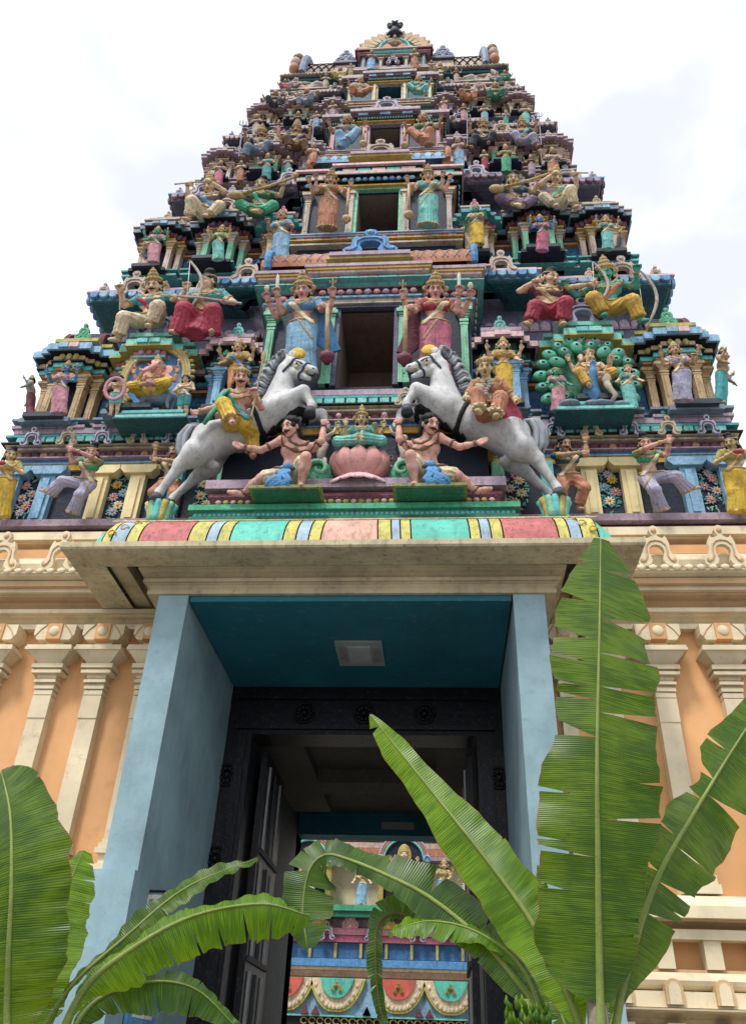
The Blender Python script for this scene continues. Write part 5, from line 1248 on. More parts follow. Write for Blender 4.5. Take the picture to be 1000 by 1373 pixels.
pair(G_['seatsmall'], (481, 137, 100), (560, 134, 98), 1.40, 'small seated statue in a salmon robe left of the fourth window', 'small seated statue in a bright teal robe right of the fourth window', 'seated figures beside the fourth window', dict(skirt='terracotta', blouse='stone', sash='stone', skin='skin_tan'), dict(skirt='teal_light', blouse='teal', sash='stone', skin='skin_tan'))
# top shrine pair
pair(G_['s2small'], (497, 95, 66), (556, 94, 64), 2.10, 'small statue in a blue robe at the left of the topmost shrine', 'small statue in a dusty rose robe at the right of the topmost shrine', 'figures flanking the topmost shrine', dict(skirt='blue_light', blouse='blue_grey', sash=None, skin='skin_brown'), dict(skirt='terracotta', blouse='stone', sash=None, skin='skin_brown'))
DC = figure('crossseat', pel=(0, 0, .07), che=(0, -.01, .26), head=(0, -.03, .455), legs=cross, arms=[(-1, (-.2, -.02, .20), (-.18, -.15, .10), (.2, -1, 0), (0, 0, 1), .4), (1, (.2, -.02, .20), (.18, -.15, .10), (-.2, -1, 0), (0, 0, 1), .4)], hi=False, female=False, dress='dhoti', sleeves=False, h=.016)
S(DC, 529, 62, 46, 2.2, 'cross-legged stone-pink figure under the halo at the very top', skirt='stone_pink', skin='skin_tan', sash=None)
# attic figures
for px, pf, pt, mir, lab in ((381, 124, 105, False, 'small seated figure in a pink robe at the left end of the attic'), (677, 112, 93, True, 'small seated figure in a green robe at the right end of the attic')):
    S(G_['seatsmall2'], px, pf, pt, 2.05, lab, mirror=mir, skirt='rose' if not mir else 'green', blouse='mauve' if not mir else 'teal', sash=None, skin='skin_brown')
RC = figure('recline', pel=(0, 0, .06), che=(-.16, -.01, .13), head=(-.31, -.05, .24), legs=[((.22, -.05, .06), (.44, -.03, .05), (.49, -.05, .09)), ((.21, -.08, .12), (.42, -.07, .07), (.47, -.09, .11))], arms=[(-1, (-.30, -.08, .06), (-.36, -.06, .16), (0, 0, 1), (0, -1, 0), .4), (1, (-.05, -.08, .18), (.08, -.09, .14), (1, 0, 0), (0, 0, -1), .4)], hi=False, female=False, dress='dhoti', sleeves=False, hp=(0, .5, 0), h=.016)
for px, pf, mir, lab in ((412, 122, False, 'reclining pale figure in the dark attic recess, left side'), (645, 112, True, 'reclining pale figure in the dark attic recess, right side')):
    a = at(px, pf, 2.15); place_fig('statue', RC, tuple(a), 1.15, lab, 'statue', 'reclining figures in the attic', skirt='stone', skin='stone_pink', hair='slate', crown='stone', mirror=mir)

# big seated pairs
KING = figure('king', pel=SP, che=SC, head=SH, hp=(.10, 0, .12), legs=[((-.15, -.17, .20), (-.20, -.13, -.02), (-.24, -.2, -.05)), ((.13, -.18, .27), (.06, -.14, .08), (.07, -.22, .05))],
    arms=[(-1, (-.22, -.04, .43), (-.22, -.15, .54), (0, -.1, 1), (0, -1, 0), .9), (1, (.24, -.03, .42), (.32, -.08, .52), (.2, 0, 1), (0, -1, 0), .9)], female=False, dress='dhoti', moustache=True, h=.0125)
LADYS = figure('ladyseat', pel=SP, che=(-.01, 0, .45), head=(-.02, -.012, .645), hp=(.02, 0, -.7), legs=[((-.13, -.17, .26), (-.17, -.12, .04), (-.20, -.2, .01)), ((.09, -.18, .22), (.08, -.12, .02), (.10, -.2, .0))],
    arms=[(-1, (-.20, -.06, .42), (-.22, -.17, .36), (.6, -.4, 0), (0, -1, 0), .8), (1, (.20, -.03, .40), (.16, -.16, .32), (.6, -.5, -.2), (0, -1, 0), .8)], female=True, dress='sari', crown='bun', h=.0125)
def bow(b, x=.36, z=.50, y=-.12, L_=.30):
    b.mat('stone'); b.smooth = True; P = [(x-.02+.10*math.cos(t)+.02*math.cos(t*3), y, z+L_*math.sin(t)) for t in [-1.5+3.0*i/16 for i in range(17)]]; b.tube(P, [.006+.008*math.sin(PI*i/16) for i in range(17)], 6); b.mat('white'); b.tube([P[0], P[-1]], .003, 4)
e, ht = S(KING, 197, 466, 362, -.15, 'moustached king statue in a teal tunic and cream skirt seated with a bow', skirt='cream', blouse='teal', sash='crimson', skin='skin_light', wide=1.22, group='large seated statues under the first great eave')
prop(e, 'bow', bow, ht); prop(e, 'arrow', lambda b: (b.mat('tan'), b.tube([(-.22, -.17, .62), (-.20, -.16, .30)], .006, 5)), ht)
e, ht = S(LADYS, 274, 462, 362, -.15, 'seated woman statue in a dark red sari holding a slender rod', skirt='crimson', blouse='teal', sash='tan', skin='skin_light', wide=1.22, group='large seated statues under the first great eave')
prop(e, 'rod', lambda b: (b.mat('stone'), b.tube([(-.30, -.20, .39), (.0, -.22, .33), (.30, -.19, .27)], .012, 6)), ht)
ARCH = figure('archer', pel=SP, che=(0, 0, .45), head=(.02, -.012, .645), hp=(.02, 0, .5), legs=[((-.14, -.16, .20), (-.19, -.14, .0), (-.24, -.2, -.03)), ((.10, -.18, .25), (.07, -.12, .03), (.08, -.2, .0))],
    arms=[(-1, (-.24, -.02, .46), (-.12, -.13, .52), (1, -.2, 0), (0, -1, 0), .9), (1, (.18, -.06, .52), (.32, -.12, .52), (1, 0, 0), (0, -1, 0), .9)], female=False, dress='dhoti', crown='bun', h=.0125)
e, ht = S(ARCH, 737, 452, 357, -.15, 'seated archer statue in maroon drawing a pale bow', skirt='crimson', blouse='maroon', sash='tan', skin='skin_light', wide=1.22, group='large seated statues under the first great eave')
prop(e, 'bow', lambda b: bow(b, .36, .52, -.14, .26), ht); prop(e, 'arrow', lambda b: (b.mat('tan'), b.tube([(-.10, -.15, .53), (.42, -.15, .53)], .005, 5)), ht)
e, ht = S(KING, 822, 450, 345, -.15, 'green-skinned seated statue with golden skirt, bow resting behind the shoulder', skirt='ochre', blouse=None, sash='terracotta', skin='skin_green', wide=1.22, mirror=True, group='large seated statues under the first great eave', skip=('blouse',))
prop(e, 'bow', lambda b: bow(b, .27, .36, .03, .34), ht)
# second storey musicians
FL = figure('flute', pel=SP, che=SC, head=(-.01, -.02, .645), hp=(.08, 0, -.3), legs=[((-.14, -.17, .33), (-.17, -.12, .10), (-.20, -.2, .06)), ((.15, -.15, .22), (.05, -.16, .08), (.02, -.22, .05))],
    arms=[(-1, (-.22, -.08, .46), (-.20, -.17, .59), (.8, 0, .3), (0, 1, 0), .8), (1, (.18, -.12, .46), (.03, -.19, .58), (-.8, 0, .3), (0, 1, 0), .8)], female=False, dress='dhoti', h=.0135)
VE = figure('veena', pel=SP, che=SC, head=(0, -.02, .645), hp=(.08, 0, -.15), legs=[((-.17, -.18, .19), (-.03, -.2, .08), (.03, -.24, .06)), ((.17, -.18, .19), (.04, -.22, .04), (-.03, -.26, .03))],
    arms=[(-1, (-.20, -.08, .40), (-.12, -.19, .36), (.6, -.3, 0), (0, 1, 0), .7), (1, (.22, -.05, .46), (.26, -.13, .58), (0, 0, 1), (-.5, -1, 0), .7)], female=True, dress='dhoti', crown='bun', h=.0135)
def veena(b):
    b.mat('gold'); b.smooth = True; b.tube([(-.20, -.24, .28), (.10, -.20, .46), (.38, -.17, .66)], [.018, .018, .015], 8); b.ball((-.22, -.24, .27), (.085, .05, .06), 10, 7); b.ball((.38, -.17, .68), (.03, .03, .04), 8, 5); b.mat('brown')
    for k in range(9): t = k/9; b.tube([(-.10+.42*t, -.245+.07*t, .33+.26*t), (-.09+.42*t, -.245+.07*t, .36+.26*t)], .004, 4)
def flute(b): b.mat('tan'); b.tube([(.08, -.115, .605), (-.10, -.17, .60), (-.33, -.20, .58)], .009, 6)
G5 = 'seated musicians of the second storey'
for D, pl, pr, ll, lr, kl, kr, nm, fn in ((FL, (280, 308, 236), (745, 293, 226), 'flute-playing statue in a mauve tunic and cream skirt, left side', 'flute-playing statue in a lavender tunic and cream skirt, right side', dict(skirt='cream', blouse='purple', sash='blue'), dict(skirt='cream', blouse='lavender', sash='green_light'), 'flute', flute),
        (VE, (345, 304, 238), (688, 296, 231), 'statue in green playing a long golden lute, left side', 'statue with purple skirt playing a long golden lute, right side', dict(skirt='green', blouse='green_dark', sash='teal_light', skin='skin_yellow'), dict(skirt='purple', blouse='teal_dark', sash='stone_pink', skin='skin_yellow'), 'lute', veena)):
    for mir, (px, pf, pt), lab, kk in ((False if D is FL else False, pl, ll, kl), (True if D is FL else False, pr, lr, kr)):
        e, ht = S(D, px, pf, pt, .40, lab, group=G5, mirror=mir, **dict(dict(skin='skin_light'), **kk)); prop(e, nm, fn, ht, mir)
# third storey seated with tridents
def trident(b, x=-.27, z0=.0, z1=.78, y=-.14):
    b.mat('lavender'); b.tube([(x, y, z0), (x, y, z1)], .009, 5)
    for s in (-1, 1): b.tube([(x, y, z1-.10), (x+s*.05, y, z1-.08), (x+s*.045, y, z1)], .009, 5)
    b.tube([(x, y, z1-.02), (x, y, z1+.04)], [.012, .002], 5)
for px, pf, pt, mir, sk, bl, skn, lab in ((346, 222, 168, False, 'blue_grey', 'slate', 'skin_brown', 'dark bearded seated statue with a trident, outer left of the third storey'), (394, 214, 163, True, 'brown', 'slate', 'skin_tan', 'seated statue in black and brown with a raised knee, inner left of the third storey'),
        (648, 207, 158, False, 'slate', 'slate', 'skin_tan', 'seated statue with a trident and grey shawl, inner right of the third storey'), (702, 206, 157, True, 'lavender', 'plum', 'skin_tan', 'seated statue in plum with a green belt and trident, outer right of the third storey')):
    e, ht = S(KING, px, pf, pt, 1.05, lab, group='seated statues of the third storey', mirror=mir, skirt=sk, blouse=bl, sash='stone' if px != 702 else 'teal_light', skin=skn); prop(e, 'trident', trident, ht, mir)
for px, pf, pt, mir, sk, lab in ((367, 150, 119, False, 'slate', 'small dark seated figure, outer left of the fourth storey'), (411, 148, 116, True, 'blue_grey', 'small black seated figure, inner left of the fourth storey'), (627, 142, 109, False, 'terracotta', 'small dark seated figure with a rust skirt, inner right of the fourth storey'), (664, 142, 108, True, 'green_dark', 'small seated figure in dark green, outer right of the fourth storey')):
    S(G_['seatsmall2'], px, pf, pt, 1.55, lab, group='seated figures of the fourth storey', mirror=mir, skirt=sk, blouse='slate' if px != 664 else 'green_dark', sash=None, skin='skin_brown')
# figures on the outer corners seen against the sky
for px, pf, pt, Y, mir, lab in ((42, 562, 492, .15, False, 'many-armed pale figure on the left flank of the first storey'), (964, 545, 455, .15, True, 'ochre figure leaning out on the right flank of the first storey'), (196, 350, 318, .60, False, 'dark figure with raised arms on the left corner of the second storey'), (827, 336, 300, .60, True, 'dark figure with raised arms on the right corner of the second storey'),
        (279, 250, 222, 1.15, False, 'small dark figure on the left corner of the third storey'), (757, 243, 208, 1.15, True, 'small purple-brown figure on the right corner of the third storey')):
    S(G_['s4small'], px, pf, pt, Y, lab, rz=R(-70 if not mir else 70), group='figures on the tower flanks', skirt='maroon' if px < 100 else ('teal' if px > 900 else 'slate'), blouse='stone', sash=None, skin='skin_grey' if px < 100 else 'skin_tan')

# dancers of the lowest storey
DAN = figure('dancer', pel=(.07, 0, .47), che=(.09, -.03, .66), head=(.11, -.08, .85), hp=(.12, 0, .15), legs=[((-.13, -.13, .42), (-.26, -.05, .30), (-.37, -.07, .32)), ((.08, -.12, .25), (.0, -.02, .06), (-.03, -.10, .03))],
    arms=[(-1, (-.07, -.13, .68), (-.09, -.20, .82), (0, 0, 1), (0, -1, 0), .15), (1, (.14, -.17, .74), (-.0, -.24, .79), (-1, 0, .1), (0, -.3, 1), .2)], crown='bun', h=.0115)
for mir, px, pf, pt, lab, sk in ((False, 98, 693, 596, 'dancer statue in a grey-lavender sari with one leg raised, left of the canopy', 'lavender'), (True, 886, 690, 584, 'dancer statue in a grey-lavender sari with one leg raised, right of the canopy', 'lavender')):
    S(DAN, px, pf, pt, -.28, lab, tilt=.06, group='dancers along the lowest storey', mirror=mir, skirt=sk, blouse='green', sash='cream', hem='gold', skin='skin_pink')
DA2 = figure('dancer2', pel=(0, 0, .46), che=(.01, -.03, .65), head=(.03, -.08, .845), hp=(.05, 0, -.3), legs=[((-.12, -.12, .27), (-.06, -.02, .06), (-.1, -.10, .03)), ((.10, -.12, .26), (.08, -.02, .06), (.12, -.1, .03))],
    arms=[(-1, (-.18, -.06, .72), (-.17, -.10, .88), (0, 0, 1), (0, -1, 0), .3), (1, (.08, -.16, .67), (-.10, -.22, .67), (-1, 0, 0), (0, -1, 0), .3)], crown='curly', female=False, moustache=True, dress='dhoti', h=.0125)
for mir, px, pf, pt, lab in ((False, 222, 692, 598, 'moustached dancer statue with raised hand behind the left horse leg'), (True, 766, 688, 588, 'moustached dancer statue with raised hand behind the right horse leg')):
    S(DA2, px, pf, pt, -.30, lab, tilt=.06, group='dancers along the lowest storey', mirror=mir, skirt='terracotta', blouse='teal_dark', sash='cream', skin='skin_tan')
DR = figure('drummer', pel=(0, 0, .53), arms=[(-1, (-.19, -.04, .64), (-.10, -.17, .68), (1, -.1, 0), (0, 0, 1), .6), (1, (.19, -.04, .64), (.10, -.17, .68), (-1, -.1, 0), (0, 0, 1), .6)], crown='bun', hp=(.05, 0, .6), h=.0125)
for mir, px, pf, pt, lab in ((False, -2, 696, 598, 'musician statue in a yellow sari at the left edge, at the tower corner'), (True, 994, 690, 580, 'musician statue in a yellow sari at the right edge, at the tower corner')):
    e, ht = S(DR, px, pf, pt, -.28, lab, tilt=.06, group='musicians at the tower corners', mirror=mir, skirt='yellow', blouse='mustard', sash='gold', skin='skin_yellow')
    prop(e, 'conch', lambda b: (b.mat('crimson'), b.ball((0, -.20, .71), (.06, .035, .03), 8, 6)), ht)

# ------------------------------------------------------------ goddess on the lotus above the porch
DL = figure('lakshmi', pel=(0, 0, .08), che=(0, -.01, .27), head=(0, -.04, .465), hp=(.12, 0, 0), legs=[((-.25, -.13, .06), (-.02, -.19, .03), (.05, -.2, .03)), ((.25, -.13, .06), (.03, -.21, .05), (-.05, -.22, .05))],
    arms=[(-1, (-.19, -.03, .24), (-.17, -.12, .33), (0, -.1, 1), (0, -1, 0), .15), (1, (.19, -.03, .24), (.17, -.14, .27), (0, -1, .1), (0, 0, -1), .3), (-1, (-.23, 0, .28), (-.27, -.07, .34), (.1, 0, 1), (0, -1, 0), .9, (0, .02, 0)), (1, (.23, 0, .28), (.27, -.07, .34), (-.1, 0, 1), (0, -1, 0), .9, (0, .02, 0))], h=.0105, dress='sari')
YL = -1.02
a = at(483, 607, YL)
e = place_fig('statue', DL, (a[0], YL, a[2]), 1.02, 'goddess statue in turquoise seated cross-legged on a pink lotus above the porch', 'statue', skin='skin_yellow', skirt='teal_light', blouse='teal', sash=None, hem='cream')
prop(e, 'lotus_bud', lambda b: (lotusbud(b, -.27, .42, -.08), b.ball((-.27, -.09, .49), (.035, .03, .035), 8, 5)), 1.02); prop(e, 'lotus_bud', lambda b: (lotusbud(b, .27, .42, -.08), b.ball((.27, -.09, .49), (.035, .03, .035), 8, 5)), 1.02)
# the lotus seat
mat('lotus_pink', (.62, .30, .29), .45, 3)
lot = empty('lotus_seat', (a[0], YL, a[2]-.46), 'large pink lotus seat with drooping lower petals under the seated goddess', 'lotus')
lot.scale = (.90, .90, 1.0)
def lpetal(ang, z0, z1, r0, r1, rm, wd, name, m1, m2, droop=False):
    b = MB(); b.smooth = True; n, k = 10, 6; vs = []; b.mat(m1)
    for i in range(n+1):
        t = i/n; z = z0+(z1-z0)*t; r = r0+(r1-r0)*t+rm*math.sin(PI*t); w2 = wd*(math.sin(PI*min(1, t*.92+.10)))**.6*.5
        for j in range(k+1):
            u = (j/k-.5)*2; q = u*w2; rr = r+.03*(1-u*u)+.012*(1-abs(u)); aa = ang+q/max(.1, r); vs.append((rr*math.cos(aa), rr*math.sin(aa)*.62, z))
    nv = len(vs); vs += [(x*.93, y*.93, z) for x, y, z in vs]
    fs = [(i*(k+1)+j, i*(k+1)+j+1, (i+1)*(k+1)+j+1, (i+1)*(k+1)+j) for i in range(n) for j in range(k)]
    fs += [tuple(nv+q for q in reversed(f)) for f in fs[:]]
    for i in range(n): f = i*(k+1); fs.append((f, f+(k+1), nv+f+(k+1), nv+f)); f = i*(k+1)+k; fs.append((f+(k+1), f, nv+f, nv+f+(k+1)))
    b.add(vs, fs); return b.build(name, lot)
b = MB(); b.mat('maroon'); b.lathe([(.0, .02), (.16, .02), (.30, .22), (.31, .36), (.24, .42), (0, .43)], 20, Matrix.Diagonal((1, .62, 1, 1))); b.build('seed_cup', lot)
for k in range(7): lpetal(-PI/2+(k-3)*.62, .04, .45, .14, .29, .14, .30, 'petal', 'lotus_pink', 'pink')
for k in range(7): lpetal(-PI/2+(k-3)*.50+.02, .10, -.06, .16, .38, .02, .26, 'lower_petal', 'pink_light', 'pink')
# little elephants? scrolled green creatures beside the lotus
for s, px in ((-1, 427), (1, 541)):
    c = at(px, 632, -1.05); g_ = MB(); g_.mat('green_light'); g_.smooth = True
    P = [(c[0]+s*(.14-.0115*t)*math.cos(t*.55+.6), -1.08-.004*t, c[2]+(.14-.0115*t)*math.sin(t*.55+.6)) for t in range(12)]
    P = [(c[0]-s*.12, -1.02, c[2]-.2), (c[0]-s*.13, -1.05, c[2]-.08)]+P[::1] if False else P
    g_.tube(P, [.036-.0018*i for i in range(len(P))], 8)
    g_.mat('green'); g_.ball((c[0], -1.02, c[2]), (.155, .05, .17), 14, 8); o = g_.build('scroll_tail'); tag(o, 'pale green spiral scroll at the %s of the lotus' % ('left' if s < 0 else 'right'), 'ornament')
    w_ = MB(); w_.mat('stone'); w_.smooth = True; x = c[0]-s*.02*1; zq = c[2]+.2
    w_.tube([(x, -.95, zq-.05), (x+s*.02, -.98, zq+.12), (x-s*.02, -1.0, zq+.26)], [.05, .055, .05], 8); w_.ball((x-s*.03, -1.02, zq+.32), (.06, .06, .05), 8, 6); w_.tube([(x-s*.05, -1.05, zq+.32), (x-s*.13, -1.08, zq+.36), (x-s*.15, -1.08, zq+.45)], [.03, .022, .012], 6); w_.ball((x+s*.02, -1.0, zq+.34), (.045, .02, .05), 7, 5)
    w_.tube([(x+s*.04, -.98, zq+.02), (x+s*.08, -1.0, zq-.15)], [.03, .02], 6); w_.tube([(x-s*.03, -1.0, zq+.02), (x-s*.05, -1.02, zq-.15)], [.03, .02], 6)
    o = w_.build('small_elephant'); tag(o, 'small pale elephant statue with raised trunk, %s of the goddess' % ('left' if s < 0 else 'right'), 'statue', 'elephants beside the seated goddess')
    fl = MB(); fl.mat('mauve'); rr = random.Random(4)
    for k in range(34): fl.ball((c[0]-s*.19+rr.uniform(-.045, .045)+s*.0, -.93, c[2]-.12+.5*rr.random()), (.028, .02, .028), 6, 3)
    o = fl.build('flower_garland'); tag(o, 'upright strip of small mauve flowers %s of the lotus' % ('left' if s < 0 else 'right'), 'garland', kind='stuff')

# ------------------------------------------------------------ elephant-headed god with medallion (left) and god on peacock (right)
GA = figure('ganesha', pel=(0, 0, .09), che=(0, -.01, .27), head=(0, -.05, .455), hp=(.05, 0, 0), legs=[((-.22, -.14, .06), (-.05, -.2, .04), (.0, -.22, .04)), ((.20, -.14, .12), (.05, -.18, .05), (.02, -.24, .04))],
    arms=[(-1, (-.19, -.03, .22), (-.12, -.16, .24), (.5, -.5, .5), (0, -1, 0), .6), (1, (.19, -.03, .22), (.12, -.16, .24), (-.5, -.5, .5), (0, -1, 0), .6), (-1, (-.24, 0, .28), (-.27, -.06, .38), (0, 0, 1), (0, -1, 0), .6), (1, (.24, 0, .28), (.27, -.06, .38), (0, 0, 1), (0, -1, 0), .6)], female=False, dress='dhoti', sleeves=False, belly=.03, h=.0115, crown='tall')
YG = -.34
a = at(203, 534, YG)
e = place_fig('statue', GA, (a[0], YG, a[2]), 1.15, 'elephant-headed god statue with yellow trousers seated in front of a golden ring', 'statue', skin='skin_pink', skirt='yellow', sash=None, skip=('face_paint', 'hair'))
def ele(b):
    V, Q = None, None
    G = Grid((-.2, -.3, .2), (.2, .12, .62), .009)
    P = [ell((0, -.05, .46), (.085, .08, .085), .02), ell((0, -.10, .43), (.05, .05, .05), .03), cap((0, -.13, .42), (-.02, -.17, .33), .034, .028, .02), cap((-.02, -.17, .33), (-.08, -.19, .27), .028, .022, .015), cap((-.08, -.19, .27), (-.14, -.18, .30), .022, .016, .012), ell((-.12, -.01, .45), (.07, .02, .08), .015), ell((.12, -.01, .45), (.07, .02, .08), .015), ell((-.035, -.10, .50), (.03, .03, .03), .02), ell((.035, -.10, .50), (.03, .03, .03), .02)]
    V, Q = nets(G, add_prims(G, G.new(), P)); return np_mesh('elephant_head', [(V, Q, 0)], [M('skin_pink')])
o = link('elephant_head', ele(None), e, scale=(1.15,)*3)
prop(e, 'tusks', lambda b: (b.mat('white'), b.tube([(-.045, -.13, .40), (-.06, -.20, .39)], [.012, .004], 6), b.tube([(.045, -.13, .40), (.06, -.20, .39)], [.012, .004], 6), b.mat('black'), b.ball((-.05, -.125, .455), .009, 6, 4), b.ball((.05, -.125, .455), .009, 6, 4)), 1.15)
prop(e, 'lotus_bud', lambda b: (lotusbud(b, -.27, .47, -.08), lotusbud(b, .27, .47, -.08)), 1.15)
# ring behind
c = at(208, 508, -.20); rg = MB(); rg.mat('blue'); rg.smooth = True
RX, RZ = .42, .56
rg.lathe([(0, 0), (.40, 0), (.40, .05)], 32, T3((c[0], -.16, c[2]), 0, R(90), (RX/.42, 1, 1)) @ Matrix.Diagonal((1, RZ/.42, 1, 1)))
r_ = rg.build('medallion'); tag(r_, 'gold-rimmed blue oval medallion fringed with dark leaves on the left of the first storey', 'medallion')
for rad, th, m in ((1.0, .035, 'gold'), (1.10, .03, 'mustard'), (1.18, .022, 'tan')):
    b = MB(); b.mat(m); b.smooth = True; b.tube([(c[0]+RX*rad*math.cos(t), -.22, c[2]+RZ*rad*math.sin(t)) for t in [-.9+(PI+1.8)*i/40 for i in range(41)]], th, 6); b.build('rim', r_)
for i in range(30):
    t = -.8+(PI+1.6)*i/29; b = MB(); b.mat('olive' if i % 2 else 'mustard'); b.smooth = True; b.ball((0, 0, 0), (.05, .03, .035), 6, 4, Matrix.Translation((c[0]+RX*1.27*math.cos(t), -.2, c[2]+RZ*1.24*math.sin(t))) @ Matrix.Rotation(-t, 4, 'Y')); b.build('rim_leaf', r_)
b = MB(); b.mat('mustard'); b.smooth = True; b.ball((c[0], -.22, c[2]+RZ*1.3), (.09, .06, .08), 8, 6); b.build('crest', r_)
# rat mount
G = Grid((-.5, -.2, -.05), (.5, .2, .5), .014)
P = [ell((0, 0, .27), (.26, .11, .13), .03), ell((-.24, 0, .33), (.10, .08, .09), .04), cap((-.26, 0, .35), (-.40, 0, .42), .07, .035, .03), ell((-.27, -.05, .42), (.02, .03, .035), .01), ell((-.27, .05, .42), (.02, .03, .035), .01)]
for x, y in ((-.18, -.06), (-.16, .06), (.18, -.06), (.2, .06)): P += [cap((x, y, .22), (x-.02, y, .12), .05, .03, .03), cap((x-.02, y, .12), (x+.01, y-.01, .01), .028, .022, .01)]
for i in range(6): t0, t1 = i/6, (i+1)/6; f_ = lambda t: (.25+.16*math.sin(t*2.6), .02, .28-.28*t); P.append(cap(f_(t0), f_(t1), .022*(1-t0*.6), .022*(1-t1*.6), .01))
a = at(207, 549, YG); e = empty('rat_mount', (a[0], YG+.05, a[2]), 'blue-grey rat statue carrying the elephant-headed god', 'statue')
link('body', np_mesh('rat', [(*nets(G, add_prims(G, G.new(), P)), 0)], [M('blue_grey')]), e)
b = MB(); b.mat('black'); b.ball((-.34, -.045, .41), .012, 6, 4); b.mat('cream'); b.box(-.10, .12, -.13, -.115, .28, .38); b.build('saddle_cloth', e)
for x0, x1, y0, z, m in ((-.42, .42, -.50, .02, 'aqua'), (-.48, .48, -.53, -.08, 'teal_light')):
    for s, cx in ((-1, at(205, 550, -.5)[0]), (1, at(797, 548, -.5)[0])):
        b = MB(); b.mat(m); zz = at(205, 551, -.5)[2]+z; b.box(cx+x0, cx+x1, y0, -.1, zz-.06, zz); b.mat('teal_dark'); b.box(cx+x0*1.04, cx+x1*1.04, y0-.02, -.1, zz-.085, zz-.062); b.build('pedestal', ST[1])
# attendants
AT = figure('attendant', arms=[(-1, (-.18, -.05, .64), (-.03, -.15, .66), (1, 0, 0), (0, 0, 1), .3), (1, (.18, -.05, .64), (.03, -.16, .64), (-1, 0, 0), (0, 0, 1), .3)], female=False, dress='shorts', sleeves=False, crown='curly', hairlong=False, hp=(.05, 0, .2), h=.0135)
ATG = figure('attendant2', arms=[(-1, (-.20, -.03, .65), (-.20, -.14, .56), (.2, -.4, -1), (0, -1, 0), .5), (1, (.20, -.03, .65), (.20, -.14, .56), (-.2, -.4, -1), (0, -1, 0), .5)], female=False, dress='shorts', sleeves=False, crown='curly', hairlong=False, hp=(.05, 0, 0), h=.0135)
e, ht = S(ATG, 152, 559, 503, -.42, 'bare-chested attendant statue holding a pink garland ring, left of the medallion', skirt='teal_light', sash=None, skin='skin_light', hem=None, crown='black')
prop(e, 'garland', lambda b: (b.mat('pink'), b.tube([(.17*math.cos(t), -.19, .58+.26*math.sin(t)) for t in [2*PI*i/24 for i in range(25)]], .035, 8)), ht)
S(AT, 245, 563, 503, -.42, 'bare-chested attendant statue with folded arms and green loincloth, right of the medallion', skirt='teal', sash='white', skin='skin_light', hem=None, crown='black')
S(G_['stand2'], 748, 553, 492, -.42, 'green-faced woman statue in a pink sari left of the peacock god', skirt='pink', blouse='mauve', sash='stone_pink', skin='skin_green')
S(G_['stand2'], 846, 550, 488, -.42, 'woman statue in a turquoise sari right of the peacock god', skirt='teal_light', blouse='teal', sash='cream', skin='skin_light', mirror=True)
# peacock god
MU = figure('murugan', pel=(0, 0, .20), che=(0, -.01, .39), head=(0, -.04, .58), hp=(.10, 0, 0), legs=[((-.17, -.18, .20), (-.08, -.16, -.02), (-.10, -.24, -.04)), ((.22, -.12, .24), (.10, -.18, .16), (.04, -.22, .14))],
    arms=[(-1, (-.20, -.02, .37), (-.26, -.08, .50), (0, 0, 1), (0, -1, 0), .5), (1, (.20, -.02, .37), (.26, -.08, .50), (0, 0, 1), (0, -1, 0), .5), (-1, (-.19, -.05, .34), (-.13, -.16, .42), (0, 0, 1), (0, -1, 0), .15), (1, (.19, -.05, .34), (.20, -.16, .38), (.3, -.5, .6), (0, -1, 0), .5)], female=False, dress='dhoti', sleeves=False, h=.0115, crown='low')
a = at(796, 528, YG)
e = place_fig('statue', MU, (a[0], YG, a[2]-.02), 1.12, 'god statue with ochre trousers riding a blue peacock', 'statue', skin='skin_light', skirt='ochre', sash=None)
prop(e, 'spear', lambda b: (b.mat('tan'), b.tube([(-.12, -.20, .16), (-.05, -.21, .48)], .009, 6), b.ball((-.045, -.21, .50), (.02, .01, .04), 6, 4)), 1.12)
a = at(796, 552, YG); pc = empty('peacock', (a[0], YG+.08, a[2]), 'blue peacock statue with a fan of green eyed feathers behind the god', 'statue')
G = Grid((-.35, -.45, -.1), (.35, .2, .85), .013)
P = [ell((0, -.10, .26), (.12, .14, .20), .03), cap((0, -.18, .36), (.02, -.27, .52), .085, .05, .04), cap((.02, -.27, .52), (.03, -.28, .64), .045, .035, .02), ell((.03, -.29, .66), (.042, .05, .04), .02), cap((.03, -.32, .66), (.0, -.38, .64), .016, .004, .01)]
link('body', np_mesh('body', [(*nets(G, add_prims(G, G.new(), P)), 0)], [M('blue')]), pc)
for s in (-1, 1): b = MB(); b.mat('blue_grey'); b.smooth = True; b.tube([(s*.06, -.1, .12), (s*.08, -.14, .0)], [.03, .018], 6); b.ball((s*.08, -.18, 0), (.04, .07, .018), 7, 4); b.build('leg', pc)
b = MB(); b.mat('stone'); b.smooth = True; b.tube([(.20, -.25, .02), (.26, -.26, .12), (.20, -.27, .22), (.17, -.26, .33)], [.03, .035, .04, .05], 8); b.ball((.17, -.28, .40), (.07, .03, .10), 10, 7); b.build('cobra', pc)
cz = .66
for ring, (n, rx, rz_) in enumerate(((17, .60, .74), (12, .44, .55))):
    for i in range(n):
        t = -.75+(PI+1.5)*i/(n-1); x, z = rx*math.cos(t), cz+rz_*math.sin(t); f = MB(); f.smooth = True
        T = Matrix.Translation((x, .02-.07*ring, z)) @ Matrix.Rotation(-(t-PI/2), 4, 'Y')
        f.mat('green' if (i+ring) % 2 else 'green_dark'); f.ball((0, 0, 0), (.095, .055, .12), 10, 7, T); f.mat('teal_light'); f.ball((0, -.04, .02), (.048, .02, .055), 8, 5, T); f.mat('navy'); f.ball((0, -.055, .02), (.024, .012, .028), 6, 4, T); f.build('tail_feather', pc)
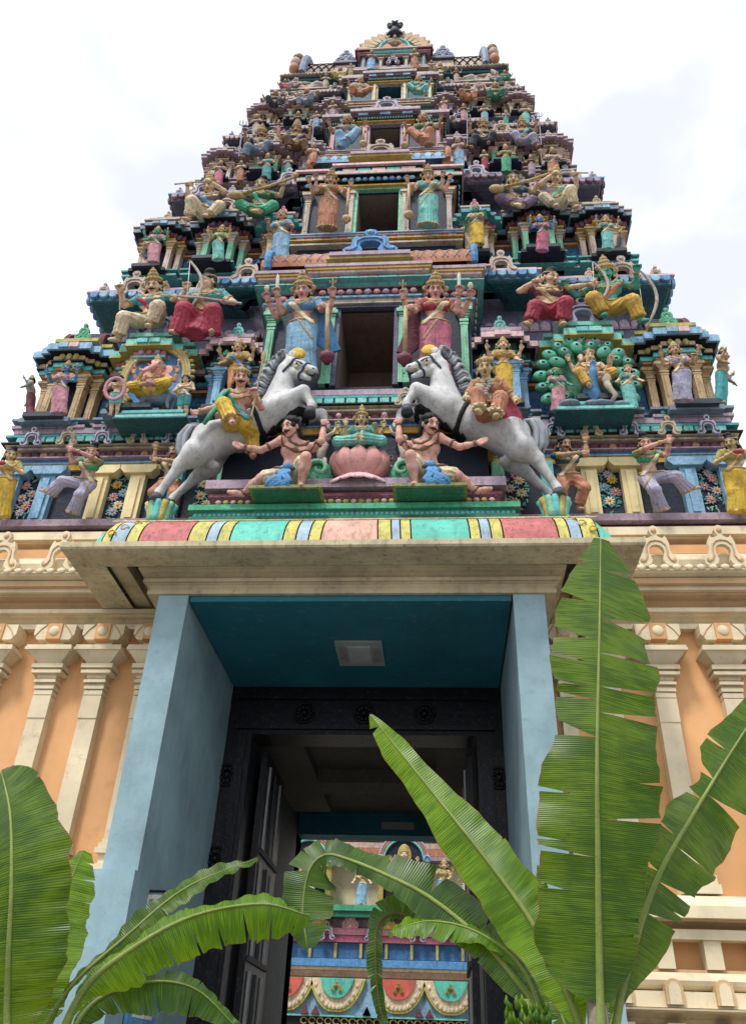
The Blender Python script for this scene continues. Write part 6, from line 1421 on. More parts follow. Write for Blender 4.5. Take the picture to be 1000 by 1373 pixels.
b = MB(); b.mat('green_dark'); b.plate([(.48*math.cos(t), cz+.62*math.sin(t)) for t in [-.8+(PI+1.6)*i/20 for i in range(21)]][::-1], .05, .10); b.build('tail_fan', pc)
b = MB(); b.mat('blue_grey'); b.smooth = True; rr = random.Random(2)
for k in range(14): b.ball((rr.uniform(-.36, .36), -.2+rr.uniform(-.05, .05), .0), (.13, .08, .05), 8, 5)
b.build('cloud_base', pc)

# a weed rooted in the second storey masonry
b = MB(); b.mat('green_dark'); c = Vector(at(630, 304, .3)); rr = random.Random(8)
for i in range(60):
    a = rr.uniform(0, 2*PI); d = Vector((math.cos(a), -abs(rr.uniform(0, .8)), math.sin(a)*.8)).normalized()*rr.uniform(.06, .2); p = c+d*rr.uniform(.2, 1); n = d.cross(Vector((0, 1, .3))).normalized()*.025
    b.add([tuple(p), tuple(p+d*.3+n), tuple(p+d*.6), tuple(p+d*.3-n)], [(0, 1, 2, 3)])
o = b.build('weed'); tag(o, 'small dark green weed growing from the second storey right of the window', 'plant', kind='stuff')

# more little figures crowding the upper storeys
FIGX = [(322, 244, 214, .98, 's4small', 'terracotta', 'between the two outer niches on the left of the third storey'), (713, 236, 206, .98, 's4small', 'mauve', 'between the two outer niches on the right of the third storey'),
 (386, 236, 208, .98, 's2small', 'teal', 'between the inner niches on the left of the third storey'), (650, 228, 200, .98, 's2small', 'crimson', 'between the inner niches on the right of the third storey'),
 (372, 182, 160, 1.42, 's2small', 'rose', 'low on the left of the fourth storey'), (678, 170, 147, 1.42, 's2small', 'green', 'low on the right of the fourth storey'),
 (424, 172, 148, 1.40, 's4small', 'blue_light', 'beside the fourth window shrine on the left'), (622, 163, 138, 1.40, 's4small', 'pink', 'beside the fourth window shrine on the right'),
 (395, 122, 103, 1.95, 'seatsmall', 'mauve', 'in front of the left reclining figure'), (436, 120, 98, 1.95, 's4small', 'stone', 'at the left foot of the topmost shrine'), (612, 112, 90, 1.95, 's4small', 'stone_pink', 'at the right foot of the topmost shrine'), (664, 114, 96, 1.95, 'seatsmall', 'teal', 'in front of the right reclining figure'),
 (456, 112, 88, 1.9, 'seatsmall2', 'mustard', 'left of the attic window'), (590, 106, 82, 1.9, 'seatsmall2', 'olive', 'right of the attic window'), (470, 68+35, 84, 2.0, 's2small', 'tan', 'just left of the topmost opening'), (578, 100, 80, 2.0, 's2small', 'brown', 'just right of the topmost opening')]
for n_, (px, pf, pt, Y, f_, c_, w_) in enumerate(FIGX):
    S(G_[f_], px, pf, pt, Y, 'tiny %s-coloured statue %s' % (dict(terracotta='rust', mauve='mauve', teal='teal', crimson='red', rose='rose', green='green', blue_light='pale blue', pink='pink', stone='grey', stone_pink='dusty pink', mustard='mustard', olive='olive', tan='tan', brown='brown')[c_], w_), group='tiny figures crowding the upper storeys', mirror=n_ % 2 == 1, skirt=c_, blouse=('stone', 'slate', 'mauve')[n_ % 3], sash=None, skin=('skin_brown', 'skin_tan', 'stone_pink')[n_ % 3])
# ------------------------------------------------------------ rearing horses, their riders and the crouching men
def W(px, py, Y): return np.array(at(px, py, Y))
HX = .075
def horse_meshes():
    yn, yf, yb = -1.10, -.74, -.94
    sh, mid, ru = W(381, 548, yb), W(334, 575, yb), W(283, 592, yb)
    ch = W(395, 548, yb); nb = W(377, 527, yb-.02); nt_ = W(384, 497, yb-.06); po = W(390, 488, yb-.08); mz = W(420, 497, yb-.16)
    P = [cap(sh, mid, .240, .205, .05), cap(mid, ru, .205, .240, .06), ell(W(392, 550, yb), (.17, .18, .20), .08),
         cap(W(374, 540, yb), nt_, .20, .105, .08), cap(nt_, po, .105, .085, .05),
         cap(po, W(403, 492, yb-.12), .095, .078, .03), cap(W(403, 492, yb-.12), mz, .082, .052, .03), ell(mz, (.055, .052, .05), .03),
         cap(W(388, 500, yb-.08), W(403, 503, yb-.12), .085, .055, .03), cap(W(403, 503, yb-.12), W(415, 508, yb-.15), .045, .030, .02),
         cap(W(386, 480, yb-.12), W(383, 472, yb-.13), .03, .008, .015), cap(W(392, 480, yb-.02), W(391, 472, yb), .03, .008, .015),
         ell(W(399, 487, yb-.19), (.035, .02, .025), .02)]
    def leg(js, rs, k=.03):
        for i in range(len(js)-1): P.append(cap(js[i], js[i+1], rs[i], rs[i+1], k))
    # hind near / far
    leg([W(284, 592, yn+.10), W(263, 608, yn), W(242, 623, yn+.02)], [.235, .16, .085], .06)
    leg([W(242, 623, yn+.02), W(240, 627, yn+.02), W(214, 660, yn+.05)], [.085, .07, .045], .03); leg([W(214, 660, yn+.05), W(209, 667, yn+.02)], [.058, .05])
    leg([W(288, 600, yf), W(282, 624, yf), W(262, 641, yf+.02)], [.22, .13, .075], .06)
    leg([W(262, 641, yf+.02), W(233, 667, yf+.05)], [.065, .042], .03); leg([W(233, 667, yf+.05), W(228, 672, yf)], [.052, .046])
    # fore near / far
    leg([W(366, 550, yn+.06), W(407, 525, yn-.04)], [.16, .085], .05); leg([W(407, 525, yn-.04), W(418, 543, yn-.04)], [.075, .045]); leg([W(418, 543, yn-.04), W(417, 549, yn-.04)], [.055, .05])
    leg([W(390, 560, yf), W(431, 556, yf-.02)], [.15, .078], .05); leg([W(431, 556, yf-.02), W(438, 572, yf-.02)], [.07, .042]); leg([W(438, 572, yf-.02), W(436, 578, yf-.02)], [.052, .048])
    P.append(ell(W(287, 624, yb), (.07, .06, .05), .03))
    allp = np.array([p[1] for p in P]); lo = allp.min(0)-.38; hi = allp.max(0)+.38
    G = Grid(lo, hi, .020); Fb = add_prims(G, G.new(), P)
    D = {'body': np_mesh('body', [(*nets(G, Fb), 0)], [M('horse_white')])}
    ax, ay, az = G.ax
    def slab(p, n, hw): n = np.array(n, float)/np.linalg.norm(n); return np.abs((ax[:, None, None]-p[0])*n[0]+(ay[None, :, None]-p[1])*n[1]+(az[None, None, :]-p[2])*n[2])-hw
    def near(p, r): return np.sqrt((ax[:, None, None]-p[0])**2+(ay[None, :, None]-p[1])**2+(az[None, None, :]-p[2])**2)-r
    bd = mid-ru; gi = W(349, 575, yb)
    st = np.maximum(slab(gi, bd, .030), near(gi, .42))
    st = np.minimum(st, np.maximum(slab(W(376, 575, yb), W(410, 545, yb)-W(340, 600, yb)+np.array([0, 0, .1]), .0)+9, 9))
    s2 = np.maximum(slab(W(372, 568, yb), np.cross(bd, [0, 1.0, 0])*1.0, .026), np.maximum(near(W(378, 566, yb), .40), -(Fb+.6)))
    # chest strap: plane holding the y axis, from the girth to the chest
    a1, a2 = W(347, 592, yb), W(408, 556, yb); n2 = np.cross(a2-a1, [0, 1.0, 0]); s2 = np.maximum(slab(a1, n2, .028), near((a1+a2)/2, .42))
    st = np.minimum(st, s2)
    D['girth_strap'] = np_mesh('girth_strap', [(*nets(G, np.maximum(Fb-.022, st)), 0)], [M('black')])
    # finer head tack
    g = Grid(W(395, 495, yb-.1)-.42, W(405, 495, yb-.1)+.42, .012); Fh = add_prims(g, g.new(), P); ax, ay, az = g.ax
    hd = mz-po; tk = np.maximum(slab(W(411, 496, yb-.13), hd, .014), near(W(411, 500, yb-.13), .15)); tk = np.minimum(tk, np.maximum(slab(W(396, 490, yb-.1), hd, .014), near(W(396, 495, yb-.1), .2)))
    tk = np.minimum(tk, np.maximum(slab(W(404, 494, yb-.1), np.cross(hd, [0, 1.0, 0]), .012), near(W(403, 494, yb-.1), .12)))
    D['bridle'] = np_mesh('bridle', [(*nets(g, np.maximum(Fh-.016, tk)), 0)], [M('slate')])
    b = MB(); b.smooth = True; b.mat('white'); q = W(398, 488, yb-.20); b.ball(q, (.034, .018, .024), 8, 6); b.mat('black'); b.ball(q+np.array([0, -.012, 0]), (.018, .014, .018), 8, 6); b.ball(W(420, 494, yb-.21), (.016, .012, .012), 6, 4); b.tube([W(414, 503, yb-.22), W(420, 503, yb-.20), W(423, 501, yb-.16)], .012, 5); b.build
    D['eye'] = b.mesh('eye')
    b = MB(); b.smooth = True; b.mat('gold'); b.ball(W(397, 492, yb-.22), (.03, .02, .03), 8, 5); b.ball(W(411, 497, yb-.21), (.025, .02, .025), 8, 5); b.mat('yellow'); b.plate([(-.09, 0), (.09, 0), (.11, .08), (.06, .15), (0, .17), (-.06, .15), (-.11, .08)][::1], -.02, .02, T3(W(398, 479, yb-.1)), bevel=.2); b.mat('white'); b.ball(W(392, 475, yb-.1), (.06, .03, .07), 8, 5)
    D['plume'] = b.mesh('plume')
    b = MB(); b.smooth = True; b.mat('horse_grey'); rr = random.Random(9)
    ms = [W(385, 477, yb-.05), W(374, 484, yb), W(364, 497, yb+.02), W(357, 512, yb+.02), W(349, 528, yb+.02)]
    def along_(t): t *= 4; i = min(3, int(t)); return ms[i]*(1-(t-i))+ms[i+1]*(t-i)
    for i in range(44):
        t = i/43; a = along_(t)+np.array([0, rr.uniform(-.07, .02), 0]); ctr = W(385, 505, yb)*(1-t)+W(372, 535, yb)*t; d = (a-ctr); d /= np.linalg.norm(d); dn = np.array([-.35, 0, -.5])
        L1 = rr.uniform(.13, .20); b.tube([a-d*.06, a+d*.04, a+d*.07+dn*L1*.6, a+d*.06+dn*L1], [.03, .028, .020, .004], 6)
    D['mane'] = b.mesh('mane')
    b = MB(); b.smooth = True; b.mat('horse_grey')
    for i in range(16):
        o = rr.uniform(-.06, .06); y = yb+rr.uniform(-.10, .10); b.tube([W(266, 572, y), W(257+o*60, 572, y), W(248+o*100, 584, y), W(245+o*110, 602, y), W(247+o*90, 616+rr.uniform(-5, 5), y)], [.02, .04, .042, .032, .006], 6)
    D['tail'] = b.mesh('tail')
    b = MB(); b.smooth = True; b.mat('hoof')
    for (p, q) in ((W(211, 664, yn+.04), W(208, 673, yn)), (W(229, 671, yf+.03), W(225, 678, yf)), (W(417, 548, yn-.04), W(415, 557, yn-.05)), (W(437, 577, yf-.02), W(434, 585, yf-.03))):
        b.tube([p, q], [.058, .078], 10)
    D['hoof'] = b.mesh('hooves')
    return D, W(213, 676, yn)
HD, HB = horse_meshes()
HB = np.array([HB[0], HB[1], 6.70])
def split_hooves(): pass
for mir in (False, True):
    loc = (2*HX-HB[0] if mir else HB[0], HB[1], HB[2]); s = -1 if mir else 1
    e = empty('horse', loc, 'rearing white horse statue with grey mane, carrying the %s' % ('red-robed rider on the right' if mir else 'moustached rider on the left'), 'statue', 'rearing horses above the porch')
    for k, me in HD.items():
        if k == 'hoof': continue
        link(k, me, e, loc=(-s*HB[0], -HB[1], -HB[2]), scale=(s, 1, 1))
    me = HD['hoof']; b0 = MB()
    for hi_ in range(4):
        b = MB(); b.mat('hoof'); b.smooth = True
        yn, yf = -1.10, -.74; (p, q) = ((W(211, 664, yn+.04), W(208, 673, yn)), (W(229, 671, yf+.03), W(225, 678, yf)), (W(417, 548, yn-.04), W(415, 557, yn-.05)), (W(437, 577, yf-.02), W(434, 585, yf-.03)))[hi_]
        b.tube([p, q], [.058, .078], 10); b.build('hoof', e, loc=(-s*HB[0], -HB[1], -HB[2]), scale=(s, 1, 1))
    # fluted bracket under the hind hooves
    c = W(214, 690, -1.0); x = 2*HX-c[0] if mir else c[0]; br_ = MB(); br_.mat('green'); br_.box(x-.13, x+.13, -1.1, -.6, 6.60, 6.66); br_ = br_.build('bracket'); tag(br_, 'fluted green and yellow bracket under the hind hooves of the %s horse' % ('right' if mir else 'left'), 'bracket', 'brackets carrying the horses')
    for k in range(7):
        a = -PI+PI*k/6; f = MB(); f.smooth = True; f.mat(('aqua', 'mustard', 'green_light')[k % 3]); f.tube([(x+math.cos(a)*.11, -.98+math.sin(a)*.11, 6.64), (x+math.cos(a)*.10, -.98+math.sin(a)*.10, 6.74), (x+math.cos(a)*.13, -.98+math.sin(a)*.12, 6.86), (x+math.cos(a)*.17, -.98+math.sin(a)*.14, 6.92)], [.05, .042, .045, .035], 8); f.build('flute', br_)
    f = MB(); f.mat('teal'); f.lathe([(0, 0), (.12, 0), (.11, .12), (.15, .25), (0, .26)], 14, T3((x, -.96, 6.66))); f.build('core', br_)

# crouching men under the horses
MAN = figure('man', pel=(-.09, -.02, .19), che=(-.05, -.06, .37), head=(-.085, -.13, .55), hp=(.05, 0, -.55), tw=.2,
    legs=[((-.28, -.10, .13), (-.42, -.06, .02), (-.52, -.08, .03)), ((.06, -.20, .25), (.02, -.12, .04), (.04, -.20, .015))],
    arms=[(-1, (-.30, -.12, .36), (-.43, -.16, .37), (-1, -.1, .3), (0, -1, .2), .12), (1, (.15, -.08, .46), (.155, -.06, .62), (0, .1, 1), (0, 1, 0), .8)], female=False, dress='shorts', sleeves=False, moustache=True, crown='curly', sash=False, hairlong=False, h=.0105)
for mir, px, py, lab in ((False, 402, 670, 'curly-haired crouching man statue holding up the left horse by its forefoot'), (True, 562, 668, 'curly-haired crouching man statue holding up the right horse by its forefoot')):
    a = W(px, py, -1.12); ht = 1.50
    e = place_fig('statue', MAN, (a[0], -1.12, a[2]), ht, lab, 'statue', 'crouching men under the horses', tilt=.14, skin='skin_pink', skirt='cream', jew='brown', hem=None, mirror=mir, skip=('crown',))
    def knot(b):
        b.mat('blue'); b.smooth = True
        rr = random.Random(1)
        for i in range(9): b.tube([(-.08, -.10, .20), (-.10+rr.uniform(-.05, .05), -.17, .14), (-.12+rr.uniform(-.09, .09), -.19, .06), (-.12+rr.uniform(-.11, .11), -.19, -.0)], [.02, .022, .02, .012], 6)
        b.ball((-.08, -.12, .21), (.05, .04, .035), 8, 5)
    prop(e, 'loincloth_knot', knot, ht, mir)
    x = a[0]-(.12 if not mir else -.12); b = MB(); b.mat('green_dark'); b.box(x-.36, x+.36, -1.38, -.9, 6.94-.12, a[2]-.05); b.mat('olive'); b.box(x-.40, x+.40, -1.42, -.9, a[2]-.05, a[2]-.012); b.build('green_step', porch)

# riders
RL = figure('rider_l', pel=(0, 0, .10), che=(.0, -.02, .29), head=(.01, -.06, .485), hp=(-.0, 0, .25), legs=[((-.07, -.22, .14), (.03, -.27, -.06), (.05, -.33, -.09)), ((.10, .12, .04), (.12, .14, -.16), (.14, .06, -.18))],
    arms=[(-1, (-.20, -.05, .21), (-.31, -.13, .13), (-1, -.3, -.5), (0, -1, 0), .7), (1, (.20, -.05, .20), (.16, -.15, .27), (0, -.2, 1), (0, -1, 0), .9)], female=False, dress='dhoti', sleeves=False, moustache=True, crown='low', h=.0105)
a = W(318, 578, -1.16)
e = place_fig('statue', RL, (a[0], -1.16, a[2]-.02), 1.42, 'moustached rider statue with yellow trousers and green shawl on the left horse', 'statue', 'horse riders', tilt=.20, skin='skin_pink', skirt='yellow', sash='teal', jew='gold', hem='gold')
prop(e, 'spear', lambda b: (b.mat('tan'), b.tube([(.155, -.17, .05), (.20, -.13, .62)], .008, 6), b.mat('gold'), b.smooth.__class__, b.ball((.203, -.13, .66), (.022, .012, .06), 8, 6), b.tube([(.17, -.13, .60), (.235, -.13, .60)], .01, 5)), 1.42)
prop(e, 'shawl', lambda b: (b.mat('green'), setattr(b, 'smooth', True), b.tube([(-.09, -.07, .37), (-.14, -.12, .28), (-.13, -.15, .18), (-.19, -.16, .08), (-.24, -.15, -.0)], [.03, .045, .05, .045, .03], 8, flat=.5)), 1.42)
RR = figure('rider_r', pel=(0, 0, .10), che=(-.01, -.02, .29), head=(-.03, -.06, .485), hp=(.02, 0, -.12), legs=[((-.12, -.22, .14), (-.10, -.27, -.06), (-.13, -.34, -.08)), ((.07, -.22, .10), (.02, -.26, -.10), (.03, -.34, -.12))],
    arms=[(-1, (-.20, -.06, .20), (-.16, -.20, .13), (-.2, -1, -.4), (0, 0, -1), .6), (1, (.21, -.03, .20), (.20, -.14, .12), (.3, -.5, -.6), (0, -1, 0), .6)], female=True, dress='dhoti', crown='low', h=.0105)
a = W(657, 565, -1.16)
e = place_fig('statue', RR, (a[0], -1.16, a[2]-.02), 1.42, 'rider statue in a red tunic and trousers sitting sideways on the right horse', 'statue', 'horse riders', tilt=.20, skin='skin_yellow', skirt='terracotta', blouse='terracotta', sash='stone', hem='cream', hair='black')
prop(e, 'silver_chain', lambda b: (b.mat('grey'), setattr(b, 'smooth', True), [b.ball((.02*math.sin(i*.9)-.02, -.10-.008*i, .35-.028*i), (.022, .014, .018), 7, 4) for i in range(7)]), 1.42)
prop(e, 'cape', lambda b: (b.mat('crimson'), b.add([(.08, .02, .34), (.16, .02, .30), (.26, .03, .10), (.28, -.02, -.08), (.12, -.06, -.12), (.08, .05, .34), (.16, .05, .30), (.26, .06, .10), (.28, .01, -.08), (.12, -.03, -.12)], [(0, 4, 3, 2, 1), (5, 6, 7, 8, 9), (0, 1, 6, 5), (1, 2, 7, 6), (2, 3, 8, 7), (3, 4, 9, 8), (4, 0, 5, 9)])), 1.42)
# ------------------------------------------------------------ painted shrine in the court behind the passage
YI = 16.0; QI = 1.29
def I(px, py, Y=YI): return at(px, py, Y)
zi = lambda py, Y=YI: float(at(500, py, Y)[2]); xi = lambda px, py=1250, Y=YI: float(at(px, py, Y)[0])
b = MB(); b.mat('facade_cream'); b.box(-5, 5, YI+.5, YI+3, 0, zi(1125)+1.2); sh_ = b.build('inner_shrine'); tag(sh_, 'colourful painted shrine wall seen through the gateway', 'shrine')
b = MB(); b.mat('facade_cream'); b.box(-5, 5, YI+.2, YI+.6, zi(1124), zi(1124)+.8); b.mat('terracotta'); b.box(-5, 5, YI+.1, YI+.5, zi(1146), zi(1136)); b.mat('stone_pink'); b.box(-5, 5, YI+.15, YI+.5, zi(1135), zi(1128)); b.mat('mauve'); b.box(-5, 5, YI+.05, YI+.5, zi(1152), zi(1147)); b.build('entablature', sh_)
def arch(cx, r, zb_, zt_):
    b = MB(); b.mat('navy'); o = [(r*math.cos(t), r*math.sin(t)) for t in [PI*i/14 for i in range(15)]]; o = [(r, zb_-zt_+r)]+o+[(-r, zb_-zt_+r)]
    b.plate(o[::-1], -.02, .02, T3((cx, YI-.06, zt_-r))); n_ = b.build('niche', sh_)
    for k, (rr, m) in enumerate(((1.04, 'teal_light'), (1.16, 'terracotta'), (1.28, 'mauve'))):
        q = MB(); q.mat(m); q.smooth = True; q.tube([(cx+r*rr*math.cos(t), YI-.12, zt_-r+r*rr*math.sin(t)) for t in [PI*i/18 for i in range(19)]], r*.07, 6); q.build('arch_rib', n_)
    for s in (-1, 1):
        q = MB(); q.mat('mustard'); q.box(cx+s*r*1.14-r*.13, cx+s*r*1.14+r*.13, YI-.2, YI, zb_, zt_-r); q.box(cx+s*r*1.14-r*.18, cx+s*r*1.14+r*.18, YI-.25, YI, zt_-r-.15, zt_-r-.05); q.build('column', n_)
        q = MB(); q.mat('blue_light'); q.smooth = True; q.ball((cx+s*r*1.2, YI-.22, zt_-r+.02), (r*.22, .08, r*.2), 8, 6); q.tube([(cx+s*r*(1.2+.14*math.cos(t)), YI-.31, zt_-r+.02+r*.14*math.sin(t)) for t in [i*.6 for i in range(10)]], .02, 5); q.build('capital', n_)
arch(xi(541, 1180), .42*QI, zi(1212), zi(1127)); arch(xi(412, 1180), .42*QI, zi(1212), zi(1130))
b = MB(); b.mat('green'); b.box(-3, 3, YI-.75, YI+.1, zi(1222, YI-.7), zi(1214, YI-.7)); b.mat('green_dark'); b.box(-3, 3, YI-.70, YI+.1, zi(1230, YI-.7), zi(1222, YI-.7)-.002); b.build('shelf', sh_)
ex = YI-.4
for px, pf, pt, D, lab, kw in ((541, 1212, 1133, 'stand4', 'golden four-armed deity statue in the arched niche seen through the gateway', dict(skin='skin_light', skirt='mustard', blouse='gold', sash='cream')),
    (412, 1212, 1140, 'stand4', 'pale deity statue in the left arched niche, mostly behind a banana leaf', dict(skin='skin_light', skirt='cream', blouse='gold', sash='cream')),
    (594, 1214, 1150, 'stand4h', 'deity statue in blue trousers standing right of the arched niche in the court', dict(skin='skin_yellow', skirt='blue_light', blouse=None, sash='gold')),
    (625, 1214, 1163, 'stand2h', 'small attendant statue in white with joined hands at the right of the court shrine', dict(skin='skin_light', skirt='white', blouse=None, sash=None)),
    (484, 1214, 1160, 'stand2', 'attendant statue in a blue and yellow garment left of the arched niche', dict(skin='skin_light', skirt='blue_light', blouse='gold', sash='cream'))):
    S(G_[D], px, pf, pt, ex, lab, tilt=-.14, **kw)
q = MB(); q.mat('mustard'); q.ball((xi(541), ex+.2, zi(1150)), (.2, .04, .34), 12, 8); q.build('aureole', sh_)
# courses below
L_ = [(1232, 1244, 'mauve', .0), (1245, 1254, 'pink', .15), (1255, 1264, 'rose', .10), (1265, 1286, 'blue_deep', .0), (1286.5, 1297, 'blue', .25), (1297.5, 1302, 'cream', .2), (1302.5, 1311, 'brown', .3), (1311.5, 1314.5, 'olive', .25), (1315, 1318, 'teal_dark', .4)]
b = MB()
for a_, c_, m, o in L_: b.mat(m); b.box(-3.2, 3.2, YI-.3-o, YI+.5, zi(c_, YI-.3-o), zi(a_, YI-.3-o))
b.build('courses', sh_)
for px in range(382, 640, 34):
    q = MB(); q.mat('cream' if (px//17) % 2 else 'mustard'); x = xi(px, 1275, YI-.3); q.box(x-.035, x+.035, YI-.38, YI-.3, zi(1286, YI-.3), zi(1266, YI-.3)); q.build('colonnette', sh_)
for px in (398, 440, 500, 560, 600):
    kudu(sh_, xi(px, 1245, YI-.4), YI-.50, zi(1262, YI-.4), .40, .42, 'lavender', 'slate')
for px in (430, 470, 520, 585): kudu(sh_, xi(px, 1235, YI-.4), YI-.45, zi(1246, YI-.4), .44, .46, ('teal_light', 'yellow', 'pink')[px % 3], 'cream', 1)
# big painted lotus petals along the eave
ye_ = YI-.95
xa, xb = xi(383, 1340, ye_), 0
ctr = [float(at(p, 1340, ye_)[0]) for p in (383, 451, 534, 604, 675, 312)]
z0_, z1_ = zi(1362, ye_), zi(1313, ye_)
bk = MB(); bk.mat('blue_light'); bk.box(-3.2, 3.2, ye_+.08, ye_+.6, z0_, z1_); bk.build('eave_backing', sh_)
for c_, m in zip(sorted(ctr), ('painted_teal', 'painted_red2', 'painted_teal', 'painted_red2', 'painted_teal', 'painted_red2')):
    if m not in MATS: mat(m, (.62, .13, .10), .3, 2)
    w2 = (ctr[2]-ctr[1])*.5; H_ = z1_-z0_
    def lob(sc_, m_, d, nm, par):
        q = MB(); q.mat(m_); P = []
        for i in range(21):
            t = i/20; u = -1+2*t; P.append((w2*.94*sc_*u*(1 if abs(u) > .6 else 1), H_*(1-sc_*(.93 if abs(u) < .05 else .88*(1-abs(u)**2.6)+.06))))
        P = [(-w2*.94*sc_, H_)]+P[1:-1]+[(w2*.94*sc_, H_)]
        q.plate(P[::-1], -d, .1, T3((c_, ye_, z0_)), bevel=.03); return q.build(nm, par)
    pt_ = lob(1.0, 'painted_yellow', .04, 'painted_petal', sh_); lob(.92, 'cream', .06, 'petal_border', pt_); lob(.60, m, .12, 'petal_centre', pt_)
    q = MB(); q.mat('cream'); q.smooth = True
    for i in range(12): t = -1+2*(i+.5)/12; q.ball((c_+w2*.74*t, ye_-.07, z0_+H_*(1-.76*(1-abs(t)**2.6)-.05)), (.035, .03, .055), 7, 5)
    q.build('petal_bead', pt_)
    kudu(pt_, c_, ye_-.14, z0_+H_*.62, .26, .22, 'mustard', 'brown')
    for s in (-1, 1): q = MB(); q.mat('maroon'); q.plate([(-.10, 0), (.10, 0), (0, H_*.24)], -.08, .05, T3((c_+s*w2, ye_, z0_))); q.build('spandrel', pt_)
q = MB(); q.mat('teal_light'); q.box(-3.2, 3.2, ye_-.02, ye_+.4, zi(1365, ye_), zi(1362.5, ye_)); q.mat('black'); q.box(-3.2, 3.2, ye_+.06, ye_+.4, zi(1390, ye_), zi(1365.5, ye_)); q.build('bead_band', sh_)
q = MB(); q.mat('gold'); q.smooth = True
x = -2.4
while x < 2.4: q.tube([(x+.08*math.cos(t), ye_+.02, zi(1371, ye_)+.07*math.sin(t)) for t in [i*.7 for i in range(9)]], .018, 4); x += .20
tag(q.build('scroll_row', sh_), kind='stuff')
# poster frame on the left inside the porch
b = MB(); b.mat('blue'); c = at(205, 1372, -.6)
b.box(PXC-1.69, PXC-1.66, -.7, .1, 1.2, 2.35); o = b.build('notice_board'); tag(o, 'blue notice board fixed inside the left porch pillar', 'notice board')
b = MB(); b.mat('white')
for i in range(5): b.box(PXC-1.659, PXC-1.655, -.6, -.05, 2.2-i*.12, 2.23-i*.12)
b.build('notice_line', o)
b = MB(); b.mat('white'); b.box(PXC-1.70, PXC-1.50, -.6, -.56, 2.62, 2.90); b.mat('blue_deep'); b.box(PXC-1.68, PXC-1.52, -.607, -.601, 2.66, 2.86); o = b.build('hanging_sign'); tag(o, 'small white-framed dark blue sign sticking out from the left porch wall', 'sign')
b = MB(); b.mat('black'); b.tube([(PXC-1.70, -.58, 2.93), (PXC-1.46, -.58, 2.93)], .012, 5); b.build('bracket_rod', o)
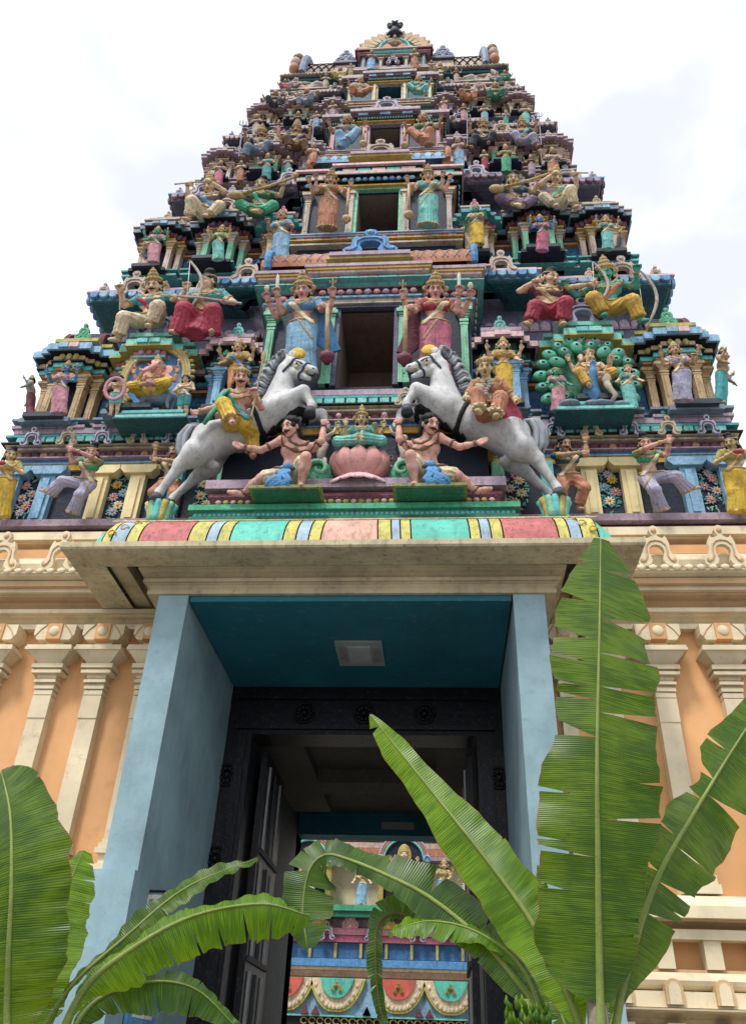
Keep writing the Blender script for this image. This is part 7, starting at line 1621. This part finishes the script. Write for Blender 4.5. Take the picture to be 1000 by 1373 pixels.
# ------------------------------------------------------------ banana plants
def leaf_mat(name, c1, c2, tr=.35):
    m = bpy.data.materials.new(name); m.use_nodes = True; t = m.node_tree; t.nodes.clear(); N = t.nodes.new; K = t.links.new
    uv = N('ShaderNodeUVMap'); mp = N('ShaderNodeMapping'); K(uv.outputs[0], mp.inputs[0]); mp.inputs['Scale'].default_value = (1, .05, 1)
    wv = N('ShaderNodeTexNoise'); wv.inputs['Scale'].default_value = 150; wv.inputs['Detail'].default_value = 2; K(mp.outputs[0], wv.inputs['Vector'])
    geo = N('ShaderNodeNewGeometry'); n2 = N('ShaderNodeTexNoise'); n2.inputs['Scale'].default_value = 5; n2.inputs['Detail'].default_value = 5; K(geo.outputs['Position'], n2.inputs['Vector'])
    w2 = N('ShaderNodeTexWave'); w2.wave_type = 'BANDS'; w2.bands_direction = 'X'; w2.inputs['Scale'].default_value = 34; w2.inputs['Distortion'].default_value = .6; w2.inputs['Detail'].default_value = 2; K(mp.outputs[0], w2.inputs['Vector'])
    ad = N('ShaderNodeMath'); ad.operation = 'ADD'; K(wv.outputs['Fac'], ad.inputs[0]); K(n2.outputs['Fac'], ad.inputs[1])
    rp = N('ShaderNodeValToRGB'); e = rp.color_ramp.elements; e[0].position = .75; e[0].color = (*c1, 1); e[1].position = 1.25 if False else 1.0; e[1].color = (*c2, 1)
    sc_ = N('ShaderNodeMath'); sc_.operation = 'MULTIPLY'; sc_.inputs[1].default_value = .85; K(ad.outputs[0], sc_.inputs[0]); K(sc_.outputs[0], rp.inputs['Fac'])
    # a few brown dead spots
    n3 = N('ShaderNodeTexNoise'); n3.inputs['Scale'].default_value = 28; n3.inputs['Detail'].default_value = 3; K(geo.outputs['Position'], n3.inputs['Vector'])
    r3 = N('ShaderNodeMapRange'); r3.inputs['From Min'].default_value = .70; r3.inputs['From Max'].default_value = .76; r3.inputs['To Max'].default_value = .8; K(n3.outputs['Fac'], r3.inputs['Value'])
    mx = N('ShaderNodeMixRGB'); mx.inputs['Color2'].default_value = (.06, .04, .01, 1); K(r3.outputs[0], mx.inputs['Fac']); K(rp.outputs[0], mx.inputs['Color1'])
    # fine vein lines and dry margins
    vn = N('ShaderNodeMapRange'); vn.inputs['To Min'].default_value = .80; vn.inputs['To Max'].default_value = 1.12; K(w2.outputs['Fac'], vn.inputs['Value'])
    mv = N('ShaderNodeMixRGB'); mv.blend_type = 'MULTIPLY'; mv.inputs['Fac'].default_value = 1; K(mx.outputs[0], mv.inputs['Color1']); K(vn.outputs[0], mv.inputs['Color2'])
    ue = N('ShaderNodeUVMap'); ue.uv_map = 'edge'; se = N('ShaderNodeSeparateXYZ'); K(ue.outputs[0], se.inputs[0])
    ea = N('ShaderNodeMath'); ea.operation = 'MULTIPLY_ADD'; K(n2.outputs['Fac'], ea.inputs[0]); ea.inputs[1].default_value = .10; K(se.outputs[0], ea.inputs[2])
    er = N('ShaderNodeMapRange'); er.inputs['From Min'].default_value = 1.015; er.inputs['From Max'].default_value = 1.05; er.inputs['To Max'].default_value = .85; K(ea.outputs[0], er.inputs['Value'])
    me_ = N('ShaderNodeMixRGB'); me_.inputs['Color2'].default_value = (.16, .11, .03, 1); K(er.outputs[0], me_.inputs['Fac']); K(mv.outputs[0], me_.inputs['Color1']); mx = me_
    uv.uv_map = 'UVMap'
    b = N('ShaderNodeBsdfPrincipled'); b.inputs['Roughness'].default_value = .33; b.inputs['Specular IOR Level'].default_value = .5; K(mx.outputs[0], b.inputs['Base Color'])
    bm = N('ShaderNodeBump'); bm.inputs['Strength'].default_value = .35; bm.inputs['Distance'].default_value = .004; K(w2.outputs['Fac'], bm.inputs['Height']); K(bm.outputs[0], b.inputs['Normal'])
    tl = N('ShaderNodeBsdfTranslucent'); br = N('ShaderNodeMixRGB'); br.blend_type = 'MULTIPLY'; br.inputs['Fac'].default_value = 1; br.inputs['Color2'].default_value = (2.7, 2.1, .35, 1); K(mx.outputs[0], br.inputs['Color1']); K(br.outputs[0], tl.inputs['Color']); K(bm.outputs[0], tl.inputs['Normal'])
    ms = N('ShaderNodeMixShader'); ms.inputs[0].default_value = tr; K(b.outputs[0], ms.inputs[1]); K(tl.outputs[0], ms.inputs[2]); o = N('ShaderNodeOutputMaterial'); K(ms.outputs[0], o.inputs[0])
    MATS[name] = m; return m
leaf_mat('leaf_green', (.040, .105, .005), (.100, .195, .010), .50)
leaf_mat('leaf_dark', (.022, .070, .005), (.058, .135, .010), .40)
leaf_mat('leaf_bright', (.070, .170, .010), (.150, .30, .016), .50)
leaf_mat('leaf_under', (.06, .13, .03), (.11, .20, .05), .35)
mat('rib_green', (.20, .26, .06), .25, 4, .5); mat('leaf_dry', (.14, .09, .03), .5, 5, .8); mat('stem_pale', (.20, .17, .12), .5, 3, .6); mat('edge_dry', (.12, .07, .02), .3, 5)
def catmull(P, n):
    P = [np.array(p, float) for p in P]; Q = [2*P[0]-P[1]]+P+[2*P[-1]-P[-2]]; out_ = []
    for i in range(n+1):
        t = i/n*(len(P)-1); k = min(len(P)-2, int(t)); u = t-k; a, b_, c, d = Q[k:k+4]
        out_.append(.5*((2*b_)+(-a+c)*u+(2*a-5*b_+4*c-d)*u*u+(-a+3*b_-3*c+d)*u**3))
    return np.array(out_)
def interp(ws, t):
    xs, ys = zip(*ws); return float(np.interp(t, xs, ys))
def leaf(parent, pts, wl, wr, tears_l=(), tears_r=(), m='leaf_green', nrm=(0, -1, -.3), fold_l=.25, fold_r=.25, rib=.016, seed=0, t_blade=0.0, skew=.25, droop=0.0, curlv=0.0, label=None, ribm='rib_green', rag=0.012, gap=.012, slits=1.0):
    """pts: 3D points of the midrib from stalk to tip. wl / wr: half widths (t, metres) to each side. tears: (t, depth 0..1, extra gap)"""
    rr = random.Random(seed); N_ = 90; C_ = catmull(pts, N_); T_ = np.gradient(C_, axis=0); T_ /= np.linalg.norm(T_, axis=1)[:, None]
    seg = np.r_[0, np.cumsum(np.linalg.norm(np.diff(C_, axis=0), axis=1))]; L_ = seg[-1]
    nv = np.array(nrm, float); root = MB(); root.mat(ribm); root.smooth = True
    root.tube([tuple(p-nv/np.linalg.norm(nv)*0) for p in C_[::3]], [rib*(1.0-.85*(i/30)) for i in range(31)], 7)
    st = root.build('leaf_rib', parent)
    def fr(t):
        x = t*N_; i = min(N_-1, int(x)); u = x-i; c = C_[i]*(1-u)+C_[i+1]*u; d = T_[i]*(1-u)+T_[i+1]*u; d /= np.linalg.norm(d); s = np.cross(d, nv); s /= np.linalg.norm(s); n = np.cross(s, d); n *= np.sign(n@nv); return c, d, s, n
    V = []; Fc = []; UV = []; UE = []
    for side, wd, tears, fold in ((-1, wl, tears_l, fold_l), (1, wr, tears_r, fold_r)):
        tears = list(tears)
        for _ in range(int((5+len(tears)*.8)*slits)):
            tt = rr.uniform(t_blade+.12, .97)
            if all(abs(tt-q[0]) > .018 for q in tears): tears.append((tt, rr.uniform(.12, .7), rr.uniform(-.006, .004)))
        cuts = [(t_blade, 0, 0)]+sorted(tears)+[(1.0, 0, 0)]
        for ci in range(len(cuts)-1):
            ta, da, ga = cuts[ci]; tb, db, gb = cuts[ci+1]; n = max(3, int((tb-ta)*70)); kx = 9
            dr = rr.uniform(-.12, .12)+(.0 if len(cuts) < 4 else rr.uniform(-.12, .12)); ex = rr.uniform(.95, 1.045) if ci > 0 else 1.0
            base_ = len(V)
            for i in range(n+1):
                q = i/n; t = ta+(tb-ta)*q
                w_ = interp(wd, t)*ex*(1+rr.uniform(-rag, rag)*(2 if len(cuts) > 3 else 1)+.05*math.sin(t*23+seed)+.03*math.sin(t*61+seed*2))
                for j in range(kx+1):
                    v = j/kx; te = t
                    # opening at torn borders
                    if da > 0: te += max(0, v-(1-da))/max(da, .01)*(gap*.25+ga*.38)*(1-q)**3.2
                    if db > 0: te -= max(0, v-(1-db))/max(db, .01)*(gap*.3)*q**4
                    c, d, s, nn = fr(min(1, max(0, te)))
                    a = fold*1.0+(droop+dr)*v; ww = w_*v
                    p = c+s*side*ww*math.cos(a)+d*ww*skew*(1 if t < .9 else (1-t)/.1)-nn*(ww*math.sin(a)+curlv*v*v*w_)+nn*(.007*math.sin(te*L_*75)+.012*math.sin(te*L_*16+seed))*v
                    V.append(p); UV.append((te*L_+ww*.1, ww)); UE.append((v, t))
            for i in range(n):
                for j in range(kx):
                    a_ = base_+i*(kx+1)+j; q_ = (a_, a_+1, a_+kx+2, a_+kx+1); Fc.append(q_ if side > 0 else q_[::-1])
    me = bpy.data.meshes.new('leaf'); me.from_pydata([tuple(p) for p in V], [], Fc); me.materials.append(M(m)); uvl = me.uv_layers.new(name='UVMap')
    li = np.empty(len(me.loops), np.int32); me.loops.foreach_get('vertex_index', li); uvl.data.foreach_set('uv', np.array(UV, np.float32)[li].ravel())
    ul2 = me.uv_layers.new(name='edge'); ul2.data.foreach_set('uv', np.array(UE, np.float32)[li].ravel())
    me.polygons.foreach_set('use_smooth', [True]*len(me.polygons)); me.update()
    o = link('leaf', me, parent)
    if label: o['label'] = label
    return o
def wp(L_): return [tuple(at(px, py, Y)) for px, py, Y in L_]
# right-hand plant
bl = at(806, 1420, -4.6)
pr = empty('banana_plant', (bl[0], -4.6, 0), 'banana plant with one tall upright leaf in front of the right porch pillar', 'plant')
def PL(o): return o
s = MB(); s.mat('stem_pale'); s.smooth = True; s.tube([(0, .03, 0), (.0, .03, 1.0), (.01, .04, at(808, 1285, -4.6)[2])], [.09, .05, .040], 12); s.build('pseudostem', pr)
pinv = Vector(pr.location)
class Off:
    pass
def lf(parent, pts, *a, **k):
    off = np.array(parent.location); return leaf(parent, [np.array(p)-off for p in pts], *a, **k)
# tall upright leaf
lf(pr, wp([(806, 1420, -4.6), (803, 1300, -4.62), (801, 1150, -4.7), (800, 1000, -4.75), (803, 850, -4.7), (805, 722, -4.5)]),
   [(0, 0), (.12, .05), (.17, .20), (.26, .262), (.40, .255), (.55, .235), (.64, .18), (.72, .215), (.82, .235), (.91, .17), (.965, .085), (1, .04)],
   [(0, 0), (.12, .03), (.20, .14), (.32, .20), (.5, .275), (.62, .30), (.72, .28), (.82, .275), (.91, .24), (.96, .15), (1, .05)],
   tears_l=[(.335, .45, .012), (.40, .9, .01), (.51, .6, .012), (.615, 1.0, .045), (.68, 1, .012), (.745, .85, .02), (.79, .8, .02), (.86, .7, .02), (.94, .6, .02)],
   tears_r=[(.47, .9, .010), (.54, .4, .01), (.66, .95, .012), (.705, 1, .02), (.765, 1, .03), (.83, 1, .05), (.93, .9, .03)],
   m='leaf_green', fold_l=.12, fold_r=.22, seed=3, slits=.35, t_blade=.13, skew=.06, rib=.020, label='tall upright torn leaf with yellowish midrib')
# leaf slanting up to the right edge
lf(pr, wp([(818, 1420, -4.55), (838, 1310, -4.5), (880, 1180, -4.4), (930, 1090, -4.3), (985, 1000, -4.2), (1050, 900, -4.1)]),
   [(0, 0), (.15, .02), (.28, .10), (.45, .10), (.60, .12), (.68, .06), (.75, .14), (1, .05)],
   [(0, 0), (.15, .02), (.25, .12), (.4, .20), (.6, .26), (.8, .24), (1, .05)],
   tears_l=[(.42, .9, .03), (.52, .8, .02), (.64, 1, .02), (.70, 1, .03), (.78, .8, .02)], tears_r=[(.33, .9, .02), (.40, .95, .03), (.50, 1, .02), (.66, .9, .025), (.80, .7, .02)],
   m='leaf_green', fold_l=.5, fold_r=.15, seed=8, slits=.5, t_blade=.14, skew=.15, rib=.020, label='dark torn leaf slanting up to the right edge')
# leaf pointing up left across the doorway
lf(pr, wp([(790, 1430, -4.5), (768, 1350, -4.5), (715, 1240, -4.45), (650, 1150, -4.4), (570, 1050, -4.3), (496, 958, -4.2)]),
   [(0, 0), (.12, .01), (.25, .10), (.42, .155), (.6, .15), (.75, .11), (.9, .085), (.97, .05), (1, .012)],
   [(0, 0), (.12, .01), (.25, .10), (.42, .13), (.6, .13), (.75, .09), (.9, .06), (.97, .03), (1, .01)],
   tears_l=[(.965, .9, .02)], tears_r=[(.60, .15, .005)], m='leaf_bright', fold_l=.15, fold_r=.30, seed=5, slits=0, t_blade=.12, skew=.2, rib=.018, label='bright smooth leaf pointing up to the left')
# arching leaf drooping over the doorway
lf(pr, wp([(775, 1440, -4.3), (735, 1372, -4.3), (690, 1312, -4.28), (641, 1256, -4.25), (574, 1202, -4.2), (515, 1172, -4.15), (469, 1153, -4.1), (436, 1146, -4.06), (414, 1168, -4.05), (406, 1220, -4.05), (412, 1272, -4.1)]),
   [(0, 0), (.10, .01), (.22, .08), (.36, .10), (.50, .06), (.62, .05), (.72, .12), (.84, .17), (.93, .13), (1, .03)],
   [(0, 0), (.10, .01), (.22, .13), (.34, .19), (.46, .13), (.58, .09), (.70, .09), (.80, .12), (.9, .10), (1, .02)],
   tears_l=[(.66, .9, .02), (.74, .9, .03), (.84, .9, .03), (.93, .8, .03)], tears_r=[(.30, .6, .02), (.40, .9, .03), (.50, .5, .02), (.70, .9, .02), (.80, .9, .03), (.90, .8, .02)], m='leaf_dark', nrm=(.1, -1, .2), fold_l=.1, fold_r=.25, seed=11, t_blade=.12, skew=.1, rib=.016, label='dark arching leaf whose tip droops over the doorway')
lf(pr, wp([(560, 1238, -4.0), (530, 1225, -4.0), (506, 1245, -4.0), (505, 1320, -4.0), (520, 1400, -4.0)]),
   [(0, .01), (.2, .05), (.5, .05), (.8, .04), (1, .01)], [(0, .01), (.2, .10), (.5, .055), (.8, .04), (1, .01)], tears_l=[(.3, 1, .02), (.5, 1, .03), (.7, 1, .02)], tears_r=[(.35, 1, .03), (.55, 1, .03), (.75, 1, .02)], m='leaf_dark', seed=12, skew=.4, rib=.008, fold_l=.8, fold_r=.6, label='withered leaf hanging folded below the arching leaf', ribm='edge_dry')
lf(pr, wp([(740, 1400, -4.35), (700, 1300, -4.3), (640, 1250, -4.3), (575, 1235, -4.25), (520, 1250, -4.2)]),
   [(0, 0), (.3, .02), (.5, .07), (.8, .09), (1, .02)], [(0, 0), (.3, .02), (.5, .10), (.8, .10), (1, .02)], tears_l=[(.6, .9, .02), (.7, .9, .03), (.82, .9, .02)], tears_r=[(.65, .8, .02), (.8, .8, .02)], m='leaf_bright', nrm=(0, -.8, .6), seed=13, rib=.010, fold_l=.3, fold_r=.5, label='lighter torn leaf behind the withered one')
for i, (a_, b_, c_) in enumerate((((775, 1420), (745, 1330), (722, 1160)), ((805, 1420), (845, 1280), (855, 1180)), ((790, 1430), (800, 1330), (775, 1240)))):
    lf(pr, wp([(*a_, -4.2), (*b_, -4.0), (*c_, -3.9)]), [(0, 0), (.3, .04), (.6, .12), (1, .01)], [(0, 0), (.3, .04), (.6, .10), (1, .01)], m=('leaf_green', 'leaf_dark', 'leaf_bright')[i], seed=20+i, rib=.010, tears_l=[(.6, .8, .02)], tears_r=[(.5, .7, .02)])
# bunch of small green bananas at the foot
bu = empty('banana_bunch', tuple(at(705, 1380, -4.75)), 'small bunch of green bananas low at the right of the doorway', 'bananas')
rr = random.Random(6); b0 = at(705, 1380, -4.75)
for i in range(24):
    r_, c_ = divmod(i, 7); px_, py_ = 684+c_*7+(r_ % 2)*4+rr.uniform(-3, 3), 1384-r_*9+rr.uniform(-4, 4); c = at(px_, py_, -4.78-.02*(r_ % 2))-b0
    s = MB(); s.mat('leaf_bright'); s.smooth = True; sx = (px_-708)/40; s.tube([tuple(c), tuple(c+np.array([sx*.02+rr.uniform(-.01, .01), -.02, .012])), tuple(c+np.array([sx*.035, -.03, .03])), tuple(c+np.array([sx*.03, -.025, .05]))], [.004, .010, .009, .003], 6); s.build('banana', bu)
s = MB(); s.mat('rib_green'); s.smooth = True; s.tube([(0, 0, -.5), (0, 0, .10)], [.03, .02], 8); s.build('stalk', bu)
# left-hand plant
bl = at(30, 1430, -4.7)
pl_ = empty('banana_plant', (bl[0], -4.7, 0), 'banana plant at the bottom left with broad leaves and one reaching across the doorway', 'plant')
s = MB(); s.mat('stem_pale'); s.smooth = True; s.tube([(0, 0, 0), (0, 0, 1.3), (.0, 0, at(30, 1400, -4.7)[2])], [.10, .07, .04], 12); s.build('pseudostem', pl_)
lf(pl_, wp([(12, 1440, -4.7), (10, 1370, -4.72), (12, 1280, -4.8), (16, 1180, -4.85), (14, 1090, -4.8), (2, 1033, -4.6)]),
   [(0, .01), (.2, .14), (.4, .22), (.7, .20), (.9, .12), (1, .02)], [(0, .0), (.12, .05), (.22, .16), (.4, .24), (.65, .24), (.8, .19), (.93, .11), (1, .03)], tears_r=[(.85, .10, .01)], m='leaf_green', fold_l=.1, fold_r=.15, seed=31, slits=.3, skew=.05, rib=.018, label='broad upright leaf at the left edge')
lf(pl_, wp([(20, 1440, -4.4), (45, 1350, -4.3), (72, 1240, -4.2), (112, 1140, -4.1)]),
   [(0, 0), (.25, .10), (.5, .20), (.8, .17), (1, .03)], [(0, 0), (.25, .10), (.5, .17), (.8, .15), (1, .05)], tears_r=[(.95, .5, .01)], m='leaf_bright', fold_l=.2, fold_r=.4, seed=32, skew=.15, rib=.012, label='brighter leaf behind the broad one')
lf(pl_, wp([(30, 1440, -4.5), (90, 1330, -4.4), (170, 1255, -4.3), (250, 1190, -4.2), (345, 1150, -4.05)]),
   [(0, 0), (.3, .01), (.5, .05), (.7, .06), (.9, .04), (1, .01)], [(0, 0), (.3, .02), (.5, .07), (.7, .07), (.9, .05), (1, .01)], tears_r=[(.55, .4, .01), (.93, .5, .01)], m='leaf_green', nrm=(0, -.6, .8), fold_l=-.3, fold_r=.5, seed=33, slits=.3, skew=.1, rib=.012, label='narrow leaf reaching up to the right')
lf(pl_, wp([(60, 1440, -4.6), (110, 1330, -4.55), (180, 1270, -4.5), (260, 1228, -4.45), (350, 1212, -4.4), (416, 1228, -4.35)]),
   [(0, 0), (.15, .01), (.3, .06), (.5, .08), (.8, .07), (1, .02)], [(0, 0), (.15, .03), (.3, .15), (.5, .17), (.7, .16), (.88, .15), (1, .04)],
   tears_l=[(.9, .6, .02)], tears_r=[(.38, .35, .01), (.48, .7, .01), (.58, .8, .012), (.66, .6, .01), (.74, .9, .015), (.84, .9, .02)], m='leaf_bright', nrm=(0, -.75, .65), fold_l=-.15, fold_r=.75, droop=.35, seed=34, slits=.4, skew=.12, rib=.016, label='large arching leaf with a ragged lower edge')
lf(pl_, wp([(70, 1440, -4.3), (120, 1350, -4.25), (190, 1318, -4.2), (260, 1325, -4.15), (320, 1380, -4.1)]),
   [(0, 0), (.3, .04), (.6, .07), (1, .02)], [(0, 0), (.3, .10), (.6, .15), (1, .03)], tears_r=[(.35, .9, .02), (.55, .8, .02), (.75, .8, .02)], m='leaf_dark', nrm=(0, -.8, .5), fold_r=.5, seed=35, rib=.012, label='dark drooping leaf with a dried brown patch')
